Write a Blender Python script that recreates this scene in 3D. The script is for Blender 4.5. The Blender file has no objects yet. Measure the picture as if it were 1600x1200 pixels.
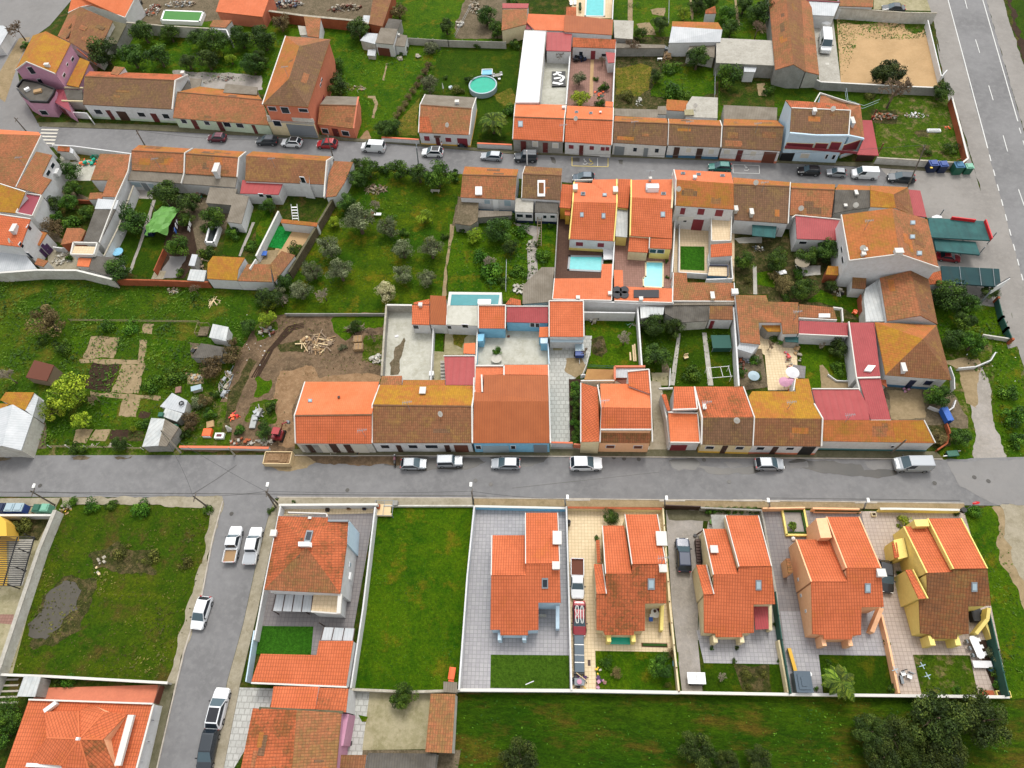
import bpy, math, random
from mathutils import Vector, Matrix
import numpy as np
R=random.Random(7)
C=bpy.context.scene.collection
S=bpy.context.scene
W0,H0,F,CAMH=1600.0,1200.0,1047.0,90.0
_y=Vector((62,-1820,F)).normalized();_d=Vector((62,605,F)).normalized()
ZW=-_d;YW=(_y-ZW*_y.dot(ZW)).normalized();XW=YW.cross(ZW)
M=Matrix((XW,YW,ZW))                       # world = M @ camera(x right, y down, z forward)
cam=bpy.data.objects.new('camera',bpy.data.cameras.new('camera'));C.objects.link(cam)
r_=M@Vector((1,0,0));u_=M@Vector((0,-1,0));b_=M@Vector((0,0,-1))
cam.matrix_world=Matrix(((r_.x,u_.x,b_.x,0),(r_.y,u_.y,b_.y,0),(r_.z,u_.z,b_.z,CAMH),(0,0,0,1)))
cam.data.sensor_width=36;cam.data.lens=F/W0*36;cam.data.clip_end=2000;cam.data.clip_start=1
S.camera=cam
SUN_EL,SUN_AZ=60,10                       # degrees;azimuth from +Y towards +X
w=bpy.data.worlds.new('World');S.world=w;w.use_nodes=True
nt=w.node_tree;bg=nt.nodes['Background'];bg.inputs[1].default_value=0.15
sk=nt.nodes.new('ShaderNodeTexSky');sk.sky_type='NISHITA';sk.sun_disc=False
sk.sun_elevation=math.radians(SUN_EL);sk.sun_rotation=math.radians(SUN_AZ);sk.dust_density=3;sk.air_density=1.3
hs=nt.nodes.new('ShaderNodeHueSaturation');hs.inputs['Saturation'].default_value=0.12
nt.links.new(sk.outputs[0],hs.inputs['Color']);nt.links.new(hs.outputs[0],bg.inputs[0])
sl=bpy.data.lights.new('sun','SUN');sl.energy=0.85;sl.angle=math.radians(15);sl.color=(1,.95,.87)
so=bpy.data.objects.new('sun',sl);C.objects.link(so)
_e,_a=math.radians(SUN_EL),math.radians(SUN_AZ)
sd=Vector((math.sin(_a)*math.cos(_e),math.cos(_a)*math.cos(_e),math.sin(_e)))
so.rotation_euler=sd.to_track_quat('Z','Y').to_euler();so.location=(0,100,120)
S.view_settings.view_transform='Standard';S.view_settings.look='None';S.view_settings.exposure=0.8
S.view_settings.gamma=1
S.render.engine='CYCLES'
OX=OY=0.0;SC=4.0
def o(x,y,s=4.0):
 global OX,OY,SC;OX,OY,SC=x,y,s
def px(x,y): return (OX+x/SC,OY+y/SC)
def ray(x,y):
 a,b=px(x,y);return M@Vector(((a-800)/F,(b-600)/F,1.0))
CP=Vector((0,0,CAMH))
def G(x,y,z=0.0):
 d=ray(x,y);t=(z-CAMH)/d.z;return CP+d*t
MAT={}
def lin(c):
 c=c/255.0
 return c/12.92 if c<=.04045 else ((c+.055)/1.055)**2.4
def rgb(t): return (*[lin(v) for v in t],1) if max(t)>1 else (*t,1)
class NT:
 def __init__(s,name,rough=.9,spec=.2):
  s.m=bpy.data.materials.new(name);s.m.use_nodes=True;s.n=s.m.node_tree.nodes;s.l=s.m.node_tree.links
  s.b=s.n['Principled BSDF'];s.b.inputs['Roughness'].default_value=rough;s.b.inputs['Specular IOR Level'].default_value=spec
 def node(s,t,**k):
  x=s.n.new(t)
  for a,v in k.items(): setattr(x,a,v)
  return x
 def noise(s,vec,scale,detail=4,rough=.6,dim=None):
  x=s.node('ShaderNodeTexNoise');x.inputs['Scale'].default_value=scale;x.inputs['Detail'].default_value=detail;x.inputs['Roughness'].default_value=rough
  s.l.new(vec,x.inputs['Vector']);return x.outputs[0]
 def ramp(s,f,a,b,c0=(0,0,0,1),c1=(1,1,1,1)):
  x=s.node('ShaderNodeValToRGB');e=x.color_ramp.elements;e[0].position=a;e[1].position=b;e[0].color=c0;e[1].color=c1
  s.l.new(f,x.inputs[0]);return x.outputs[0]
 def mix(s,f,a,b,mode='MIX'):
  x=s.node('ShaderNodeMix');x.data_type='RGBA';x.blend_type=mode
  for i,v in ((0,f),(6,a),(7,b)):
   if hasattr(v,'is_linked') or isinstance(v,bpy.types.NodeSocket): s.l.new(v,x.inputs[i])
   else: x.inputs[i].default_value=v
  return x.outputs[2]
 def math(s,op,a,b=0):
  x=s.node('ShaderNodeMath',operation=op)
  for i,v in ((0,a),(1,b)):
   if isinstance(v,bpy.types.NodeSocket): s.l.new(v,x.inputs[i])
   else: x.inputs[i].default_value=v
  return x.outputs[0]
 def bump(s,h,st=.4,dist=.05):
  x=s.node('ShaderNodeBump');x.inputs['Strength'].default_value=st;x.inputs['Distance'].default_value=dist
  s.l.new(h,x.inputs['Height']);s.l.new(x.outputs[0],s.b.inputs['Normal'])
 def pos(s): return s.node('ShaderNodeNewGeometry').outputs['Position']
 def uv(s): return s.node('ShaderNodeUVMap').outputs[0]
 def col(s,c):
  if isinstance(c,bpy.types.NodeSocket): s.l.new(c,s.b.inputs['Base Color'])
  else: s.b.inputs['Base Color'].default_value=c
def tile(key,c1,c2,moss=None,mossamt=.5,line=.5,pu=.30,pv=.40,dirt=.35,rough=.85):
 t=NT('roof_tiles_'+key,rough);uv=t.uv();P=t.pos()
 n1=t.noise(P,.3,5,.65);n2=t.noise(P,1.7,5,.75);n3=t.noise(P,4.5,4,.75)
 base=t.mix(t.ramp(n1,.35,.65),rgb(c1),rgb(c2))
 mp=t.node('ShaderNodeMapping');mp.inputs['Scale'].default_value=(1/pu,1/pv,1);t.l.new(uv,mp.inputs[0])
 fl=t.node('ShaderNodeVectorMath',operation='FLOOR');t.l.new(mp.outputs[0],fl.inputs[0])
 wn=t.node('ShaderNodeTexWhiteNoise');t.l.new(fl.outputs[0],wn.inputs[0])
 v=.12+.9*dirt
 if moss:
  m=t.math('ADD',t.math('MULTIPLY',n1,.45),t.math('ADD',t.math('MULTIPLY',n2,.35),t.math('MULTIPLY',n3,.2)))
  base=t.mix(t.math('MULTIPLY',t.ramp(m,.53-mossamt*.1,.6-mossamt*.06),.9),base,rgb(moss))
 base=t.mix(t.math('MULTIPLY',t.ramp(n3,.5,.66),dirt),base,(.09,.065,.045,1))
 base=t.mix(1.0,base,t.mix(t.math('MULTIPLY',wn.outputs['Value'],1.0),(1-v*.45,)*3+(1,),(1,1,1,1)),'MULTIPLY')
 base=t.mix(t.math('MULTIPLY',t.ramp(n2,.5,.72),dirt*.7),base,(.1,.075,.05,1))
 sx=t.node('ShaderNodeSeparateXYZ');t.l.new(mp.outputs[0],sx.inputs[0])
 fu=t.math('FRACT',sx.outputs[0]);fv=t.math('FRACT',sx.outputs[1])
 hu=t.math('ABSOLUTE',t.math('SUBTRACT',fu,.5));gu=t.ramp(hu,.28,.5);gv=t.ramp(fv,.72,.98)
 gr=t.math('MAXIMUM',gu,t.math('MULTIPLY',gv,.8));base=t.mix(t.math('MULTIPLY',gr,line),base,t.mix(.7,base,(.02,.006,.003,1)))
 t.col(base);h=t.math('SUBTRACT',t.math('SUBTRACT',1,t.math('MULTIPLY',hu,1.6)),t.math('MULTIPLY',gv,.5));t.bump(h,.5,.05)
 MAT[key]=t.m
def ribbed(key,c1,c2,p=.25,line=.35,rough=.6,rust=.2,rc=(.25,.1,.04,1)):
 t=NT('ribbed_sheet_'+key,rough);uv=t.uv();P=t.pos()
 n1=t.noise(P,.5,4);n2=t.noise(P,3,5,.7)
 base=t.mix(t.ramp(n1,.35,.65),rgb(c1),rgb(c2));base=t.mix(t.math('MULTIPLY',t.ramp(n2,.5,.75),rust),base,rc)
 sx=t.node('ShaderNodeSeparateXYZ');t.l.new(uv,sx.inputs[0])
 fu=t.math('FRACT',t.math('MULTIPLY',sx.outputs[0],1/p));hu=t.math('ABSOLUTE',t.math('SUBTRACT',fu,.5))
 base=t.mix(t.math('MULTIPLY',t.ramp(hu,.33,.5),line),base,(.03,.025,.02,1));t.col(base);t.bump(hu,.5,.05)
 MAT[key]=t.m
def rough_(key,cols,s1=.5,s2=3,rough=.9,bump=.3,bd=.03,stain=.25,sc=(.08,.07,.05,1),spec=.2,s3=20):
 """plaster, concrete, earth: three-tone mottled surface"""
 t=NT(key,rough,spec);P=t.pos();n1=t.noise(P,s1,5,.6);n2=t.noise(P,s2,5,.7);n3=t.noise(P,s3,3)
 cs=[rgb(c) for c in cols];
 while len(cs)<3: cs.append(cs[-1])
 b=t.mix(t.ramp(n1,.38,.62),cs[0],cs[1]);b=t.mix(t.math('MULTIPLY',t.ramp(n2,.45,.7),.6),b,cs[2])
 b=t.mix(t.math('MULTIPLY',t.ramp(t.noise(P,s2*.6,6,.75),.52,.72),stain),b,sc)
 b=t.mix(.18,b,t.mix(n3,(0,0,0,1),(1,1,1,1)),'OVERLAY')
 t.col(b);t.bump(n3,bump,bd);MAT[key]=t.m
def grass(key,a,b,c,d=None,s=.12,amt=.5,fine=1.0,st=None):
 t=NT('grass_'+key,.95,.1);P=t.pos()
 if st: mp=t.node('ShaderNodeMapping');mp.inputs['Scale'].default_value=st;t.l.new(P,mp.inputs[0]);P=mp.outputs[0]
 n0=t.noise(P,s,5,.65);n1=t.noise(P,s*6,5,.7);n2=t.noise(P,2.6*fine,5,.75);n3=t.noise(P,11*fine,3,.7)
 x=t.mix(t.ramp(n0,.38,.62),rgb(a),rgb(b));x=t.mix(t.math('MULTIPLY',t.ramp(n1,.42,.68),.8),x,rgb(c))
 if d: x=t.mix(t.math('MULTIPLY',t.ramp(t.noise(P,s*3.1,6,.7),.56-amt*.1,.68-amt*.08),.85),x,rgb(d))
 x=t.mix(.9,x,t.mix(t.ramp(n2,.32,.68),(.45,.5,.45,1),(1.35,1.3,1.2,1)),'MULTIPLY')
 x=t.mix(.8,x,t.mix(t.ramp(n3,.32,.68),(.55,.58,.55,1),(1.42,1.36,1.3,1)),'MULTIPLY')
 t.col(x);t.bump(t.math('ADD',n2,t.math('MULTIPLY',n3,.5)),.9,.25);MAT[key]=t.m
def pave(key,c1,c2,line,p=.6,rough=.85,off=.0,lw=.06,stain=.2):
 t=NT('paving_'+key,rough);P=t.pos();n1=t.noise(P,.4,5);n2=t.noise(P,4,4,.7)
 br=t.node('ShaderNodeTexBrick');br.offset=off;br.inputs['Scale'].default_value=1;br.inputs['Brick Width'].default_value=p;br.inputs['Row Height'].default_value=p
 br.inputs['Mortar Size'].default_value=lw*p;br.inputs['Color1'].default_value=rgb(c1);br.inputs['Color2'].default_value=rgb(c2);br.inputs['Mortar'].default_value=rgb(line)
 t.l.new(P,br.inputs['Vector']);b=t.mix(t.math('MULTIPLY',t.ramp(n1,.35,.7),.3),br.outputs[0],rgb(c2))
 b=t.mix(t.math('MULTIPLY',t.ramp(n2,.5,.75),stain),b,(.1,.08,.06,1));t.col(b);t.bump(n2,.2,.02);MAT[key]=t.m
def paint(key,c,rough=.4,metal=0,spec=.5,coat=0,n=.06):
 t=NT(key,rough,spec);t.b.inputs['Metallic'].default_value=metal;t.b.inputs['Coat Weight'].default_value=coat;t.b.inputs['Coat Roughness'].default_value=.08
 P=t.pos();k=rgb(c);t.col(t.mix(t.math('MULTIPLY',t.noise(P,3,5,.7),n*2),k,tuple(v*.55 for v in k[:3])+(1,)));MAT[key]=t.m
def foliage(key,dark,mid,lite,gl=.0):
 t=NT('leaves_'+key,.7,.25);at=t.node('ShaderNodeAttribute',attribute_name='tone');oi=t.node('ShaderNodeObjectInfo')
 x=t.mix(t.ramp(at.outputs['Fac'],.1,.55),rgb(dark),rgb(mid));x=t.mix(t.ramp(at.outputs['Fac'],.5,1),x,rgb(lite))
 h=t.node('ShaderNodeHueSaturation');t.l.new(x,h.inputs['Color'])
 t.l.new(t.math('ADD',.75,t.math('MULTIPLY',oi.outputs['Random'],.5)),h.inputs['Value'])
 t.l.new(t.math('ADD',.485,t.math('MULTIPLY',oi.outputs['Random'],.03)),h.inputs['Hue'])
 t.col(h.outputs[0]);MAT[key]=t.m
# roofs
tile('new',(196,102,64),(182,94,58),None,0,.6,dirt=.06)
tile('newb',(200,108,70),(184,96,60),(190,104,58),.0,.7,pu=.32,pv=.42,dirt=.08)
tile('newplain',(208,118,78),(200,108,66),None,0,.2,dirt=.05)
tile('neworn',(190,102,64),(168,90,56),(130,84,44),.35,.7,pu=.34,pv=.44,dirt=.3)
tile('salmon',(204,116,80),(196,106,68),(196,110,74),.2,.15,dirt=.08)
tile('worn',(172,108,72),(150,98,66),(142,108,64),.5,.6,dirt=.4)
tile('old',(142,95,64),(120,84,58),(150,112,62),.4,.6,dirt=.4)
tile('olddark',(124,92,68),(104,78,58),(132,104,64),.4,.6,dirt=.4)
tile('moss',(178,106,58),(160,98,56),(158,112,42),.55,.35,dirt=.25)
tile('mossy',(170,106,48),(150,96,50),(172,128,34),.9,.3,dirt=.25)
tile('villaold',(128,86,56),(144,88,54),(138,104,60),.4,.7,pu=.34,pv=.44,dirt=.45)
ribbed('brownmetal',(152,84,46),(144,78,42),.35,.3,.6,.1)
ribbed('redmetal',(154,64,66),(144,58,60),.3,.35,.5,.12,(.4,.2,.15,1))
ribbed('redsheet',(154,68,68),(148,62,62),1.0,.12,.5,.12,(.4,.2,.15,1))
ribbed('fibre',(128,120,108),(110,102,90),.3,.4,.9,.5,(.16,.13,.09,1))
ribbed('fibredark',(96,92,86),(76,72,66),.3,.35,.9,.4,(.14,.12,.08,1))
ribbed('whitemetal',(184,186,188),(168,172,174),.4,.15,.45,.15,(.45,.42,.38,1))
ribbed('silver',(160,164,164),(186,188,186),.6,.2,.4,.3,(.3,.24,.18,1))
ribbed('greenshade',(52,94,92),(44,78,78),1.6,.15,.8,.25,(.05,.08,.08,1))
ribbed('greendark',(28,54,58),(34,62,64),2.2,.2,.8,.2,(.02,.04,.05,1))
ribbed('ridge',(150,104,72),(128,92,64),.4,.5,.9,.5)
ribbed('timber',(168,128,78),(150,110,66),.15,.5,.8,.2)
# walls
rough_('white',[(206,206,206),(198,198,197),(186,184,178)],.6,2.5,.85,.15,.01,.3,(.3,.28,.24,1))
rough_('whitedirty',[(196,194,186),(180,176,166),(160,154,142)],.6,2.5,.9,.2,.02,.35,(.16,.14,.11,1))
rough_('cream',[(214,200,164),(206,190,152),(190,176,140)],.6,2.5,.85,.15,.01,.15,(.3,.25,.16,1))
rough_('yellow',[(226,206,124),(222,200,118),(208,188,108)],.6,2.5,.85,.15,.01,.1,(.4,.32,.12,1))
rough_('peach',[(230,180,140),(226,174,132),(214,162,122)],.6,2.5,.85,.15,.01,.1,(.4,.24,.14,1))
rough_('pink',[(186,140,160),(180,132,152),(166,124,142)],.6,2.5,.85,.15,.01,.15,(.25,.15,.2,1))
rough_('salmonwall',[(196,118,90),(188,112,86),(176,106,80)],.6,2.5,.85,.15,.01,.15,(.2,.1,.07,1))
rough_('bluewall',[(186,206,218),(180,201,214),(170,192,206)],.6,2.5,.85,.15,.01,.12,(.2,.25,.3,1))
rough_('skyblue',[(128,182,208),(120,174,200),(112,164,192)],.6,2.5,.85,.15,.01,.12,(.1,.2,.3,1))
rough_('mint',[(190,204,180),(182,196,172),(170,182,160)],.6,2.5,.85,.15,.01,.15,(.2,.2,.15,1))
rough_('greywall',[(150,148,142),(136,134,128),(120,116,108)],.6,2.5,.9,.25,.02,.3,(.12,.11,.09,1))
rough_('concrete',[(164,160,150),(148,144,134),(180,176,166)],.5,2.5,.9,.2,.02,.35,(.18,.16,.11,1))
rough_('brick',[(160,88,58),(146,78,50),(120,68,46)],.8,6,.9,.35,.03,.3,(.12,.08,.05,1))
rough_('stonecap',[(170,164,150),(150,142,126),(128,120,102)],.8,3,.9,.2,.02,.3)
# grounds
grass('field',(48,83,5),(69,93,7),(37,67,3),(97,93,29),.07,.5)
grass('meadow',(39,77,1),(64,95,3),(80,105,7),(106,99,21),.1,.15)
grass('lawn',(44,70,1),(57,83,3),(37,65,1),(82,86,11),.12,.3,1.4)
grass('bottomfield',(35,67,1),(65,89,5),(29,56,1),(89,74,25),.09,.6,1,(.35,1,1))
grass('rank',(48,70,13),(35,56,7),(69,81,19),(93,77,43),.14,.6)
grass('olive',(48,83,3),(82,99,5),(37,67,1),(110,99,21),.1,.3)
grass('wet',(53,81,5),(78,91,11),(37,68,1),(82,70,33),.09,.35)
grass('dry',(122,108,46),(92,96,28),(68,88,18),(134,108,56),.25,.5)
grass('verge',(57,86,9),(78,97,15),(44,70,5),(128,111,82),.18,.5)
grass('turf',(48,96,20),(54,104,24),(42,88,16),None,.3)
grass('turfdark',(62,92,20),(54,84,16),(70,98,24),None,.4)
grass('artgreen',(24,124,54),(30,132,60),(20,112,46),None,.4)
grass('scrub',(60,62,34),(46,58,18),(88,80,52),(104,90,66),.25,.7)
rough_('asphalt',[(118,117,117),(104,103,103),(128,127,126)],.08,.9,.85,.4,.01,.25,(.08,.08,.08,1),.25,26)
rough_('asphaltold',[(124,122,120),(116,114,112),(131,128,125)],.1,.8,.9,.35,.01,.2,(.1,.09,.08,1),.2,20)
rough_('shoulder',[(134,130,125),(124,120,115),(144,139,133)],.15,1.2,.9,.4,.02,.3,(.14,.12,.1,1),.2,14)
rough_('wetpatch',[(66,64,60),(78,74,68),(58,56,54)],.3,1.2,.35,.2,.01,.2,(.03,.03,.03,1),.4,12)
rough_('mosswalk',[(96,92,72),(80,78,58),(114,108,90)],.5,2,.95,.6,.05,.5,(.05,.055,.02,1),.1,8)
rough_('sandwalk',[(146,138,120),(130,122,102),(160,152,134)],.4,2,.95,.5,.04,.35,(.12,.1,.06,1),.1,10)
rough_('kerbstone',[(170,162,150),(150,142,132),(180,172,160)],.8,3,.9,.3,.02,.2)
rough_('dirt',[(110,90,70),(82,68,52),(134,114,90)],.3,1.6,.95,.9,.12,.5,(.06,.045,.03,1),.1,6)
rough_('rawearth',[(140,112,84),(118,92,66),(158,132,102)],.25,1.5,.95,.8,.1,.3,(.1,.07,.04,1),.1,6)
rough_('darksoil',[(60,46,36),(50,38,30),(72,56,44)],.4,2.5,.95,.9,.1,.3,(.02,.015,.01,1),.1,6)
rough_('sand',[(172,142,104),(158,130,94),(182,154,116)],.25,2,.95,.4,.03,.2,(.3,.22,.13,1),.1,12)
rough_('sandplot',[(142,124,96),(126,110,82),(156,138,108)],.5,2.5,.95,.5,.04,.4,(.14,.11,.06,1),.1,8)
rough_('gravel',[(150,144,138),(134,128,120),(164,156,146)],.2,2,.95,.7,.04,.35,(.16,.14,.1,1),.1,9)
rough_('yard',[(176,174,162),(156,154,140),(190,188,178)],.25,1.6,.85,.2,.02,.4,(.22,.2,.12,1),.3,12)
rough_('oldslab',[(152,144,116),(130,124,92),(170,160,132)],.3,1.5,.9,.3,.02,.55,(.14,.12,.05,1),.2,10)
rough_('junkground',[(104,92,74),(84,76,58),(132,118,98)],.6,3,.95,.8,.08,.6,(.04,.035,.02,1),.1,8)
pave('pavegrey',(162,160,160),(150,148,150),(128,126,128),.5)
pave('pavedark',(132,126,124),(122,118,118),(104,100,100),.5)
pave('pavecream',(214,194,160),(204,184,150),(176,156,124),.45)
pave('pavepink',(176,162,150),(166,152,142),(138,126,116),.5)
pave('pavewhite',(180,180,174),(164,164,158),(146,146,140),.7,off=.4,lw=.09,stain=.35)
pave('terracotta',(146,112,100),(134,102,90),(110,82,72),.4)
pave('deck',(90,66,54),(80,58,48),(60,44,38),.3)
pave('tantile',(204,184,152),(196,174,142),(176,156,126),.5)
# solids
for k,c,r in (('glass',(30,38,46),.12),('carglass',(66,84,92),.15),('glasspale',(150,168,176),.3),('door',(92,34,32),.6),('darkwood',(62,38,28),.6),('steelgrey',(120,126,130),.4),
 ('black',(20,20,22),.5),('plasticwhite',(226,226,224),.4),('blueplastic',(28,62,128),.5),('bluedark',(20,34,64),.5),('bluebase',(60,104,134),.8),('greenbin',(26,86,66),.5),
 ('mintbin',(110,164,140),.5),('redpaint',(190,24,30),.5),('orangeplastic',(230,96,40),.5),('tealfence',(30,76,66),.8),('limetarp',(86,138,54),.6),('bluetarp',(40,90,170),.6),
 ('rust',(96,50,32),.8),('wood',(150,120,84),.8),('oldwood',(130,112,92),.9),('pole',(96,88,78),.8),('whiteline',(192,192,188),.7),('yellowline',(206,182,90),.7),
 ('purple',(70,40,80),.7),('yellowpaint',(220,180,40),.5),('bark',(84,70,54),.95),('twig',(112,94,74),.95),('twiggrey',(132,122,104),.95),('skin',(196,140,110),.6),
 ('solar',(22,24,32),.65),('maroon',(120,38,48),.6),('maroonfloor',(134,52,64),.7),('ochre',(206,164,60),.8),('shutter',(196,190,176),.6),('tealbase',(70,120,124),.8),
 ('beigesheet',(206,182,140),.7),('whitecloth',(208,207,208),.9),('capstone',(200,197,190),.8),('capred',(210,110,76),.8),('cardboard',(160,130,92),.9)):
 paint(k,c,r)
for k,c in (('cwhite',(214,216,218)),('csilver',(156,160,164)),('cblack',(22,24,28)),('cdark',(44,50,56)),('cred',(150,16,24)),('cburg',(88,20,40)),('cteal',(16,92,84)),
 ('cslate',(56,72,84)),('cnavy',(26,36,58)),('cwreck',(130,26,36)),('ccream',(206,204,196))):
 paint(k,c,.35,.0 if k in('cwhite','cred','ccream') else .25,.5,.5,.03)
paint('tyre',(22,22,22),.9);paint('rim',(150,152,156),.35,.6);paint('lamp',(236,236,230),.2);paint('taillamp',(170,20,24),.3)
def water(key,c,rough=.25):
 t=NT('water_'+key,rough,.25);P=t.pos();n=t.noise(P,1.2,3);k=rgb(c);t.col(t.mix(t.ramp(n,.3,.7),k,tuple(min(1,v*1.15) for v in k[:3])+(1,)));t.bump(t.noise(P,2,2),.05,.02);MAT[key]=t.m
water('poolblue',(84,168,170));water('poollight',(118,192,202));water('poolteal',(56,124,128));water('poolgreen',(30,150,124));water('murky',(24,32,30));water('mud',(74,70,62),.4);water('algae',(54,112,40),.5)
foliage('citrus',(28,48,6),(52,84,12),(104,134,30));foliage('dark',(26,42,8),(46,72,16),(86,112,34));foliage('oliveleaf',(52,60,38),(90,98,64),(136,142,104))
foliage('lime',(60,80,8),(118,138,22),(172,180,44));foliage('oak',(28,42,8),(52,70,18),(94,106,38));foliage('blossom',(96,100,56),(168,162,118),(214,206,166))
foliage('palm',(36,56,8),(68,92,18),(124,140,40));foliage('brownleaf',(66,56,28),(100,84,50),(130,114,72));foliage('weed',(34,62,4),(60,94,8),(96,126,24));foliage('conifer',(24,38,10),(50,68,20),(88,102,38))
foliage('weedbrown',(56,58,16),(80,84,26),(114,110,46))
CNT={}
def link(ob,parent=None):
 C.objects.link(ob)
 if parent: ob.parent=parent
 return ob
def mk(name,V,Fc,mats,parent=None,uv=None,fm=None,org=None,smooth=False,attr=None):
 org=org or (parent['_o'] if parent and '_o' in parent else (0,0,0))
 ox,oy,oz=org
 me=bpy.data.meshes.new(name);me.from_pydata([(v[0]-ox,v[1]-oy,v[2]-oz) for v in V],[],Fc)
 for m in (mats if isinstance(mats,(list,tuple)) else [mats]): me.materials.append(MAT[m])
 if fm: me.polygons.foreach_set('material_index',fm)
 if uv:
  l=me.uv_layers.new(name='UVMap');l.data.foreach_set('uv',[c for f in uv for p in f for c in p])
 if smooth: me.polygons.foreach_set('use_smooth',[True]*len(me.polygons))
 if attr:
  a=me.attributes.new('tone','FLOAT','FACE');a.data.foreach_set('value',attr)
 me.update();ob=bpy.data.objects.new(name,me)
 if not parent: ob.location=org
 return link(ob,parent)
def tag(ob,label,cat,grp=None,kind=None):
 if kind: ob['kind']=kind
 if label: ob['label']=label
 if cat: ob['category']=cat
 if grp: ob['group']=grp
 return ob
def empty(name,label,cat,loc,grp=None):
 e=bpy.data.objects.new(name,None);e.empty_display_size=.3;link(e);e.location=loc;e['_o']=tuple(loc);return tag(e,label,cat,grp)
def faceuv(pts):
 n=Vector((0,0,0))
 for i in range(len(pts)):
  a,b=pts[i],pts[(i+1)%len(pts)]
  n+=Vector(((a[1]-b[1])*(a[2]+b[2]),(a[2]-b[2])*(a[0]+b[0]),(a[0]-b[0])*(a[1]+b[1])))
 n=n.normalized() if n.length>1e-9 else Vector((0,0,1))
 if n.z<0: n=-n
 u=Vector((0,0,1)).cross(n)
 if u.length<.06: u=Vector((1,0,0))
 u.normalize();v=n.cross(u)
 return [(Vector(p).dot(u),-Vector(p).dot(v)) for p in pts]
def boxm(c,s,rz=0,V=None,Fc=None,zc=False):
 """append box centred at c (bottom at c.z) size s"""
 V=[] if V is None else V;Fc=[] if Fc is None else Fc
 k=len(V);cx,cy,cz=c;a,b,h=s[0]/2,s[1]/2,s[2];co,si=math.cos(rz),math.sin(rz)
 for z in (cz,cz+h):
  for x,y in ((-a,-b),(a,-b),(a,b),(-a,b)): V.append((cx+x*co-y*si,cy+x*si+y*co,z))
 Fc+= [(k,k+3,k+2,k+1),(k+4,k+5,k+6,k+7),(k,k+1,k+5,k+4),(k+1,k+2,k+6,k+5),(k+2,k+3,k+7,k+6),(k+3,k,k+4,k+7)]
 return V,Fc
def barm(a,b,wd,h,V,Fc):
 """beam from a to b (tops), width wd, height h"""
 a,b=Vector(a),Vector(b);d=b-a;p=Vector((-d.y,d.x,0));p=(p.normalized() if p.length>1e-6 else Vector((1,0,0)))*wd/2;dn=Vector((0,0,-h));k=len(V)
 for q in (a,b):
  for s,t in ((-1,0),(1,0),(1,1),(-1,1)): V.append(tuple(q+p*s+dn*t))
 Fc+=[(k,k+4,k+5,k+1),(k+1,k+5,k+6,k+2),(k+2,k+6,k+7,k+3),(k+3,k+7,k+4,k),(k,k+1,k+2,k+3),(k+4,k+7,k+6,k+5)]
def tubem(pts,rs,V,Fc,n=6):
 k0=len(V)
 for i,(p,r) in enumerate(zip(pts,rs)):
  p=Vector(p);q=Vector(pts[min(i+1,len(pts)-1)])-Vector(pts[max(i-1,0)]);q.normalize()
  u=q.orthogonal().normalized();v=q.cross(u)
  for j in range(n):
   a=2*math.pi*j/n;V.append(tuple(p+u*(r*math.cos(a))+v*(r*math.sin(a))))
 for i in range(len(pts)-1):
  for j in range(n):
   a=k0+i*n+j;b=k0+i*n+(j+1)%n;Fc.append((a,b,b+n,a+n))
 Fc.append(tuple(range(k0+n-1,k0-1,-1)));Fc.append(tuple(range(k0+(len(pts)-1)*n,k0+len(pts)*n)))
BL=[]
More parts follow.
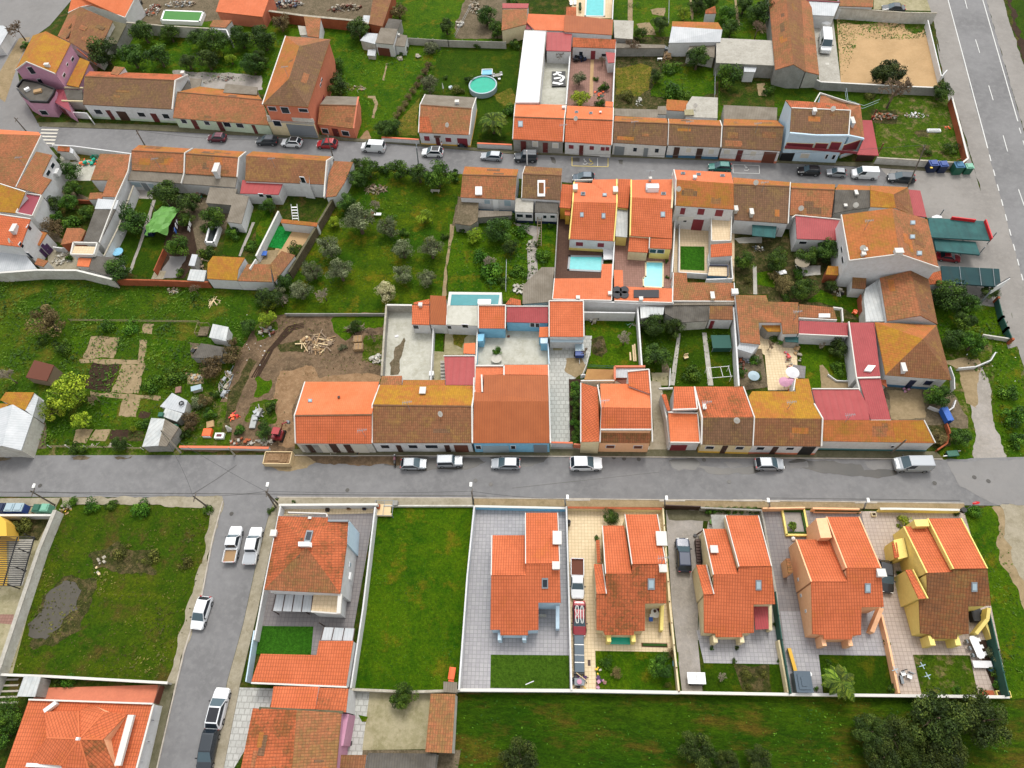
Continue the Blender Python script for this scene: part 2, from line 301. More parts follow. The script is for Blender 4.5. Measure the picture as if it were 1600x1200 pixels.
class B:
 def __init__(s,name,label,x,y,cat='house',grp=None):
  g=G(x,y);s.e=empty(name,label,cat,(g.x,g.y,0),grp);s.faces=[];s.walls=[];s.fm=[];BL.append(s)
 def rf(s,faces,wm='white',ov=.22,base=None,bh=.6,th=.14,zb=0,nowall=False):
  key={};V=[];Fc=[];FM=[];mats=[]
  for mt,pts in faces:
   idx=[];pend=[]
   known=[]
   for p in pts:
    k=(p[0],p[1])
    if k in key: known.append(Vector(V[key[k]]))
    elif len(p)==3: known.append(G(p[0],p[1],p[2]))
   pl=None
   for p in pts:
    k=(p[0],p[1])
    if k not in key:
     if len(p)==3: q=G(*p)
     else:
      if pl is None:
       a,b_,c_=known[:3];n=(b_-a).cross(c_-a);pl=(a,n)
      d=ray(p[0],p[1]);t=(pl[0]-CP).dot(pl[1])/d.dot(pl[1]);q=CP+d*t
     key[k]=len(V);V.append(tuple(q))
    idx.append(key[k])
   # orient up
   a=sum((V[idx[i]][0]*V[idx[(i+1)%len(idx)]][1]-V[idx[(i+1)%len(idx)]][0]*V[idx[i]][1]) for i in range(len(idx)))
   if a<0: idx=idx[::-1]
   if mt not in mats: mats.append(mt)
   Fc.append(idx);FM.append(mats.index(mt))
  edges={}
  for f in Fc:
   for i in range(len(f)): edges[(f[i],f[(i+1)%len(f)])]=1
  bnd={a:b for (a,b) in edges if (b,a) not in edges}
  loops=[]
  while bnd:
   st=next(iter(bnd));L=[st];nx=bnd.pop(st)
   while nx!=st and nx in bnd: L.append(nx);nx=bnd.pop(nx)
   loops.append(L)
  n0=len(V);RV=list(V)+[(x,y,z-th) for x,y,z in V];RF=[list(f) for f in Fc]+[[i+n0 for i in f[::-1]] for f in Fc];RM=FM+FM
  for L in loops:
   for i in range(len(L)):
    a,b=L[i],L[(i+1)%len(L)];RF.append([b,a,a+n0,b+n0]);RM=RM+[0]
  uv=[faceuv([RV[i] for i in f]) for f in RF]
  mk('roof',RV,RF,mats,s.e,uv=uv,fm=RM)
  for f,q in zip(Fc,FM): s.faces.append([Vector(V[i]) for i in f]);s.fm.append((s.faces[-1],mats[q]))
  if nowall: return s
  WV=[];WF=[];PV=[];PF=[]
  for L in loops:
   P=[Vector(V[i]) for i in L];n=len(P);I=[]
   for i in range(n):
    a,b,c_=P[i-1],P[i],P[(i+1)%n]
    e1=Vector((b.x-a.x,b.y-a.y));e2=Vector((c_.x-b.x,c_.y-b.y))
    if e1.length<1e-6 or e2.length<1e-6: I.append((b.x,b.y,b.z-.04));continue
    e1.normalize();e2.normalize();n1=Vector((-e1.y,e1.x));n2=Vector((-e2.y,e2.x));m=n1+n2
    k=m.dot(m)/2
    off=m*(ov/max(k,.25)) if m.length>1e-3 else n1*ov
    I.append((b.x+off.x,b.y+off.y,b.z-.05))
   k=len(WV)
   WV+=I+[(x,y,zb) for x,y,z in I]
   for i in range(n):
    j=(i+1)%n;WF.append((k+i,k+n+i,k+n+j,k+j));
    s.walls.append((Vector(I[i]),Vector(I[j])))
   if base:
    J=[]
    for i in range(n):
     a,b,c_=Vector(I[i-1]),Vector(I[i]),Vector(I[(i+1)%n]);e1=Vector((b.x-a.x,b.y-a.y));e2=Vector((c_.x-b.x,c_.y-b.y))
     if e1.length<1e-6 or e2.length<1e-6: J.append((b.x,b.y));continue
     e1.normalize();e2.normalize();m=Vector((-e1.y-e2.y,e1.x+e2.x));kk=max(m.dot(m)/2,.25);J.append((b.x-m.x*.04/kk,b.y-m.y*.04/kk))
    k=len(PV);PV+=[(x,y,bh) for x,y in J]+[(x,y,0) for x,y in J]
    for i in range(n):
     j=(i+1)%n;PF.append((k+i,k+n+i,k+n+j,k+j))
    PF.append(tuple(range(k,k+n)))
  mk('wall',WV,WF,wm,s.e)
  if PV: mk('plinth',PV,PF,base,s.e)
  return s
 def gb(s,bl,rl,fl,fr,rr,br,he=3,hr=4.8,hb=None,mf='old',mb='moss',**k):
  hb=he if hb is None else hb
  return s.rf([(mf,[(*rl,hr),(*rr,hr),(*fr,he),(*fl,he)]),(mb,[(*bl,hb),(*br,hb),(*rr,hr),(*rl,hr)])],**k).bar([(*rl,hr),(*rr,hr)],.24,.12,'ridge',name='ridge_tiles',up=.08)
 def hit(s,x,y):
  d=ray(x,y);best=None
  for f in s.faces:
   n=(f[1]-f[0]).cross(f[2]-f[0])
   if len(f)>3 and n.length<1e-6: n=(f[2]-f[1]).cross(f[3]-f[1])
   if abs(d.dot(n))<1e-9: continue
   t=(f[0]-CP).dot(n)/d.dot(n);p=CP+d*t
   ins=False;j=len(f)-1
   for i in range(len(f)):
    a,b=f[i],f[j]
    if (a.y>p.y)!=(b.y>p.y) and p.x<(b.x-a.x)*(p.y-a.y)/(b.y-a.y)+a.x: ins=not ins
    j=i
   if ins and (best is None or t<best[0]): best=(t,f[0],n)
  return best
 def flat(s,name,x0,y0,x1,y1,mat,h=.08,quad=None,frame=None):
  """a panel lying on the roof: corners in zoom px"""
  q=quad or [(x0,y0),(x1,y0),(x1,y1),(x0,y1)];cx=sum(a for a,b in q)/4;cy=sum(b for a,b in q)/4
  ht=s.hit(cx,cy)
  if not ht: print('NOHIT',name,cx,cy);return s
  n=ht[2].normalized();n=-n if n.z<0 else n
  P=[]
  for a,b in q:
   d=ray(a,b);t=(ht[1]-CP).dot(n)/d.dot(n);P.append(CP+d*t)
  def slab(P,h0,h1):
   V=[tuple(p+n*h0) for p in P]+[tuple(p+n*h1) for p in P]
   return V,[(4,5,6,7)[::-1],(0,1,2,3)]+[(i,(i+1)%4,4+(i+1)%4,4+i) for i in range(4)]
  V,Fc=slab(P,-.05,h);uv=[faceuv([V[i] for i in f]) for f in Fc]
  ob=mk(name,V,Fc,frame or mat,s.e,uv=uv)
  if frame:
   c_=sum(P,Vector())/4;Q=[c_+(p-c_)*.68 for p in P];V,Fc=slab(Q,0,h+.03);k=mk('pane',V,Fc,mat,s.e);k.parent=ob
  return s
 def sky(s,x0,y0,x1,y1,m='glasspale'): return s.flat('skylight',x0,y0,x1,y1,m,.12,frame='steelgrey')
 def ch(s,x,y,wd=.7,dp=.7,h=1.0,m='white',cap='capstone',name='chimney'):
  ht=s.hit(x,y)
  if not ht: print('NOHIT chim',x,y,s.e.name);return s
  p=CP+ray(x,y)*ht[0];h*=.68;V,Fc=boxm((p.x,p.y,p.z-.6),(wd,dp,h+.6));ob=mk(name,V,Fc,m,s.e)
  V,Fc=boxm((p.x,p.y,p.z+h),(wd+.14,dp+.14,.12));k=mk('chimney_cap',V,Fc,cap,s.e);k.parent=ob
  return s
 def op(s,kind,x0,y0,x1,y1,mat,frame='whitecloth'):
  """opening on whichever wall the px rect sits on"""
  cx,cy=(x0+x1)/2,(y0+y1)/2;d=ray(cx,cy);best=None
  for a,b in s.walls:
   e=Vector((b.x-a.x,b.y-a.y,0))
   if e.length<.2: continue
   L=e.length;e=e/L;n=Vector((e.y,-e.x,0))
   if d.dot(n)>=-1e-4: continue
   t=(a-CP).dot(n)/d.dot(n);p=CP+d*t;q=(p-a).dot(e)
   if -.2<=q<=L+.2 and -.8<p.z<max(a.z,b.z)+.6 and (best is None or t<best[0]): best=(t,a,e,n,L)
  if not best: print('NOWALL',kind,cx,cy,s.e.name);return s
  _,a,e,n,L=best;z=[];u=[]
  for X,Y in ((x0,y1),(x1,y1),(x0,y0),(x1,y0)):
   d=ray(X,Y);t=(a-CP).dot(n)/d.dot(n);p=CP+d*t;u.append((p-a).dot(e));z.append(p.z)
  z0=max(0.02,(z[0]+z[1])/2);z1=(z[2]+z[3])/2;u0,u1=sorted(((u[0]+u[2])/2,(u[1]+u[3])/2))
  if z1<z0+.3: z1=z0+.3
  zt=a.z-.25
  if kind in('door','garage_door'): z0=.02;z1=min(max(z1,1.9),max(zt,1.9))
  def slab(u0,u1,z0,z1,t0,t1):
   V=[]
   for t in (t0,t1):
    for uu,zz in ((u0,z0),(u1,z0),(u1,z1),(u0,z1)): q=a+e*uu+n*t;V.append((q.x,q.y,zz))
   return V,[(0,3,2,1),(4,5,6,7),(0,1,5,4),(1,2,6,5),(2,3,7,6),(3,0,4,7)]
  if kind=='window':
   V,Fc=slab(u0-.1,u1+.1,z0-.1,z1+.1,-.05,.06);ob=mk('window',V,Fc,frame,s.e);V,Fc=slab(u0,u1,z0,z1,0,.085);k=mk('pane',V,Fc,mat,s.e);k.parent=ob
  else:
   V,Fc=slab(u0,u1,z0,z1,-.05,.07);ob=mk(kind,V,Fc,mat,s.e)
   if kind=='door':
    V,Fc=slab(u1-.18,u1-.1,1.0,1.12,.0,.13);k=mk('handle',V,Fc,'steelgrey',s.e);k.parent=ob
  return s
 def win(s,*r,m='glass',f='whitecloth'):
  for q in r: s.op('window',*q,m,f)
  return s
 def door(s,*r,m='door'):
  for q in r: s.op('door',*q,m)
  return s
 def gar(s,*r,m='steelgrey'):
  for q in r: s.op('garage_door',*q,m)
  return s
 def bar(s,pts,wd=.22,h=.35,m='capstone',name='parapet',up=.12):
  V=[];Fc=[];P=[G(*p)+Vector((0,0,up*.6)) for p in pts]
  if m=='capstone' and wd<.5: wd*=.72
  for a,b in zip(P,P[1:]): barm(a,b,wd,h,V,Fc)
  mk(name,V,Fc,m,s.e);return s
 def block(s,name,x,y,z,sx,sy,h,m,rz=0):
  p=G(x,y,z);V,Fc=boxm((p.x,p.y,z),(sx,sy,h),rz);mk(name,V,Fc,m,s.e);return s
def shed(label,pts,z,m,wm='white',name='shed',cat='shed',ov=.1,z2=None,grp=None,**k):
 """mono-pitch or flat roofed outbuilding;z height (z2 = height of first two points)"""
 cx=sum(p[0] for p in pts)/len(pts);cy=sum(p[1] for p in pts)/len(pts)
 b=B(name,label,cx,cy,cat,grp);P=[(p[0],p[1],(p[2] if len(p)>2 else (z2 if (z2 and i<2) else z))) for i,p in enumerate(pts)]
 if z2 and len(P)>4: P=P[:4]+[(p[0],p[1]) for p in P[4:]]
 return b.rf([(m,P)],wm=wm,ov=ov,**k)
def patches():
 rr=random.Random(11)
 for b in BL:
  for f,m in b.fm:
   if m not in('worn','old','olddark','moss','neworn','villaold') or len(f)!=4: continue
   e1=f[1]-f[0];e2=f[3]-f[0];n=e1.cross(e2);
   if n.length<28: continue
   n=n.normalized();n=-n if n.z<0 else n;u=Vector((0,0,1)).cross(n)
   if u.length<.05: continue
   u.normalize();v=n.cross(u)
   for k in range(rr.choice((1,2,2,3,4))):
    a,c_=rr.uniform(.16,.84),rr.uniform(.2,.8);c=f[0]*(1-a)*(1-c_)+f[1]*a*(1-c_)+f[2]*a*c_+f[3]*(1-a)*c_+n*.012
    w,h=rr.uniform(.3,1.6),rr.uniform(.25,.7)
    V=[tuple(c+u*w*x+v*h*y) for x,y in((-1,-1),(1,-1),(1,1),(-1,1))];mk('tile_patch',V,[(0,1,2,3)],rr.choice(('worn','olddark','old','moss')),b.e,uv=[faceuv(V)])
def aerial(kind,x,y):
 best=None
 for b in BL:
  h=b.hit(x,y)
  if h and (best is None or h[0]<best[0][0]): best=(h,b)
 if not best: print('NOAERIAL',x,y);return
 p=CP+ray(x,y)*best[0][0];e=best[1].e;V=[];Fc=[]
 if kind=='a':
  tubem([tuple(p-Vector((0,0,.3))),tuple(p+Vector((0,0,2.2)))],[.035,.03],V,Fc,5);barm(p+Vector((-.7,0,2.1)),p+Vector((.7,.2,2.1)),.05,.05,V,Fc)
  for k in range(6): q=p+Vector((-.6+k*.24,.03*k,2.12));barm(q-Vector((0,.35-.03*k,0)),q+Vector((0,.35-.03*k,0)),.035,.03,V,Fc)
  mk('aerial',V,Fc,'steelgrey',e)
 else:
  tubem([tuple(p),tuple(p+Vector((0,0,.6)))],[.04,.04],V,Fc,6);c=p+Vector((0,0,.7));n=Vector((-.5,-.6,.6)).normalized();tubem([tuple(c),tuple(c+n*.12),tuple(c+n*.16)],[.12,.42,.45],V,Fc,14);mk('satellite_dish',V,Fc,'whitedirty',e)
_zi=[0]
def ZI(): _zi[0]=(_zi[0]+1)%13;return _zi[0]*.0006
def sub(P,jit,step,seed):
 if not jit: return P
 rr=random.Random(seed);out=[];jit=min(jit,.55);v=[rr.uniform(-1,1) for _ in range(97)];d0=0
 def nz(x): i=int(x);f=x-i;f=f*f*(3-2*f);return v[i%97]*(1-f)+v[(i+1)%97]*f
 for i in range(len(P)):
  a,b=P[i],P[(i+1)%len(P)];L=(b-a).length;n=max(1,int(L/(step*.55)));d=(b-a)/max(L,1e-6);nn=Vector((-d.y,d.x,0))
  for k in range(n): s_=d0+L*k/n;out.append(a.lerp(b,k/n)+nn*jit*(nz(s_/1.9)+.45*nz(s_/.6+31)))
  d0+=L
 return out
def zone(name,mat,pts,lay=1,jit=0,step=.8,th=0,kind='structure',label=None,cat=None):
 P=[G(*p,0) if len(p)==2 else G(*p) for p in pts]
 for p in P: p.z=0
 P=sub(P,jit,step,len(pts)*13+int(pts[0][0]));z=.008*lay+th+ZI()
 a=sum(P[i].x*P[(i+1)%len(P)].y-P[(i+1)%len(P)].x*P[i].y for i in range(len(P)))
 if a<0: P=P[::-1]
 n=len(P);V=[(p.x,p.y,z) for p in P];Fc=[tuple(range(n))]
 if th: V+=[(p.x,p.y,-.05) for p in P];Fc+=[((i+1)%n,i,i+n,(i+1)%n+n) for i in range(n)]
 uv=[faceuv([V[i] for i in f]) for f in Fc]
 c=(P[0].x,P[0].y,0);ob=mk(name,V,Fc,mat,None,uv=uv,org=c);return tag(ob,label,cat,None,kind)
def wall(label,pts,h=1.8,wd=.2,m='white',cap=None,name='garden_wall',cat='wall',zt=None,grp=None,posts=None,slats=None):
 """pts = top line in zoom px at height h"""
 P=[G(p[0],p[1],h) for p in pts];e=empty(name,label,cat,(P[0].x,P[0].y,0),grp);V=[];Fc=[]
 for a,b in zip(P,P[1:]): barm(a,b,wd,h,V,Fc)
 if wd<=.06:
  V=[];Fc=[]
  for q in (0,h*.45): 
   for a,b in zip(P,P[1:]): barm(a-Vector((0,0,q)),b-Vector((0,0,q)),.05,.05,V,Fc)
 mk('panel' if name in('fence','gate') else 'wall_body',V,Fc,m,e)
 if cap:
  V=[];Fc=[]
  for a,b in zip(P,P[1:]): barm(a+Vector((0,0,.06)),b+Vector((0,0,.06)),wd+.1,.09,V,Fc)
  mk('coping',V,Fc,cap,e)
 if posts:
  k=0
  for a,b in zip(P,P[1:]):
   n=max(1,int((b-a).length/posts[0]))
   for i in range(n+1):
    if k>60: break
    q=a.lerp(b,i/n);V,Fc=boxm((q.x,q.y,0),(posts[1],posts[1],h+.15));mk('post',V,Fc,posts[2],e);k+=1
 return e
def prop(name,label,cat,x,y,parts,rz=0,z=0,grp=None):
 """parts: (part_name, mat, [boxes (cx,cy,cz,sx,sy,sz[,rz])]) ;or ('cyl',...) entries"""
 g=G(x,y,z);e=empty(name,label,cat,(g.x,g.y,z),grp);co,si=math.cos(rz),math.sin(rz)
 sp=[]
 for pn,mt,items in parts: sp+=[(pn,mt,[i]) for i in items] if pn in('leg','wheel','post','rail','rung','chair','pole','step','arm','track','blade','seat','bed') else [(pn,mt,items)]
 for pn,mt,items in sp:
  V=[];Fc=[]
  for it in items:
   if it[0]=='c':   # cylinder: 'c',cx,cy,cz,r,h[,r2]
    _,cx,cy,cz,r,h=it[:6];r2=it[6] if len(it)>6 else r;n=16
    X=g.x+cx*co-cy*si;Y=g.y+cx*si+cy*co;tubem([(X,Y,z+cz),(X,Y,z+cz+h)],[r,r2],V,Fc,n)
   elif it[0]=='t':
    _,pts,rs=it;tubem([(g.x+a*co-b*si,g.y+a*si+b*co,z+c) for a,b,c in pts],rs,V,Fc,6)
   else:
    cx,cy,cz,sx,sy,sz=it[:6];q=it[6] if len(it)>6 else 0
    boxm((g.x+cx*co-cy*si,g.y+cx*si+cy*co,z+cz),(sx,sy,sz),rz+q,V,Fc)
  mk(pn,V,Fc,mt,e)
 return e
def heap(label,x,y,rx,ry,n,mats,h=.6,size=.5,plank=.3,cat='rubble pile',name='rubble_pile',seed=1):
 mats=['stonecap' if m=='plasticwhite' else m for m in mats];rr=random.Random(seed+int(x+y));g=G(x,y);V=[];Fc=[];fm=[]
 for i in range(n):
  a=rr.uniform(0,6.28);q=rr.random()**.5;X=g.x+math.cos(a)*q*rx;Y=g.y+math.sin(a)*q*ry;z=rr.uniform(0,h*(1-q*.7));rz=rr.uniform(0,3.14)
  s=size*rr.uniform(.3,1.1);k=len(V)
  if rr.random()<plank: sz=(s*rr.uniform(1.5,3.6),s*.2,s*.1)
  else: sz=(s,s*rr.uniform(.5,1),s*rr.uniform(.15,.7))
  boxm((X,Y,z),sz,rz,V,Fc);ti=rr.uniform(-.3,.3)
  for j in range(k,len(V)):
   vx,vy,vz=V[j];V[j]=(vx,vy,max(.01,vz+(vx-X)*ti))
  fm+=[rr.randrange(len(mats))]*6
 return tag(mk(name,V,Fc,list(mats),None,fm=fm,org=(g.x,g.y,0)),label,cat)
# ---------------- vehicles ----------------
# kind: L,W,H, zbelt, hood-front z, [x of: bonnet start.. windscreen base, roof front, roof rear, rear glass base], tail z
KIND={'hatch':(4.0,1.74,1.47,.92,.72,(.95,1.85,3.4,3.92),.95),'suv':(4.4,1.84,1.64,1.05,.88,(1.15,2.05,3.8,4.3),1.05),'estate':(4.6,1.78,1.48,.92,.72,(1.15,2.15,4.0,4.5),.95),
 'sedan':(4.4,1.76,1.43,.9,.72,(1.15,2.05,3.15,3.85),.92),'van':(4.6,1.85,1.9,1.15,.95,(.75,1.5,4.4,4.58),1.15),'bigvan':(5.4,2.0,2.3,1.3,1.05,(.7,1.35,5.2,5.38),1.3),
 'jeep':(4.1,1.74,1.8,1.08,.98,(1.2,1.55,3.95,4.05),1.08),'pickup':(5.1,1.82,1.7,1.0,.9,(1.25,1.85,2.9,3.15),1.0),'dcab':(5.2,1.82,1.75,1.02,.92,(1.25,1.85,3.4,3.6),1.02),'flatbed':(5.2,1.75,1.5,.92,.72,(1.1,1.8,2.55,2.75),.9)}
MESH={}
def cached(key,fn):
 if key not in MESH: MESH[key]=fn()
 return MESH[key]
def rawmesh(name,V,Fc,mat,smooth=False):
 me=bpy.data.meshes.new(name);me.from_pydata(V,[],Fc);me.materials.append(MAT[mat])
 if smooth: me.polygons.foreach_set('use_smooth',[True]*len(me.polygons))
 me.update();return me
def loft(sections):
 V=[];Fc=[];n=len(sections[0])
 for s in sections: V+=s
 for i in range(len(sections)-1):
  for j in range(n):
   a=i*n+j;b=i*n+(j+1)%n;Fc.append((a,b,b+n,a+n))
 Fc.append(tuple(range(n-1,-1,-1)));Fc.append(tuple(range((len(sections)-1)*n,len(sections)*n)));return V,Fc
def car_meshes(kind):
 L,Wd,H,zb,zf,(x1,x2,x3,x4),zt=KIND[kind];hw=Wd/2;parts=[]
 bed=kind in('pickup','dcab','flatbed');lim=x4+.12 if bed else L
 def sec(x,w,z0,z1):
  return [(x,-w*.96,z0),(x,w*.96,z0),(x,w,z0+.18),(x,w,z1-.2),(x,w*.93,z1-.04),(x,w*.75,z1),(x,-w*.75,z1),(x,-w*.93,z1-.04),(x,-w,z1-.2),(x,-w,z0+.18)]
 st=[(0,hw*.72,.34,zf-.12),(.12,hw*.9,.26,zf-.02),(.45,hw*.99,.22,zf+.03),(x1-.05,hw,.2,zb-.04),(x2,hw,.2,zb),(min(x3,lim),hw,.2,zb+.02)]
 if not bed: st+=[(L-.35,hw*.98,.22,zt),(L-.08,hw*.9,.28,zt-.05),(L,hw*.78,.36,zt-.2)]
 else: st+=[(lim,hw,.22,zb)]
 V,Fc=loft([sec(*s) for s in st])
 # cabin
 tw=hw*.78;bw=hw*.94;C0=[(x1,-bw,zb-.06),(x1,bw,zb-.06),(x4,bw,zb-.06),(x4,-bw,zb-.06)]
 C1=[(x2,-tw,H-.05),(x2,tw,H-.05),(x3,tw,H-.03),(x3,-tw,H-.03)];C2=[(x2+.12,-tw*.86,H),(x2+.12,tw*.86,H),(x3-.12,tw*.86,H),(x3-.12,-tw*.86,H)]
 k=len(V);V+=C0+C1+C2
 for a,b in ((0,4),(4,8)):
  for i in range(4): Fc.append((k+a+i,k+a+(i+1)%4,k+b+(i+1)%4,k+b+i))
 Fc.append((k+8,k+9,k+10,k+11))
 if bed:
  bx0,bx1=lim,L;zz=.85 if kind!='flatbed' else .9
  boxm(((bx0+bx1)/2,0,.55),(bx1-bx0,Wd,.12),0,V,Fc)
  for c,s in (((bx0+bx1)/2,-hw+.04),(bx1-bx0,.08)),(((bx0+bx1)/2,hw-.04),(bx1-bx0,.08)),((bx1-.04,0),(.08,Wd)),((bx0+.06,0),(.08,Wd)): boxm((c[0],c[1],.55),(s[0],s[1],.42),0,V,Fc)
 parts.append(('body',rawmesh('body',V,Fc,'cwhite'),True))
 if bed:
  V,Fc=boxm(((lim+L)/2,0,.66),(L-lim-.2,Wd-.2,.04 if kind!='dcab' else .38));parts.append(('load_bed' if kind!='dcab' else 'bed_cover',rawmesh('bed',V,Fc,{'pickup':'wood','dcab':'csilver','flatbed':'rust'}[kind]),False))
 def quad(a,b,c,d,sh=.1,off=.015):
  P=[Vector(p) for p in (a,b,c,d)];ce=sum(P,Vector())/4;n=(P[1]-P[0]).cross(P[3]-P[0]).normalized()
  if n.dot(ce-Vector((L/2,0,.8)))<0: n=-n
  Q=[ce+(p-ce)*(1-sh)+n*off for p in P];return [tuple(q) for q in Q]
 def gl(name,*q,sh=.1):
  parts.append((name,rawmesh(name,quad(*q,sh=sh),[(0,1,2,3)],'carglass' if 'screen' in name else 'glass'),False))
 gl('windscreen',C0[0],C0[1],C1[1],C1[0],sh=.06)
 gl('rear_window',C0[2],C0[3],C1[3],C1[2],sh=.12)
 van=kind in('van','bigvan')
 for sgn,(a,b,c,d) in ((-1,(0,3,3,0)),(1,(1,2,2,1))):
  A,Bb,Cc,Dd=Vector(C0[a]),Vector(C0[b]),Vector(C1[b]),Vector(C1[a])
  if van: Bb=A.lerp(Bb,.38);Cc=Dd.lerp(Cc,.28)
  A=A+Vector((.15,0,.1));Bb=Bb+Vector((-.12,0,.1));gl('side_window',A,Bb,Cc,Dd,sh=.08)
 wr=.33 if kind not in('suv','jeep','dcab','bigvan') else .37
 def wheel(nm,r,wd,mt):
  V=[];Fc=[];tubem([(0,-wd/2,0),(0,wd/2,0)],[r,r],V,Fc,16);return rawmesh(nm,V,Fc,mt)
 MESH[kind+'w']=(wheel('tyre',wr,.24,'tyre'),wheel('rim',wr*.6,.26,'rim'),wr)
 for s in(-1,1):
  V,Fc=boxm((.12,s*hw*.62,zf-.2),(.2,.34,.14));parts.append(('headlight',rawmesh('headlight',V,Fc,'lamp'),False))
  V,Fc=boxm((L-.07,s*hw*.72,.72),(.16,.24,.2));parts.append(('tail_light',rawmesh('tail_light',V,Fc,'taillamp'),False))
  V,Fc=boxm((x1+.35,s*(hw+.08),zb-.02),(.14,.2,.14));parts.append(('mirror',rawmesh('mirror',V,Fc,'black'),False))
 return parts
def car(kind,paint_,x0,y0,x1,y1,label,cat='car',name='parked_car',roof=None,grp='vehicles parked in the village',keepL=False,s=None):
 """front centre px, rear centre px"""
 parts=cached(kind,lambda:car_meshes(kind));f=G(x0,y0,.6);r=G(x1,y1,.6);d=(r-f);L=d.length;k=KIND[kind][0];sc=s or max(.85,min(1.12,L/k));mid=(f+r)/2;d.normalize()
 org=mid-d*(k*sc/2);e=empty(name,label,cat,(org.x,org.y,.03),grp);e.rotation_euler=(0,0,math.atan2(d.y,d.x));e.scale=(sc,sc,sc);
 def put(me,nm,par,loc=(0,0,0),m=None):
  ob=bpy.data.objects.new(nm,me);C.objects.link(ob);ob.parent=par;ob.location=loc
  if m: ob.material_slots[0].link='OBJECT';ob.material_slots[0].material=MAT[m]
  return ob
 for nm,me,pt in parts: put(me,nm,e,m=paint_ if pt else None)
 ty,ri,wr=MESH[kind+'w'];Lk,Wd=KIND[kind][0],KIND[kind][1]
 for wx in (.18*Lk,.8*Lk):
  for sg in(-1,1):
   t=put(ty,'wheel',e,(wx,sg*(Wd/2-.1),wr));put(ri,'rim',t)
 if roof:
  _,Wd,H,zb,zf,(a,b,c,dd),zt=KIND[kind];V,Fc=boxm(((b+c)/2,0,H-.02),(c-b-.25,Wd*.66,.035));put(rawmesh('roof_panel',V,Fc,roof),'roof_panel',e)
 return e
def leafcrown(seed,nc,nl,leaf,zs=.85,cr=.38,lo=.0,scat=.3):
 rr=np.random.RandomState(seed);Vs=[];tones=[]
 cs=[]
 for i in range(nc):
  for _ in range(20):
   p=rr.uniform(-1,1,3);
   if lo<np.linalg.norm(p)<.84: break
  p[2]*=zs;cs.append((p,cr*rr.uniform(.55,1.35),rr.uniform(.15,.75)))
 for p,r,t in cs:
  d=rr.normal(size=(nl,3));d/=np.linalg.norm(d,axis=1)[:,None];d[:,2]=np.where((d[:,2]<0)&(rr.rand(nl)<.5),-d[:,2],d[:,2])
  c=p+d*r*(rr.uniform(.72,1.08,(nl,1)))
  n=d+rr.normal(size=(nl,3))*scat*1.6;n/=np.linalg.norm(n,axis=1)[:,None]
  a=rr.normal(size=(nl,3));u=np.cross(n,a);u/=np.linalg.norm(u,axis=1)[:,None];v=np.cross(n,u)
  s=leaf*rr.uniform(.6,1.3,(nl,1));
  Vs.append(np.stack([c-u*s,c+v*s*.7,c+u*s,c-v*s*.7],1).reshape(-1,3));tones.append(np.clip(t+rr.uniform(-.22,.25,nl),0,1))
 V=np.concatenate(Vs);T=np.concatenate(tones);V[:,2]+=1.0*zs;return V,T
def leafmesh(name,V,T,mat):
 n=len(V)//4;me=bpy.data.meshes.new(name);me.vertices.add(len(V));me.vertices.foreach_set('co',V.astype(np.float32).ravel())
 me.loops.add(n*4);me.loops.foreach_set('vertex_index',np.arange(n*4,dtype=np.int32));me.polygons.add(n)
 me.polygons.foreach_set('loop_start',np.arange(0,n*4,4,dtype=np.int32));me.polygons.foreach_set('loop_total',np.full(n,4,dtype=np.int32))
 me.materials.append(MAT[mat]);a=me.attributes.new('tone','FLOAT','FACE');a.data.foreach_set('value',T.astype(np.float32));me.update(calc_edges=True);return me
TK={ # kind: leaf material, clumps, leaves, leaf size, zscale, clump radius, height factor
 'citrus':('citrus',24,200,.052,.85,.36,1.7),'dark':('dark',24,200,.052,.85,.38,1.7),'olive':('oliveleaf',26,120,.05,.8,.30,1.7),'lime':('lime',30,110,.05,.8,.30,1.6),
 'oak':('oak',54,220,.034,.7,.25,1.6),'blossom':('blossom',24,110,.055,.8,.3,1.7),'brown':('brownleaf',24,100,.05,.8,.32,1.5),'shrub':('citrus',12,120,.08,.75,.42,1.2),
 'weed':('weed',12,90,.09,.5,.45,.8),'conifer':('conifer',50,200,.045,.85,.26,1.5),'weedbrown':('weedbrown',12,90,.08,.5,.45,.8),'limeshrub':('lime',12,110,.08,.75,.42,1.2),'oliveshrub':('oliveleaf',14,100,.07,.9,.4,1.3)}
def branches(seed,depth=5,n0=6,twig=.014):
 rr=random.Random(seed);V=[];Fc=[]
 def go(p,d,l,r,k):
  q=p+d*l;tubem([p,q],[r,r*.65],V,Fc,4 if k>1 else 3)
  if k==0: return
  for i in range(3 if k<depth else n0):
   nd=(d+Vector((rr.gauss(0,.55),rr.gauss(0,.55),rr.gauss(.05,.35)))).normalized();go(q,nd,l*rr.uniform(.6,.85),max(r*.6,twig),k-1)
 go(Vector((0,0,0)),Vector((0,0,1)),.32,.045,depth);return V,Fc
def put(me,nm,par,loc=(0,0,0),sc=None,rz=0):
 ob=bpy.data.objects.new(nm,me);C.objects.link(ob);ob.parent=par;ob.location=loc;ob.rotation_euler=(0,0,rz)
 if sc: ob.scale=sc
 return ob
TG={'citrus':'round leafy garden trees','dark':'dark evergreen garden trees','olive':'grey green olive trees','oak':'dark oaks at the field edge','bare':'leafless winter trees'}
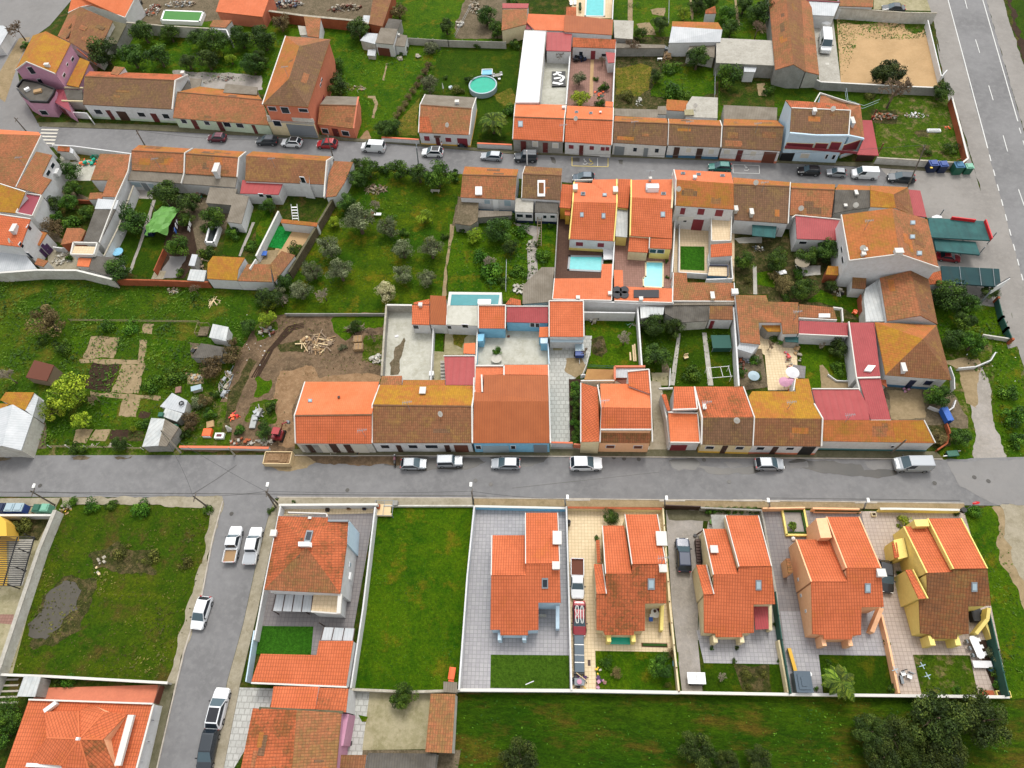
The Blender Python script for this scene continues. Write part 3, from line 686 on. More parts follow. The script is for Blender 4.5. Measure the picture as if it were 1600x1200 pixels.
def tree(kind,x,y,r,label,hf=1.0,ry=None,cat=None,name=None,grp=None,mat=None):
 """x,y crown centre, r radius in zoom px"""
 lay=TK.get(kind);f=(lay[6] if lay else 1.5)
 if kind=='olive': r*=1.1
 a=G(x-r,y,1.0);b=G(x+r,y,1.0);Rm=(b-a).length/2;Hm=Rm*f*hf;g=G(x,y,Hm*.55)
 shr=kind in('shrub','weed','weedbrown','limeshrub','oliveshrub');cat=cat or ('bush' if shr else 'tree')
 name=name or {'shrub':'bush','weed':'weed_clump','weedbrown':'weed_clump','limeshrub':'bush','oliveshrub':'bush','olive':'olive_tree','oak':'oak_tree','conifer':'conifer_tree','bare':'bare_tree','citrus':'citrus_tree','blossom':'blossoming_tree'}.get(kind,'garden_tree')
 e=empty(name,label,cat,(g.x,g.y,0),grp or TG.get(kind));rz=R.uniform(0,6.28)
 if kind in('bare','baregrey'):
  sd=R.randrange(3);me=cached(('bare',sd,kind),lambda:rawmesh('branches',*branches(sd+3),'twig' if kind=='bare' else 'twiggrey'));k=Rm*1.25
  c=put(me,'crown',e,(0,0,Rm*.35),(k,k,k*.9),rz);tk=cached(('btr',kind),lambda:rawmesh('trunk',*_cyl([(0,0,0),(0,0,1)],[.06,.045]),'bark'));put(tk,'trunk',e,(0,0,0),(Rm,Rm,Rm*.36));return e
 sd=R.randrange(3);mt=mat or lay[0]
 me=cached((kind,sd,mt),lambda:leafmesh('crown',*leafcrown(sd*7+hash_(kind),lay[1],lay[2],lay[3],lay[4],lay[5]),mt))
 ys=Rm*(ry/r if ry else 1);tr=.18*Hm if not shr else 0
 zz=(Hm-tr)/(2*lay[4]) if not shr else Hm/(1.9*lay[4])
 c=put(me,'crown',e,(0,0,tr-(.25*zz if shr else .05*zz)),(Rm*R.uniform(.88,1.1),ys*R.uniform(.85,1.08),zz),rz if not ry else 0)
 if not shr:
  tk=cached('trunk',lambda:rawmesh('trunk',*_trunk(),'bark'));put(tk,'trunk',e,(0,0,0),(Rm,Rm,Hm*.7),rz)
 return e
def hash_(s): return sum(ord(c)*(i+3) for i,c in enumerate(s))%500
def _cyl(p,r):
 V=[];Fc=[];tubem(p,r,V,Fc,8);return V,Fc
def _trunk():
 V=[];Fc=[];tubem([(0,0,0),(.02,.01,.3),(0,.03,.6),(.05,.02,1)],[.11,.085,.07,.03],V,Fc,8)
 for a in (0,1.3,2.6,3.9,5.2): tubem([(0,.02,.4),(math.cos(a)*.3,math.sin(a)*.3,.75),(math.cos(a)*.6,math.sin(a)*.6,.95)],[.05,.035,.012],V,Fc,5)
 return V,Fc
def palm(x,y,r,label,h=3,n=26,droop=.5,mat='palm'):
 a=G(x-r,y,h);b=G(x+r,y,h);Rm=(b-a).length/2;g=G(x,y,h);e=empty('palm_tree',label,'palm tree',(g.x,g.y,0));V=[];Fc=[]
 tubem([(0,0,0),(0,0,h*.5),(.05,0,h)],[.28,.22,.2],V,Fc,10);put(rawmesh('trunk',V,Fc,'bark'),'trunk',e)
 rr=random.Random(int(x+y));fr=[]
 for i in range(n):
  az=2*math.pi*i/n+rr.uniform(-.12,.12);el=rr.uniform(.15,1.0 if n>18 else .5);L=Rm*rr.uniform(.8,1.1);V=[];T=[];pr=None;K=22
  for k in range(K):
   t=k/(K-1);rad=L*t*(1-.1*t)*(1-el*.25);z=h+L*(el*t-droop*1.6*t*t-el*.25*t*t);p=Vector((math.cos(az)*rad,math.sin(az)*rad,z))
   if pr is not None:
    d=(p-pr).normalized();sd=d.cross(Vector((0,0,1))).normalized();wl=L*.17*math.sin(math.pi*min(1,t*.85+.15))
    for sg in(-1,1):
     for s_ in (.25,.75):
      q=pr.lerp(p,s_);tip=q+sd*sg*wl+d*wl*.8-Vector((0,0,wl*.5));e_=d*(L*.02);V+=[tuple(q-e_),tuple(q+e_),tuple(tip+e_*.3),tuple(tip-e_*.3)];T.append(rr.uniform(.2,1) if sg>0 else rr.uniform(0,.7))
   pr=p
  fr.append(put(leafmesh('frond',np.array(V),np.array(T),mat),'frond',e))
 return e
def weeds(label,mat,pts,dens,size,seed=1,h=.3,name='weeds',cat='weeds'):
 """uncountable tufts scattered in a zoom-px polygon, one object"""
 P=[G(*p) for p in pts];xs=[p.x for p in P];ys=[p.y for p in P];rr=np.random.RandomState(seed);A=(max(xs)-min(xs))*(max(ys)-min(ys));n=int(A*dens)
 X=rr.uniform(min(xs),max(xs),n);Y=rr.uniform(min(ys),max(ys),n)
 cx=rr.uniform(min(xs),max(xs),max(4,n//400));cy=rr.uniform(min(ys),max(ys),max(4,n//400))
 ins=np.zeros(n,bool);j=len(P)-1
 for i in range(len(P)):
  a,b=P[i],P[j];c=((a.y>Y)!=(b.y>Y))&(X<(b.x-a.x)*(Y-a.y)/((b.y-a.y) or 1e-9)+a.x);ins^=c;j=i
 dm=np.full(n,1e9)
 for a,b in zip(cx,cy): dm=np.minimum(dm,np.hypot(X-a,Y-b))
 keep=ins&(rr.rand(n)<np.exp(-dm/2.2)+.18);X=X[keep];Y=Y[keep];n=len(X);dm=dm[keep]
 s=size*rr.uniform(.5,1.4,(n,1))*(1+.6*np.exp(-dm/1.2))[:,None]
 c=np.stack([X,Y,rr.uniform(.05,h,n)],1);nn=rr.normal(size=(n,3))*.5;nn[:,2]+=1;nn/=np.linalg.norm(nn,axis=1)[:,None];a=rr.normal(size=(n,3));u=np.cross(nn,a);u/=np.linalg.norm(u,axis=1)[:,None];v=np.cross(nn,u)
 V=np.stack([c-u*s,c+v*s*.5,c+u*s,c-v*s*.5],1).reshape(-1,3);T=np.clip(.45+.35*np.sin(X*.7)*np.cos(Y*.6)+rr.uniform(-.3,.3,n),0,1)
 ob=bpy.data.objects.new(name,leafmesh(name,V,T,mat));C.objects.link(ob);return tag(ob,label,cat,None,'stuff')
def person(label,x,y,cloth,legs,hair,rz,arm=1.0,grp=None):
 g=G(x,y);e=empty('person',label,'person',(g.x,g.y,0.05),grp);e.rotation_euler=(0,0,rz)
 J=[(0,0,.98,.14),(0,0,1.2,.13),(0,0,1.4,.15),(0,.0,1.52,.06),(0,.01,1.64,.1),(0,.01,1.74,.07), # pelvis chest neck head
  (.1,0,.88,.1),(.11,.04,.5,.07),(.11,0,.08,.05),(.11,.14,.04,.045),(-.1,0,.88,.1),(-.11,-.05,.5,.07),(-.11,-.1,.08,.05),(-.11,.03,.04,.045),
  (.2,0,1.43,.07),(.25,.06,1.16,.05),(.2,.28*arm,1.05,.035),(.19,.36*arm,1.04,.03),(-.2,0,1.43,.07),(-.26,.02,1.15,.05),(-.22,.2*arm,.98,.035),(-.21,.27*arm,.96,.03)]
 E=[(0,1),(1,2),(2,3),(3,4),(4,5),(0,6),(6,7),(7,8),(8,9),(0,10),(10,11),(11,12),(12,13),(2,14),(14,15),(15,16),(16,17),(2,18),(18,19),(19,20),(20,21)]
 me=bpy.data.meshes.new('body');me.from_pydata([j[:3] for j in J],E,[]);ob=bpy.data.objects.new('body',me);C.objects.link(ob);ob.parent=e
 me.materials.append(MAT['skin']);sk=ob.modifiers.new('skin','SKIN');sk.use_smooth_shade=True
 for i,j in enumerate(J): me.skin_vertices[0].data[i].radius=(j[3],j[3]*.8)
 me.skin_vertices[0].data[0].use_root=True
 ss=ob.modifiers.new('sub','SUBSURF');ss.levels=1;ss.render_levels=1
 def skinned(nm,idx,m,inf):
  mp={a:i for i,a in enumerate(idx)};me=bpy.data.meshes.new(nm);me.from_pydata([J[i][:3] for i in idx],[(mp[a],mp[b]) for a,b in E if a in mp and b in mp],[])
  ob=bpy.data.objects.new(nm,me);C.objects.link(ob);ob.parent=e;me.materials.append(MAT[m]);s=ob.modifiers.new('skin','SKIN');s.use_smooth_shade=True
  for k,i in enumerate(idx): me.skin_vertices[0].data[k].radius=(J[i][3]+inf,J[i][3]*.8+inf)
  me.skin_vertices[0].data[0].use_root=True;q=ob.modifiers.new('sub','SUBSURF');q.levels=1;q.render_levels=1
 skinned('jacket',[0,1,2,14,15,16,18,19,20],cloth,.02);skinned('trousers',[0,6,7,8,10,11,12],legs,.018)
 V=[];Fc=[];tubem([(0,-.02,1.66),(0,-.02,1.76),(0,-.01,1.82)],[.115,.1,.03],V,Fc,10);mk('hair',V,Fc,hair,e,org=(0,0,0))
 return e
def pole(label,xb,yb,xt,yt,h=8,lamp=None,m='pole',arms=True,r=.13,name='utility_pole',cat='pole',grp=None):
 """base px & rough top px: built vertical-ish at its base with slight lean to match"""
 b=G(xb,yb);t=G(xt,yt,h);e=empty(name,label,cat,(b.x,b.y,0),grp);V=[];Fc=[]
 tubem([tuple(b),tuple(t)],[r,r*.7],V,Fc,8);mk('shaft',V,Fc,m,e)
 if arms:
  V=[];Fc=[];d=Vector((0,1,0));barm(t-d*.6-Vector((0,0,.5)),t+d*.6-Vector((0,0,.5)),.1,.1,V,Fc);mk('crossarm',V,Fc,m,e)
 if lamp:
  q=G(lamp[0],lamp[1],h-.3);V=[];Fc=[];tubem([tuple(t-Vector((0,0,.8))),tuple(q)],[.04,.035],V,Fc,6);mk('lamp_arm',V,Fc,'steelgrey',e)
  V,Fc=boxm((q.x,q.y,q.z-.05),(.32,.58,.13));mk('lamp_head',V,Fc,'lamp',e)
 return e,t
def wire(label,a,b,sag=.6,name='overhead_cable'):
 V=[];Fc=[];P=[a.lerp(b,i/16)-Vector((0,0,sag*4*(i/16)*(1-i/16))) for i in range(17)];tubem(P,[.022]*17,V,Fc,4)
 return tag(mk(name,V,Fc,'black',None,org=tuple(a)),label,'cable')
HB=dict(name='hedge_bush',cat='bush')
FE=dict(name='fence',cat='fence')
PW,SG,WD,CO,GW,WM,MK,SP,ME,OW,CS,OB,DW,WC,JG,RM,TH,WL,SW,BS,FD='plasticwhite','steelgrey','whitedirty','concrete','greywall','whitemetal','mosswalk','sandplot','meadow','oldwood','capstone','outbuilding','darkwood','whitecloth','junkground','redmetal','terraced_house','whiteline','swimming_pool','beigesheet','fibredark'
# ================= GROUND =================
V=[(-400,-260,0),(420,-260,0),(420,520,0),(-400,520,0)]
tag(mk('ground',V,[(0,1,2,3)],'rank',None,uv=[faceuv(V)]),None,None,None,'structure')
o(0,0,1)
Z=zone
# fields and lots (layer 1-2)
Z('field','field',[(-150,432),(105,437),(420,456),(418,480),(405,500),(372,560),(345,625),(300,700),(120,706),(-150,708)],1)
Z(ME,'olive',[(535,262),(722,262),(722,330),(703,400),(690,478),(605,488),(430,492),(436,440),(470,390),(520,300)],1)
Z(ME,ME,[(700,330),(890,345),(860,470),(700,470)],2)
Z(ME,ME,[(125,30),(430,20),(800,-20),(810,180),(560,235),(400,140),(190,120)],1,.5)
Z(ME,ME,[(940,-40),(1205,-40),(1210,200),(960,190),(940,60)],1,.5)
Z(ME,'verge',[(1365,140),(1490,140),(1512,262),(1370,252)],3)
Z(ME,ME,[(1205,130),(1330,140),(1340,190),(1205,180)],2,.2)
Z('field','lawn',[(1560,-40),(1900,-40),(1900,200),(1640,200)],1)
Z('ditch','darksoil',[(1567,-20),(1574,-20),(1615,120),(1608,125)],2,.5)
Z(ME,'verge',[(1370,430),(1580,470),(1800,700),(1800,717),(1480,722),(1450,600)],1)
Z(ME,'bottomfield',[(700,1085),(1585,1090),(1545,950),(1530,800),(1900,760),(1900,1500),(640,1500),(700,1200)],1)
Z(ME,ME,[(1500,795),(1560,790),(1570,860),(1600,960),(1610,1090),(1575,1090),(1545,950)],2,.4)
Z('dirt_track',SP,[(1552,788),(1700,788),(1800,1100),(1640,1010),(1590,940),(1565,860)],3,.6)
Z('dirt_track','sandwalk',[(1560,790),(1700,790),(1740,980),(1640,960),(1590,900),(1572,850)],4,.6)
Z('grass_lot','wet',[(90,788),(328,790),(332,800),(318,880),(290,980),(266,1066),(-60,1054),(85,800)],2,.15)
Z('grass_lot',ME,[(590,793),(741,792),(716,1080),(550,1080),(565,960)],2)
Z('dirt_lot','dirt',[(430,492),(606,490),(600,590),(475,602),(462,706),(285,704),(345,628),(372,560),(400,510)],2,.3)
# streets
Z('road','asphalt',[(55,192),(209,200),(400,210),(600,222),(800,238),(950,243),(1200,252),(1375,262),(1520,275),(1520,296),(1425,296),(1200,290),(895,286),(722,272),(520,258),(205,240),(82,230),(40,228)],3)
Z('road','asphaltold',[(-60,60),(20,-60),(125,-60),(112,0),(78,40),(50,60),(28,115),(35,150),(58,190),(60,232),(-60,215)],4)
Z('pavement',SP,[(-20,140),(0,112),(30,60),(48,58),(30,95),(8,160)],5,0)
Z('road','asphalt',[(-260,712),(400,711),(800,712),(1200,715),(1370,718),(1480,717),(1600,714),(1900,714),(1900,792),(1550,790),(1200,786),(800,781),(350,778),(0,776),(-260,776)],3)
Z('road','asphalt',[(345,770),(436,770),(430,778),(418,812),(400,882),(380,975),(355,1065),(325,1240),(310,1300),(215,1300),(246,1198),(265,1112),(287,1020),(315,930),(332,840),(346,792)],4)
Z('road','asphalt',[(1458,-80),(1478,0),(1540,232),(1600,455),(1660,690),(1760,690),(1655,400),(1598,200),(1541,0),(1518,-80)],4)
Z('road_shoulder','shoulder',[(1430,-60),(1460,-80),(1480,0),(1542,232),(1602,455),(1640,600),(1606,600),(1590,540),(1570,440),(1548,360),(1525,270),(1500,190),(1475,110),(1456,20)],5,.15)
Z('road_shoulder','shoulder',[(1518,-80),(1538,-80),(1567,0),(1606,125),(1640,230),(1598,200),(1541,0)],5,.15)
Z('road_shoulder','shoulder',[(1375,263),(1515,270),(1533,300),(1556,380),(1576,460),(1590,540),(1575,545),(1560,480),(1455,470),(1450,345),(1425,300),(1400,290)],6,.1)
Z('gravel_track','gravel',[(1522,716),(1572,716),(1560,680),(1548,640),(1545,600),(1535,575),(1510,575),(1505,605),(1518,640),(1524,680)],3,.3)
Z('gravel_track',SP,[(1500,580),(1530,572),(1528,600),(1525,640),(1510,630)],4,.3)
# wet and worn patches on street 2
for i,(m,p) in enumerate([('wetpatch',[(615,714),(750,714),(760,722),(730,733),(640,735),(600,727)]),('wetpatch',[(765,715),(860,714),(850,722),(830,728),(800,734),(770,728)]),
 ('wetpatch',[(1045,718),(1080,717),(1092,722),(1088,733),(1060,737),(1050,728)]),('wetpatch',[(1085,727),(1150,733),(1185,727),(1200,722),(1225,720),(1228,732),(1170,740),(1110,740)]),
 ('wetpatch',[(1228,720),(1300,720),(1345,726),(1350,735),(1400,732),(1402,740),(1370,747),(1330,744),(1250,734)]),('dirt',[(470,711),(620,712),(650,718),(640,728),(560,727),(500,722),(455,722)]),
 (SP,[(450,712),(478,712),(495,722),(480,733),(440,736),(420,728)]),(JG,[(-60,714),(20,714),(15,720),(-60,726)]),(JG,[(110,713),(145,714),(135,720),(115,719)]),(JG,[(180,713),(208,714),(200,719),(185,718)]),
 ('asphaltold',[(1352,720),(1398,720),(1402,733),(1370,735),(1355,730)]),('asphaltold',[(1230,722),(1260,720),(1262,728),(1235,733)]),('asphaltold',[(1130,723),(1158,722),(1162,730),(1140,734)]),
 ('asphaltold',[(1480,720),(1900,716),(1900,790),(1560,788),(1500,760)])]):
 Z('road_patch',m,p,5+(i>10),.25,.5)
for p in ([(893,247),(905,247),(905,252),(893,252)],[(965,250),(973,250),(973,257),(966,256)],[(1300,265),(1310,264),(1308,270)],[(860,245),(866,246),(868,256),(862,254)]): Z('road_patch','wetpatch',p,5,.2,.4)
# pavements with a real kerb step
Z('pavement',MK,[(458,702),(800,702),(1200,704),(1462,706),(1472,716),(1200,715),(800,712),(458,710)],3,0,1,.11)
Z('kerb','kerbstone',[(420,711),(800,712.3),(1200,715.2),(1472,717),(1472,718.4),(1200,716.6),(800,713.7),(420,712.4)],3,0,1,.115)
Z('pavement','sandwalk',[(437,778),(740,779),(740,790),(432,788)],4,0,1,.1)
Z('kerb','kerbstone',[(432,776.5),(740,777.8),(1200,782),(1506,786),(1506,787.4),(1200,783.5),(740,779.2),(436,778.0)],4,0,1,.115)
Z('pavement',SP,[(741,779.5),(1200,784),(1506,787.6),(1506,797),(1200,794),(741,791)],4,0,1,.1)
Z('verge','sandwalk',[(95,777),(346,776),(349,784),(340,800),(328,796),(240,789),(160,788),(100,790)],3,.2,.6,.05)
Z('verge','sandwalk',[(349,785),(332,842),(316,930),(296,1000),(286,1020),(272,1080),(262,1078),(276,1010),(298,930),(318,870),(330,800)],3,.25,.6,.05)
Z('kerb','kerbstone',[(350,782),(334,842),(317,930),(289,1020),(267,1112),(247,1200),(245,1200),(265,1112),(286.5,1020),(314.8,930),(331.8,842),(347.6,784)],5,0,1,.1)
Z('pavement',MK,[(248,1070),(274,1068),(264,1112),(243,1210),(222,1210)],4,0,1,.1)
Z('pavement','sandwalk',[(430,780),(438,788),(402,960),(375,1072),(348,1210),(331,1210),(356,1065),(381,975),(401,882),(419,812)],5,0,1,.1)
Z('pavement',MK,[(60,192),(110,192),(275,197),(400,206),(520,214),(655,225),(800,236),(950,240),(1122,248),(1330,254),(1505,258),(1512,272),(1375,262.5),(1200,254),(950,245.5),(800,241),(600,224),(400,213),(209,203),(62,198)],4,0,1,.1)
Z('pavement','sandwalk',[(0,779),(95,778),(88,792),(0,790)],3,0,1,.08)
Z('road_shoulder','shoulder',[(1462,60),(1500,190),(1532,300),(1512,300),(1506,262),(1490,190),(1476,130)],5,.1)
Z('mud','scrub',[(50,1010),(62,930),(100,900),(150,905),(130,985),(90,1010)],3,.5,.6)
Z('mud','scrub',[(140,862),(180,852),(240,860),(245,895),(190,900),(150,888)],4,.5,.6)
for p in ((885,779,922,783),(1030,781,1070,784),(1145,781,1190,784),(1335,784,1370,787),(1195,782,1218,785)): Z('ramp','kerbstone',[(p[0],p[1]),(p[2],p[1]),(p[2],p[3]),(p[0],p[3])],7,0,1,.12)
for x,y in ((1139,753),(1522,746),(1544,752),(1460,755),(743,751),(975,717),(998,718),(959,715),(63,759),(543,766),(767,757),(1100,719),(1270,730),(367,1048),(362,803),(770,938)): 
 g=G(x,y);V=[(g.x+.3*math.cos(t*.52),g.y+.3*math.sin(t*.52),.072) for t in range(12)];tag(mk('manhole_cover',V,[tuple(range(12))],'wetpatch',None,org=(g.x,g.y,0)),None,None,None,'structure')
# road markings
def line(nm,m,a,b,wd=.14,lay=7):
 A=G(*a);Bq=G(*b);A.z=Bq.z=0;d=(Bq-A);n=Vector((-d.y,d.x,0)).normalized()*wd/2;z=.008*lay+.012
 V=[tuple(p+Vector((0,0,z))) for p in (A-n,A+n,Bq+n,Bq-n)];tag(mk(nm,V,[(0,3,2,1)],m,None,org=(A.x,A.y,0)),None,None,None,'structure')
line('road_marking',WL,(1481-16,-60),(1543,232),.19)
line('road_marking',WL,(1518,-60),(1590,190),.19)
for a,b in (((1481,-100),(1490,-66)),((1497,-40),(1511,14)),((1524,62),(1530.5,83)),((1544.5,134),(1551.5,157)),((1567,212),(1574,237)),((1591,296),(1600,322)),((1612,380),(1620,410))): line('road_marking',WL,a,b,.15)
for k in range(17):
 y=242+k*23.3;x=1545.5+(y-242)*.268;line('road_marking',WL,(x,y),(x+2.6,y+10),.17)
for a,b in (((1592,200),(1595,209)),((1598,220),(1601,229))): line('road_marking',WL,a,b,.15)
for k in range(6):
 y=197.5+k*5.3;line('zebra_marking','shutter',(66-k*1.2,y),(93-k*1.5,y+.6),.42)
for a,b in (((302,772),(340,748)),((340,748),(370,727)),((800,763),(1030,738)),((0,769),(400,772)),((400,772),(760,775)),((1200,778),(1500,782)),((1380,290),(1400,250))): line('crack_and_wire_shadow','wetpatch',a,b,.06)  # leading pair paints an overhead wire's shadow on the asphalt; the rest are cracks
o(800,0)
for p in ([(375,982),(375,1038),(600,1044),(600,990)],): 
 for a,b in zip(p,p[1:]): line('road_marking','yellowline',a,b,.12)
line('road_marking',WL,(535,988),(535,1040),.1)
for p in ([(1380,1030),(1382,1082),(1546,1086),(1544,1036),(1380,1030)],):
 for a,b in zip(p,p[1:]): line('road_marking',WL,a,b,.1)
def wheelchair(x,y,m):
 g=G(x,y);V=[];Fc=[];z=.085
 for a0,a1,r in ((-150,120,.42),):
  P=[Vector((g.x+r*math.cos(math.radians(t)),g.y-.15+r*math.sin(math.radians(t)),z)) for t in range(a0,a1,15)]
  for a,b in zip(P,P[1:]): barm(a,b,.1,.01,V,Fc)
 for a,b in (((-.1,.75),(-.05,.15)),((-.05,.15),(.35,.1)),((.35,.1),(.5,-.35)),((-.08,.45),(.25,.4))): barm((g.x+a[0],g.y+a[1],z),(g.x+b[0],g.y+b[1],z),.1,.01,V,Fc)
 boxm((g.x-.12,g.y+.85,z-.01),(.2,.2,.01),0,V,Fc)
 tag(mk('wheelchair_marking',V,Fc,m,None,org=(g.x,g.y,0)),None,None,None,'structure')
wheelchair(455,1016,WL);wheelchair(490,1016,'yellowline');wheelchair(1462,1055,WL)
# --- paved lots, yards ---
o(0,0)
Z('yard',JG,[(760,60),(860,-60),(1600,-60),(1650,60),(1500,120),(800,170)],3,.3)
Z('yard',JG,[(640,330),(560,300),(480,400),(300,440),(330,560),(530,700)],2)
Z('yard','gravel',[(1080,440),(1640,470),(1640,560),(1080,560)],3,.3)
o(400,0)
Z('yard',JG,[(50,-60),(870,-60),(800,180),(300,140),(60,100)],3,.2)
Z('path',SP,[(812,395),(824,395),(802,505),(790,500)],4,.1)
Z('path',SP,[(700,600),(745,600),(760,650),(740,740),(725,738),(742,655),(730,615),(700,612)],4,.1)
Z('lawn','lawn',[(1175,285),(1640,275),(1640,880),(1000,860),(890,850),(1010,600),(1080,480)],3,.3)
Z('lawn','dry',[(900,740),(1020,610),(1010,850),(890,855)],4,.3)
Z('lawn','dry',[(1480,600),(1600,540),(1640,640),(1560,660)],4,.4)
Z('yard',JG,[(1330,-60),(1620,-60),(1560,60),(1560,240),(1240,240),(1250,150)],4,.3)
Z('yard',MK,[(100,780),(390,800),(400,860),(120,850)],5,0,1,.02)
Z('yard','rawearth',[(640,880),(690,815),(720,860),(700,890)],5,.2)
o(800,0)
Z('patio','yard',[(110,350),(370,320),(340,660),(110,650)],4)
Z('patio','terracotta',[(375,300),(650,300),(636,665),(340,665)],5)
Z('path','sand',[(492,375),(512,375),(505,605),(483,600)],6)
Z('yard','scrub',[(655,230),(1290,230),(1290,700),(640,700)],3)
Z('dirt_patch','dry',[(650,430),(800,400),(870,420),(860,560),(800,600),(650,590)],4,.3)
Z('garden',ME,[(870,520),(960,410),(1280,430),(1270,580),(1100,640),(880,600)],4,.4)
Z('patio','tantile',[(330,-60),(625,-60),(628,115),(400,115)],4)
Z('dirt_patch',SP,[(860,60),(960,50),(950,100),(880,90)],4,.3);Z('dirt_patch',SP,[(780,150),(860,140),(900,220),(800,220)],4,.3)
Z('path',SP,[(725,-40),(755,-40),(752,185),(722,180)],4)
Z('garden','rank',[(1300,480),(1640,400),(1640,680),(1300,660)],4)
Z('path',SP,[(1530,520),(1580,520),(1590,600),(1540,600)],5,.2)
Z('path',SP,[(1385,-20),(1400,-20),(1425,160),(1405,160)],5,.1)
Z('path',SP,[(1110,0),(1125,0),(1135,120),(1120,130)],5,.1)
o(1200,0)
Z('sand_lot','sand',[(430,120),(985,130),(1085,490),(1080,552),(455,520)],3)
for p in ([(430,112),(980,122),(975,150),(930,165),(850,150),(700,135),(600,145),(520,150),(440,150)],[(850,150),(975,140),(960,190),(920,215),(860,190)]): Z('weedy_patch','verge',p,4,.5,.5)
Z('yard',CO,[(275,105),(405,108),(455,520),(320,510),(300,300)],4)
Z('yard','oldslab',[(660,-60),(1060,-60),(1050,70),(660,60)],4)
Z('garden','lawn',[(20,540),(640,560),(660,640),(560,760),(90,660),(20,640)],4)
Z('dirt_patch','scrub',[(650,690),(800,690),(800,770),(670,770)],5,.3);Z('dirt_patch','scrub',[(930,930),(1000,910),(1030,970),(960,980)],5,.3);Z('dirt_patch','scrub',[(910,820),(1010,810),(1000,860),(930,860)],5,.3)
o(0,200)
Z('yard','yard',[(380,170),(640,150),(620,320),(560,330),(400,330),(360,260)],4)
Z('yard','dry',[(450,150),(630,160),(600,200),(440,210)],5,.2)
Z('yard',JG,[(230,300),(420,290),(480,400),(560,440),(590,700),(400,720),(280,700),(180,560)],4)
Z('garden','rank',[(240,440),(580,460),(580,600),(540,700),(400,690),(220,600)],5,.3)
Z('yard','sandwalk',[(300,740),(480,760),(560,880),(300,900)],5,0)
Z('garden','lawn',[(820,440),(955,440),(930,640),(890,750),(790,910),(680,900),(720,650)],4)
Z('path','gravel',[(955,450),(975,450),(930,600),(880,740),(820,910),(805,905),(860,750),(905,600)],6,.06)
Z('garden','lawn',[(975,450),(1060,480),(1030,680),(1020,760),(960,945),(815,910),(885,745),(940,600)],5)
Z('yard','gravel',[(820,370),(960,380),(955,445),(820,438)],5)
Z('yard','darksoil',[(1040,440),(1260,470),(1290,600),(1230,800),(1150,940),(960,940),(1030,740)],4,.2)
Z('yard',JG,[(1100,420),(1440,450),(1420,640),(1240,800),(1200,600)],4)
Z('yard','asphaltold',[(1060,800),(1160,800),(1120,930),(1000,940)],5,.3);Z('yard','sandwalk',[(970,890),(1040,895),(1020,945),(945,945)],6)
Z('garden','lawn',[(1420,600),(1640,500),(1640,560),(1540,740),(1480,810),(1390,790)],5);Z('path','gravel',[(1575,590),(1595,590),(1505,805),(1490,800)],7,.05)
o(400,200)
Z('garden',ME,[(0,560),(90,480),(110,540),(60,680),(0,760)],5)
Z('yard','sand',[(150,640),(350,610),(380,640),(250,780),(110,800)],5)
Z('artificial_turf','artgreen',[(130,615),(242,620),(160,758),(62,742)],7)
Z('yard',SP,[(40,770),(150,760),(100,860),(0,850)],6)
Z('path',SP,[(1212,600),(1245,600),(1215,760),(1195,870),(1190,1050),(1165,1050),(1180,860),(1205,740)],5,.1)
Z('yard',JG,[(1260,430),(1400,430),(1370,600),(1230,610)],5,.2)
Z('garden','olive',[(180,1085),(820,1090),(820,1150),(180,1145)],2)
o(800,200)
Z('yard','deck',[(285,500),(380,500),(370,760),(565,780),(560,940),(265,940)],4)
Z('patio','terracotta',[(640,680),(1010,690),(1005,1000),(640,1010)],4)
Z('yard','gravel',[(0,590),(60,600),(180,620),(150,760),(160,880),(180,960),(100,980),(95,760),(130,680)],5,.1)
Z('garden',ME,[(180,590),(285,600),(270,870),(130,870),(160,720)],4);Z('garden',ME,[(0,590),(140,600),(140,680),(95,750),(95,980),(0,1000)],3)
Z('patio','tantile',[(1010,560),(1390,560),(1390,960),(1010,905)],4)
Z('artificial_turf','turf',[(1052,740),(1203,742),(1203,893),(1052,887)],7)
Z('garden','scrub',[(1385,580),(1640,600),(1640,1040),(1400,1040)],3);Z('patio',CO,[(1385,690),(1560,680),(1560,720),(1420,720)],5,.1)
Z('path',CO,[(1505,860),(1528,865),(1532,1040),(1508,1040)],5);Z('garden',ME,[(1530,900),(1640,890),(1640,1000),(1532,980)],4,.2)
o(1200,200)
Z('garden','scrub',[(0,650),(170,700),(450,700),(440,960),(520,1000),(600,1210),(0,1100)],3)
Z('garden',ME,[(240,1080),(330,1010),(420,1050),(590,1050),(605,1210),(450,1120)],5,.2)
Z('yard',WD,[(170,860),(330,860),(330,920),(180,930)],5,.1)
Z('garden',ME,[(1030,980),(1420,1000),(1440,1200),(1500,1330),(1050,1400)],4,.3)
o(0,450)
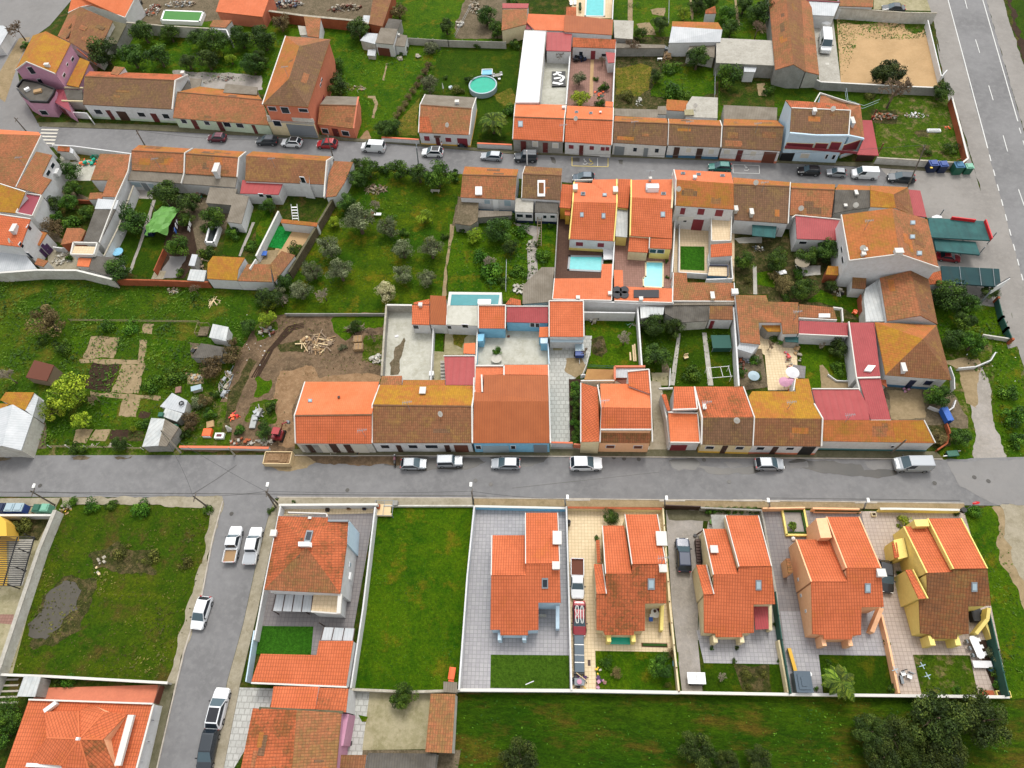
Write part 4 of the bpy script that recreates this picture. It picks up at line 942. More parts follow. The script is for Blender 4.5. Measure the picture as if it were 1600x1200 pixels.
for m,p,l in ((SP,[(570,300),(750,312),(710,440),(520,440)],3),('darksoil',[(580,460),(750,468),(690,655),(530,625)],3),(SP,[(765,470),(905,482),(865,662),(690,652)],3),
 ('scrub',[(800,200),(880,205),(870,290),(790,285)],3),(SP,[(900,218),(968,222),(950,290),(885,285)],3),(ME,[(970,320),(1160,330),(1130,470),(890,440),(900,340)],3),(SP,[(870,315),(915,330),(900,460),(860,450)],4),
 (ME,[(440,310),(560,310),(510,420),(420,410)],3),(SP,[(500,440),(900,455),(910,480),(500,470)],4),(SP,[(560,650),(1000,680),(1000,700),(560,675)],4),
 (SP,[(770,690),(880,695),(850,810),(740,800)],3),('darksoil',[(880,770),(950,775),(930,810),(870,805)],4),('darksoil',[(700,885),(800,890),(780,960),(670,950)],4),(SP,[(600,880),(690,885),(660,955),(560,950)],3),(SP,[(480,880),(590,885),(540,970),(460,965)],3),
 ('scrub',[(800,890),(900,895),(890,960),(790,955)],3),(JG,[(230,800),(290,840),(290,1000),(150,1000),(190,900)],4),(ME,[(620,700),(750,700),(720,820),(640,830)],3),(ME,[(610,190),(880,205),(860,300),(620,290)],4),
 (JG,[(1180,340),(1420,370),(1390,450),(1190,440)],4),(SP,[(1160,530),(1270,540),(1280,600),(1180,600)],4),('verge',[(1150,700),(1440,720),(1440,990),(1130,990)],3),('scrub',[(1440,640),(1500,560),(1560,440),(1600,460),(1520,620),(1420,900),(1380,900)],4),('verge',[(100,1000),(1150,1010),(1140,1050),(100,1045)],3),('darksoil',[(0,1015),(60,1015),(60,1030),(0,1030)],4)):
 Z('garden_plot' if l<5 else 'path',m,p,l,.18,.5)
o(400,450)
for m,p,l in (('scrub',[(140,350),(290,320),(300,400),(150,400)],3),(ME,[(480,190),(810,165),(800,250),(700,240),(560,330),(500,280)],3),('rawearth',[(150,520),(350,480),(400,560),(700,530),(790,560),(780,600),(300,600),(230,760),(240,980),(130,990),(100,700)],3),
 (ME,[(0,560),(100,570),(80,660),(0,680)],4),('verge',[(-40,720),(130,700),(120,840),(60,860),(-60,830)],3),('verge',[(680,300),(800,300),(790,480),(660,460)],3),('verge',[(0,240),(120,210),(140,260),(0,340)],3)):
 Z('earth_patch' if 'earth' in m else 'weedy_patch',m,p,l,.35,.5)
for k in range(4): Z('tyre_track','darksoil',[(-30+k*14,560-k*4),(60+k*14,400-k*6),(200+k*10,240+k*6),(300,215+k*10),(300,220+k*10),(206+k*10,247+k*6),(68+k*14,405-k*6),(-22+k*14,566-k*4)],5,.08,.5)
Z('yard','yard',[(820,110),(980,110),(1110,200),(1090,575),(785,575)],4)
Z('wet_patch',JG,[(925,310),(935,330),(920,400),(900,450),(905,520),(890,545),(840,545),(845,500),(835,470),(860,440),(870,370),(900,350)],5,.12,.3)
Z('garden',ME,[(1110,230),(1180,235),(1165,420),(1100,420)],5);Z('yard','oldslab',[(1100,395),(1180,400),(1185,580),(1095,575)],5)
Z('yard','oldslab',[(1185,250),(1380,255),(1375,420),(1175,418)],5)
Z('garden','dry',[(1230,265),(1370,262),(1310,320),(1290,380),(1230,360)],6,.2,.3)
Z('yard','yard',[(1385,250),(1830,250),(1835,480),(1385,480)],5)
o(800,450)
Z('driveway','pavewhite',[(230,290),(500,300),(490,420),(440,520),(372,590),(375,970),(238,970)],5)
Z('driveway','oldslab',[(250,360),(320,360),(310,390),(255,390)],6,.1,.3);Z('driveway',SP,[(330,440),(440,430),(470,500),(400,560),(340,520)],6,.2,.4)
Z('garden',ME,[(455,90),(790,90),(805,495),(470,500)],4);Z('garden','scrub',[(500,330),(560,300),(600,400),(560,440),(500,410)],5,.25)
Z('garden','lawn',[(810,120),(1400,200),(1410,620),(830,620)],3)
Z('path',CO,[(1035,285),(1055,285),(1015,610),(985,605)],6);Z('path',CO,[(1188,280),(1215,280),(1258,610),(1225,610)],6)
Z('yard','oldslab',[(870,530),(985,530),(975,610),(880,610)],5);Z('yard',JG,[(930,370),(990,520),(985,600),(940,580)],4)
Z('alley','sandwalk',[(865,580),(925,590),(975,780),(975,1010),(855,1010),(885,880)],5)
Z('hedge_bed','darksoil',[(355,570),(428,570),(432,985),(362,985)],6)
Z('yard',CO,[(380,960),(860,990),(860,1012),(240,1012),(240,960)],4)
o(1200,450)
Z('patio','pavecream',[(-200,300),(90,270),(180,400),(190,640),(0,640),(-20,420)],4);Z('patio',JG,[(-210,380),(-40,380),(0,620),(-150,640),(-200,560)],4)
Z('patio','pavedark',[(155,480),(235,490),(230,565),(155,560)],6)
Z('garden',ME,[(190,300),(520,310),(545,620),(270,640),(220,560)],4)
Z('path',SP,[(318,480),(345,480),(395,560),(500,590),(540,640),(330,640)],6,.15)
Z('yard',JG,[(700,600),(1080,600),(1200,720),(1250,800),(1250,880),(1000,880),(760,830)],4,.3)
Z('yard',SP,[(740,640),(960,640),(980,800),(780,820)],5,.3)
Z('garden','scrub',[(980,860),(1130,860),(1140,980),(1060,1010),(1030,990)],5,.2)
Z('bank',ME,[(1400,300),(1545,310),(1600,700),(1640,1060),(1500,1060),(1400,880),(1420,600)],2,.3)
Z('bank',ME,[(1080,1010),(1150,960),(1290,900),(1280,1065),(1080,1065)],4,.3)
Z('bare_patch',SP,[(1060,450),(1320,440),(1330,480),(1180,500)],4,.3)
# southern villas' plots (full px)
o(0,0,1)
Z('driveway','pavedark',[(438,795),(586,793),(553,980),(552,1010),(398,1010),(403,975)],4)
Z('patio','pavecream',[(440,795),(586,793),(583,802),(438,806)],5)
Z('artificial_turf','turf',[(401,978),(490,979),(486,1024),(394,1022)],6)
Z('patio','pavedark',[(490,978),(505,979),(500,1024),(486,1024)],5)
Z('patio','pavewhite',[(370,1074),(430,1076),(420,1110),(360,1210),(345,1210)],4)
Z('patio','pavewhite',[(545,1078),(578,1078),(566,1180),(525,1200)],4)
Z('yard','oldslab',[(578,1080),(715,1078),(708,1170),(566,1172)],4)
Z('garden',ME,[(560,1117),(575,1120),(572,1128),(566,1128)],6)
Z('yard',JG,[(520,1172),(720,1172),(700,1300),(500,1300)],3)
Z('driveway','pavegrey',[(742,793),(886,793),(893,1082),(718,1080)],4)
Z('lawn','turfdark',[(767,1023),(889,1024),(890,1077),(766,1075)],6)
Z('driveway','pavecream',[(887,794),(1036,795),(1061,1082),(894,1080)],4)
Z('lawn',ME,[(930,1017),(1060,1019),(1062,1080),(932,1080)],6)
Z('driveway','gravel',[(1040,797),(1100,797),(1092,900),(1090,1000),(1098,1084),(1066,1083),(1050,950)],4)
Z('driveway',MK,[(1042,797),(1115,797),(1112,815),(1046,812)],5,.2)
Z('patio','pavegrey',[(1088,985),(1218,985),(1226,1040),(1100,1037)],5);Z('driveway',CO,[(1110,797),(1192,797),(1215,930),(1222,1000),(1090,1000),(1100,850)],4)
Z('lawn','lawn',[(1099,1036),(1225,1038),(1232,1084),(1101,1082)],6);Z('garden_bed','scrub',[(1147,1039),(1200,1039),(1205,1082),(1158,1081)],7,.2,.4)
Z('driveway','pavedark',[(1192,797),(1345,799),(1405,1088),(1236,1086),(1222,1000),(1210,920)],3);Z('driveway','pavegrey',[(1219,955),(1380,955),(1392,1024),(1286,1024),(1290,1086),(1236,1086)],4)
Z('lawn','lawn',[(1279,1023),(1390,1025),(1402,1086),(1286,1085)],6)
Z('driveway','pavepink',[(1345,799),(1506,799),(1545,930),(1577,1090),(1408,1088),(1380,960)],4)
Z('lawn','verge',[(1426,1023),(1515,1024),(1528,1086),(1440,1086)],6)
Z('planter_bed','darksoil',[(1522,1000),(1545,1000),(1575,1086),(1556,1086)],5)
# lower-left properties
Z('yard','oldslab',[(-80,792),(88,792),(20,1052),(-80,1052)],3)
Z('garden','scrub',[(8,812),(78,812),(60,845),(10,840)],4);Z('yard','ochre',[(-40,805),(10,808),(12,915),(-40,915)],5);Z('yard',CO,[(14,842),(52,842),(36,915),(14,915)],5)
Z('patio','terracotta',[(0,960),(22,960),(20,976),(0,974)],5)
Z('terrace','salmonwall',[(62,1075),(250,1070),(240,1100),(48,1098)],4)
for k in range(5): Z('paving_band','kerbstone',[(-40,1062+k*9),(30,1060+k*9),(28,1063+k*9),(-40,1065+k*9)],6)
ROW='terraced houses along the north street'
o(0,0)
b=B('townhouse','two storey pink house with mossy yellow gable roof on the street corner',250,600)
b.rf([('mossy',[(285,195,7.6),(165,385,7.6),(95,438,6.2),(205,222,6.2)]),('mossy',[(285,195),(165,385),(345,460,6.2),(440,270,6.2)])],wm='pink',ov=.15)
b.rf([(FD,[(110,560,3.7),(145,508,3.7),(240,520,3.7),(345,555,3.7),(335,590,3.7),(300,640,3.7),(190,635,3.7),(130,600,3.7)])],wm='pink',ov=.05)
b.rf([('maroonfloor',[(345,560,2.6),(400,560,2.6),(445,700,2.6),(345,640,2.6)])],wm='pink',ov=.05)
b.win((180,415,235,460),(245,490,285,540),(440,355,465,385),(412,395,428,412),(388,455,412,485),(255,690,295,715));b.door((420,722,440,740))
b.bar([(95,438,6.2),(165,385,7.6),(345,460,6.2)],.2,.25);b.bar([(110,545,3.7),(145,500,3.7),(240,520,3.7),(345,560,3.7),(335,590,3.7),(300,640,3.7),(190,635,3.7),(110,560,3.7)],.25,.5,'black',up=.5)
b.ch(300,415,.9,.5,.8);b.block('terrace_clutter',240,575,3.75,1.6,1.0,.4,'cardboard',.3);b.block('terrace_clutter',175,565,3.75,1.0,.7,.5,PW,.8)
b=B('house_annex','low mossy roofed wing between the pink house and the white terrace',480,560)
b.rf([('mossy',[(500,360,3.6),(560,385,3.6),(490,545,3.2),(415,530,3.2)])],wm='pink');b.rf([(FD,[(400,560,2.6),(515,560,2.6),(515,625,2.6),(385,620,2.6)])],wm=WD);b.bar([(400,545,2.8),(520,548,2.8)],.2,.3,'cream');b.bar([(385,628,2.8),(520,632,2.8)],.2,.3,'cream')
b=B('townhouse','brown hip ended house behind the pink corner house, flat mossy lean-to on its right',560,280)
b.rf([('old',[(500,42,5.2),(705,130,4.6),(600,360,3.4),(430,260,3.6)]),('worn',[(500,42,5.2),(430,260,3.6),(360,225,3.0),(430,80,3.2)])],wm=WD)
b.rf([(MK,[(705,130,3.3),(790,150,3.3),(728,275,3.0),(650,262,3.0)])],wm=GW);b.bar([(480,305,3.2),(600,400,2.6)],.2,.3,'brick')
b=B('house','bright orange roofed house at the top edge left of the rubble yard',640,60)
b.rf([('newplain',[(425,78,3.4),(455,-40,5.0),(850,-40,5.0),(782,110,3.0),(575,32,3.4),(500,45,3.4)])],ov=.1);b.bar([(425,80,3.4),(500,45,3.4),(575,30,3.4),(782,110,3.0),(860,-40,5.0)],.2,.3)
b=B('house','salmon roofed building at the top edge beside the green pool yard',1500,60)
b.rf([('salmon',[(1390,-60,4.2),(1700,-60,4.2),(1640,105,3.0),(1348,72,3.0)])],wm='salmonwall')
shed('small orange tiled lean-to below the green pool',[(1330,125),(1450,125),(1410,172),(1310,165)],2.4,'worn')
b=B(TH,'white terraced house with two dark doors, long brown roof, beside the pink corner house',800,760,grp=ROW)
b.gb((560,445),(528,478),(518,652),(1076,682),(1095,502),(1172,466),3.5,5.2,mf='olddark',mb='neworn',base='mint',bh=.5,ov=.1)
b.win((595,685,635,710),(865,703,905,727),(1020,712,1056,738));b.door((678,690,705,745),(950,710,985,750));b.gar((740,697,798,743),m=DW);b.bar([(1076,682,3.5),(1095,502,5.2),(1172,466,3.5)],.3,.3)
b.rf([('worn',[(716,414,4.3),(780,420,4.3),(735,470,4.6),(690,460,4.4)])],ov=.05);b.ch(1150,470,.6,.6,1.0);b.ch(935,440,.5,.5,.6)
shed('dark felt roofed gap shed behind the white terrace',[(1100,478),(1170,480),(1195,568),(1125,575)],2.6,FD)
shed('grey sheet roofed outhouse beside the heap of pots',[(1185,488),(1262,492),(1245,560),(1195,560)],2.3,'fibre')
b=B(TH,'mint walled terraced house with maroon doors and moss edged roof behind the burgundy car',1350,800,grp=ROW)
b.gb((1250,540),(1108,575),(1080,736),(1682,782),(1640,625),(1610,590),2.6,4.0,mf='worn',mb='moss',wm='mint',ov=.15)
b.rf([('fibre',[(1410,522,2.9),(1610,545,2.9),(1605,592,3.3),(1395,578,3.3)])],wm=GW)
b.win((1135,745,1165,768),(1280,757,1308,778),(1400,765,1440,790),(1480,772,1520,795));b.door((1205,750,1235,800),(1362,762,1392,800),(1580,782,1600,820));b.ch(1530,535,.6,.6,.8)
o(400,0)
b=B('apartment_house','tall salmon walled house with hipped orange and brown roof and grey garage shutter',220,750)
b.rf([('moss',[(185,225,7.2),(40,652,7.2),(205,492,9.2),(270,290,9.2)]),('worn',[(465,245,7.2),(185,225),(270,290)]),('olddark',[(325,668,7.2),(465,245),(270,290),(205,492)]),('olddark',[(40,652),(325,668),(205,492)])],wm='salmonwall',ov=.3)
b.rf([(CO,[(68,735,3.3),(360,755,3.3),(362,780,3.3),(72,758,3.3)])],wm='cream',ov=.02)
b.bar([(65,722,4.2),(358,745,4.2)],.12,.9,WD);b.win((80,668,125,690),(160,670,205,705),(270,680,322,698),(112,755,155,785),(398,520,408,540),(405,490,415,508));b.gar((190,757,360,803));b.door((410,600,430,640),m='maroon')
b.bar([(40,652,7.2),(185,225,7.2)],.3,.3);b.ch(155,285,.8,.8,1.2,'salmonwall')
b=B(TH,'low salmon gabled cottage tucked against the tall hipped house',500,830)
b.gb((440,600),(398,655),(385,775),(610,803),(630,660),(640,605),2.6,4.2,mf='worn',mb='fibre',wm='salmonwall',ov=.1);b.win((415,805,450,830),(540,820,580,845));b.door((485,815,520,860));b.bar([(610,803,2.6),(630,660,4.2),(640,605,2.6)],.3,.2,'salmonwall')
b=B('garden_shed','white brick shed with grey roof and rust brown garage door on the grass',800,330,'shed')
b.rf([('fibre',[(780,172,3.4),(885,182,3.4),(858,278,3.0),(745,266,3.0)])],ov=.05);b.gar((767,303,838,352),m='rust');b.rf([('fibre',[(890,212,2.4),(945,222,2.4),(930,290,2.2),(868,285,2.2)])],ov=.05);b.ch(895,225,.3,.3,.5)
shed('patched white sheet lean-to left of the grey roofed shed',[(690,205),(762,210),(745,275),(650,252)],2.2,WM,WD)
shed('low scrap sheet hutch at the foot of the grey roofed shed',[(700,310),(750,308),(745,350),(695,345)],1.0,WM,WD)
shed('dark grey roofed store behind the white brick shed',[(830,115),(912,125),(880,205),(795,190)],2.6,FD,GW)
b=B('cottage','white cottage with grey rear roof and one new orange patch beside the palm',1180,880)
b.gb((1057,590),(1025,655),(1016,828),(1333,842),(1352,680),(1376,610),3.0,4.6,mf='worn',mb='fibre',base='ochre',bh=.4,ov=.08)
b.flat('new_tiles',1022,730,1100,825,'neworn',.02,quad=[(1022,728),(1080,730),(1105,828),(1018,824)]);b.ch(1258,650,.7,.6,.9);b.win((1052,850,1085,878),(1185,860,1220,885),m='maroon');b.door((1125,865,1150,905));b.gar((1260,865,1322,912),m='maroon')
b.bar([(1057,590,3.0),(1025,655,4.6),(1016,828,3.0)],.25,.25);b.bar([(1376,610,3.0),(1352,680,4.6),(1333,842,3.0)],.25,.25);b.block('door_canopy',1133,852,2.3,1.3,.8,.08,DW)
b=B('tiled_hut','tiled hut with white gable side behind the tall hipped house',370,170,'shed');b.rf([('worn',[(298,100,3.6),(405,112,3.2),(392,235,2.6),(322,225,3.2)])],ov=.08);b.rf([(CO,[(262,160,2.6),(315,165,2.6),(325,218,2.4),(275,218,2.4)])],ov=.05)
shed('long brown roofed shed at the top edge beside the scrap yard',[(740,-60),(865,-60),(790,165),(705,148)],3.0,'old','brick')
shed('white sheet lean-to at the corner of the scrap yard',[(672,95),(720,98),(705,150),(662,140)],2.2,WM)
wall('long grey coped brick wall below the scrap yard',[(80,68),(300,98),(640,130),(705,150)],2.4,.5,'brick','stonecap')
o(800,0)
b=B('warehouse','long white flat roofed extension reaching back from the orange roofed house',110,400,'building')
b.rf([(WC,[(78,190,3.6),(214,196,3.6),(172,640,3.6),(20,640,3.6)])],ov=.02);b.bar([(214,196,3.6),(172,640,3.6)],.2,.4,GW);b.bar([(78,190,3.6),(214,196,3.6)],.2,.4)
shed('maroon roofed store at the back of the tarp covered yard',[(215,200),(375,206),(368,320),(214,316)],3.0,'redsheet',grp=None)
shed('pale salmon flat roof above the white extension',[(100,85),(332,95),(326,192),(140,186),(92,140)],3.0,'salmon')
shed('rust brown metal roof below the swimming pool terrace',[(330,92),(632,122),(626,218),(325,198)],3.4,'brownmetal')
shed('mottled orange roofed house with pale yellow side at the top of the green garden',[(-60,60),(95,56),(90,150),(-65,190)],3.4,'worn','cream',name='house',cat='house')
shed('small maroon roofed porch on the yellow walled house',[(88,140),(142,140),(138,182),(85,182)],2.6,'maroonfloor','cream');shed('narrow maroon canopy at the top edge left of the orange roofs',[(-60,20),(105,22),(100,50),(-60,50)],3.0,'redsheet')
shed('terracotta block with small orange roof beside the swimming pool',[(340,42),(402,44),(402,108),(338,106)],2.8,'neworn','salmonwall')
b=B(OB,'white outbuilding with orange tiled roof above the terracotta garden',510,300,OB);b.rf([('neworn',[(380,234,3.3),(650,246,3.3),(646,302,2.7),(378,292,2.7)])],ov=.08);b.door((492,325,520,375),m='maroon');b.win((420,322,442,345),(560,335,590,352))
shed('small tiled porch over the garden corner of the white outbuilding',[(585,325),(645,330),(640,390),(600,392)],2.4,'redsheet')
shed('grey concrete slab roof right of the rust brown roof',[(635,125),(760,130),(755,245),(640,235)],2.8,CO,GW)
b=B(TH,'grey fronted terraced house with bright orange roof and one roof window',160,910,grp=ROW)
b.gb((20,645),(12,730),(4,868),(320,884),(328,742),(338,656),3.1,4.7,mf='newb',mb='newplain',wm=GW,ov=.08);b.sky(38,757,68,795);b.win((130,885,160,915),(255,895,288,922),m='shutter');b.door((55,882,88,932),(193,892,224,938));b.bar([(338,656,3.1),(328,742,4.7),(320,884,3.1)],.25,.3);b.bar([(20,645,3.1),(12,730,4.7),(4,868,3.1)],.2,.3);b.ch(322,680,.5,.5,.6)
b=B(TH,'white terraced house with bright salmon orange roof and two small roof windows',470,920,grp=ROW)
b.gb((345,660),(337,742),(329,885),(624,905),(632,752),(634,673),3.1,4.7,mf='newb',mb='newplain',ov=.08);b.sky(392,695,414,708,'glass');b.sky(482,701,503,714,'glass');b.win((355,905,385,928),(485,912,512,935),(555,918,580,940),(585,918,608,940),m='maroon');b.door((420,908,446,952));b.bar([(634,673,3.1),(632,752,4.7),(624,905,3.1)],.25,.3);b.ch(552,708,.3,.3,.4,'salmonwall')
shed('small orange tiled lean-to at the foot of the terracotta garden',[(585,632),(632,636),(630,668),(582,664)],2.4,'newplain')
b=B(TH,'white terraced house with brown roof and wide grey shutter facing the faded bays',800,930,grp=ROW)
b.gb((643,725),(638,760),(631,890),(968,910),(975,772),(965,740),3.0,4.5,mf='olddark',mb='moss',ov=.06);b.gar((640,915,702,962));b.win((758,922,780,945),(893,928,917,952));b.door((823,925,850,965),m=SG)
b.rf([('fibre',[(640,678,2.5),(912,684,2.5),(908,738,2.8),(640,722,2.8)])],wm=WD,ov=.05)
b=B(TH,'white terraced house with blue base band and two dark doors under a brown roof',1130,950,grp=ROW)
b.gb((977,742),(980,774),(974,907),(1305,920),(1312,790),(1300,752),3.0,4.5,mf='olddark',mb='moss',base='bluebase',bh=.7,ov=.06);b.door((1010,920,1045,972),(1152,928,1190,980),m=DW);b.win((1088,925,1120,950),(1228,932,1262,960),m='shutter');b.bar([(977,742,3),(980,774,4.5),(974,907,3)],.15,.25)
b.rf([('moss',[(968,620,2.6),(1102,630,2.6),(1086,694,2.4),(962,686,2.4)])],ov=.05);b.rf([(CO,[(1125,602,2.8),(1286,610,2.8),(1284,738,2.8),(1085,730,2.8),(1090,655,2.8)])],ov=.03);b.ch(1310,640,.6,1.6,1.8,WD);b.ch(1245,588,.9,.7,.9,CO);b.ch(1105,710,1.6,1.4,.3,GW,'oldslab');b.bar([(1300,752,3),(1312,790,4.5),(1305,920,3)],.25,.3)
b.rf([('fibre',[(912,664,2.4),(968,662,2.4),(965,715,2.5),(905,712,2.5)])],ov=.05)
b=B(TH,'white terraced house with pink base band and maroon door under a brown roof',1480,960,grp=ROW)
b.gb((1325,742),(1320,787),(1313,923),(1680,942),(1700,792),(1655,752),3.0,4.6,mf='olddark',mb='moss',base='salmonwall',bh=.5,ov=.06);b.win((1325,935,1362,960),(1490,945,1525,972),m='shutter');b.door((1405,938,1440,985));b.gar((1570,950,1650,995),m='rust');b.rf([('fibre',[(1322,656,2.6),(1658,672,2.6),(1655,750,2.9),(1325,742,2.9)])],wm=WD,ov=.05)
b=B('warehouse','pale grey metal roofed barn with orange tiled back slope',1150,250,'barn')
b.rf([(WM,[(1000,165,4.2),(1315,185,4.2),(1302,262,3.2),(980,268,3.2)]),('moss',[(1000,165),(1315,185),(1288,140,3.6),(1002,133,3.6)])],ov=.08)
shed('wide weathered concrete roofed store beside the pale metal barn',[(1278,236),(1660,255),(1660,410),(1275,392)],3.0,CO,GW);
b=B('garden_hut','tiny white hut with red roof between two citrus trees',1240,90,'shed');b.rf([('neworn',[(1210,62,2.4),(1270,36,2.6),(1276,82,2.2),(1208,84,2.2)])],ov=.03)
shed('grey corrugated lean-to below the pale metal barn',[(1120,270),(1270,268),(1265,360),(1090,330)],2.4,'fibre',WD)
shed('white tiled wash house under the concrete store',[(1450,415),(1530,418),(1520,450),(1450,448)],2.4,WM)
shed('narrow grey sheet strip over the rear garden boundary',[(650,270),(960,280),(955,300),(650,300)],2.0,'fibre',GW)
o(1200,0)
b=B('barn','long barn with brown ridged roof and brighter orange lean-to beside the sand lot',150,480,'barn')
b.rf([('worn',[(0,-60,3.4),(108,-60,5.4),(160,402,5.4),(45,436,3.4)]),('old',[(108,-60),(205,-60,3.9),(235,447,3.9),(160,402)])],wm=GW,ov=.1)
b.rf([('worn',[(190,-60,3.8),(262,-60,3.0),(320,467,3.0),(236,446,3.8)])],wm=CO,ov=.08)
b=B('store_building','white flat walled store with pale roof beside the parked white van',340,60,'building');b.rf([(WM,[(215,0,3.2),(450,12,3.2),(412,100,2.8),(262,92,2.8)])],ov=.02);b.bar([(215,0,3.3),(450,12,3.3)],.25,.4,'maroon')
shed('brown roofed store at the top edge next to the walled yard',[(450,-50),(660,-50),(656,42),(445,36)],3.0,'worn')
b=B('corner_house','pale blue two storey house with arched loggia and red balcony grilles',330,900,'house')
b.rf([('olddark',[(147,674,7.6),(515,690,7.6),(503,845,6.4),(136,830,6.4)]),('neworn',[(147,674),(515,690),(480,652,6.9),(110,625,6.9)])],wm='bluewall',ov=.03)
b.rf([('worn',[(330,582,5.0),(578,655,3.6),(602,862,3.4),(512,848,5.2),(515,690,5.6),(320,668,5.2)])],wm='bluewall',ov=.05)
b.bar([(147,674,7.6),(515,690,7.6),(503,845,6.4)],.25,.3);b.bar([(136,830,6.4),(300,845,6.4),(503,845,6.4),(600,866,5.6)],.3,.35,'bluewall');b.bar([(290,640,6.0),(325,580,5.4),(480,630,4.6),(570,655,3.7)],.25,.35)
b.win((110,895,278,932),(290,895,368,940),(385,888,448,942),(468,895,555,945),m='maroon',f='cream');b.win((205,960,255,985),(455,970,510,995),m='shutter');b.win((360,965,372,990),(402,968,418,993));b.gar((78,955,160,1002),m='black');b.ch(285,705,.5,.9,.9);b.ch(522,770,.5,1.6,.9)
b.bar([(108,912,4.0),(560,950,4.0)],.1,.5,'maroon',name='balcony_rail')
b=B('car_port','red sheet canopy at the right side of the pale blue house',610,930,'canopy');b.rf([(RM,[(590,750,3.2),(650,752,2.8),(692,972,2.6),(556,965,3.0),(600,865,3.2)])],nowall=True)
for x,y in ((560,962),(685,968),(645,755)): b.block('post',x,y,0,.14,.14,2.6,'maroon')
b.block('gate',600,1005,0,3.2,.1,1.3,DW)
# ---- second row: left houses ----
o(0,200)
b=B('townhouse','large brown roofed corner house with orange ridge at the left edge',100,300)
b.rf([('worn',[(-260,20,6.2),(-20,36,6.2),(258,46,6.2),(100,368,3.6),(-260,330,3.6)]),('newplain',[(-260,20),(-20,36),(258,46),(240,25,5.6),(-20,8,5.6),(-260,-10,5.6)])]);b.bar([(258,46,6.2),(100,368,3.6)],.25,.3)
b=B('townhouse','two storey white house with rust orange roof and side windows facing the leafy yard',230,320)
b.rf([('worn',[(225,147,6.2),(325,168,5.6),(262,300,5.2),(322,322,4.6),(258,415,4.4),(103,370,5.4)])],ov=.05);b.win((310,215,345,255),(280,262,320,300));b.block('balcony',350,290,2.6,2.0,1.4,.9,'white')
b=B('townhouse','mossy orange roofed house with maroon roof terrace',100,450);b.rf([('mossy',[(-260,320,5.6),(0,352,5.6),(157,402,5.6),(102,532,4.2),(-260,500,4.2)])]);b.rf([('maroonfloor',[(165,412,4.2),(262,426,4.2),(205,552,4.2),(104,532,4.2)])],ov=.02);b.bar([(104,532,4.3),(165,410,4.3),(262,424,4.3),(205,552,4.3),(104,532,4.3)],.22,.6,up=.35);b.bar([(0,348,5.6),(162,400,5.6)],.25,.35)
b=B('townhouse','bright orange roofed house with stepped porches and violet doors at the left edge',120,660)
b.rf([('newb',[(-260,520,6.6),(0,545,6.6),(190,572,6.6),(127,742,5.4),(-260,700,5.4)])],ov=.1);b.bar([(-260,514,6.6),(0,540,6.6),(192,568,6.6)],.25,.35);b.ch(100,640,.7,1.6,1.0)
b.rf([('moss',[(228,640,3.2),(294,655,3.2),(245,735,2.8),(188,712,2.8)])],ov=.1);b.rf([('worn',[(235,812,2.6),(300,830,2.6),(270,868,2.4),(215,850,2.4)])],ov=.1)
b.win((168,598,195,650),(120,705,145,760),(178,780,195,810));b.door((255,710,285,770),(280,780,310,830),(310,740,335,790),m='purple')
b=B('glazed_lean_to','white framed lean-to with dull brown panels below the bright orange house',90,830,'lean-to')
b.rf([(WM,[(-200,730,3.2),(0,732,3.2),(125,745,3.2),(230,880,2.2),(0,905,2.2),(-200,905,2.2)])],wm=WD)
for q in ([(5,740),(40,745),(75,790),(5,785)],[(50,745),(110,755),(170,815),(88,800)],[(5,805),(75,812),(110,862),(5,855)],[(95,818),(170,830),(200,872),(125,868)]): b.flat('panel',0,0,0,0,'stonecap',.06,quad=q)
b=B('gate_lodge','little white lodge with red tiled roof inside the street wall',400,140,'shed');b.rf([('neworn',[(362,112,2.6),(434,116,2.6),(432,148,2.3),(358,142,2.3)])],ov=.05);b.rf([(WM,[(434,118,2.2),(460,135,2.2),(455,160,2.2),(432,150,2.2)])],ov=.02)
b=B('house','l shaped white house with mottled rust roof behind the street wall',700,300)
b.rf([('worn',[(625,160,4.0),(817,165,4.0),(800,270,3.4),(728,430,3.2),(636,428,3.2),(672,326,3.4),(566,324,3.0)])],ov=.05);b.rf([('worn',[(562,405,2.6),(640,402,2.6),(638,442,2.4),(552,446,2.4)])],ov=.03)
b.rf([(WM,[(612,442,3.0),(742,450,3.0),(722,506,3.0),(592,505,3.0)])],ov=.02);b.rf([(FD,[(594,508,2.9),(722,510,2.9),(622,716,2.9),(520,706,2.9)])],ov=.02);b.bar([(817,165,4.0),(800,270,3.4),(728,430,3.2),(620,716,3.0)],.25,.3)
b=B('house_annex','white walled annex with beige flat roof and parapets near the round blue tub',540,770);b.rf([('tantile',[(465,738,3.0),(602,742,3.0),(585,792,3.0),(448,790,3.0)])],ov=.02);b.bar([(462,718,3.0),(612,722,3.0),(590,795,3.0),(446,792,3.0),(462,718,3.0)],.3,.6,up=.4);b.rf([('newplain',[(490,810,2.4),(572,815,2.4),(555,868,2.2),(480,862,2.2)])],ov=.02)
shed('dull grey ribbed roof shed at the corner of the left perimeter wall',[(582,798),(742,812),(700,930),(552,885)],2.5,FD,'white')
b=B('tiled_hut','low kiln shaped hut with patchy red tiles in the leafy yard',460,680,'shed');b.rf([('worn',[(418,625,2.4),(505,625,2.4),(535,640,2.4),(505,705,2.0),(378,730,2.0)])],wm='brick',ov=.05)
b=B(TH,'white house with mossy ridge and blue shuttered yard windows left of the parapet',980,250,grp='houses on the south side of the north street')
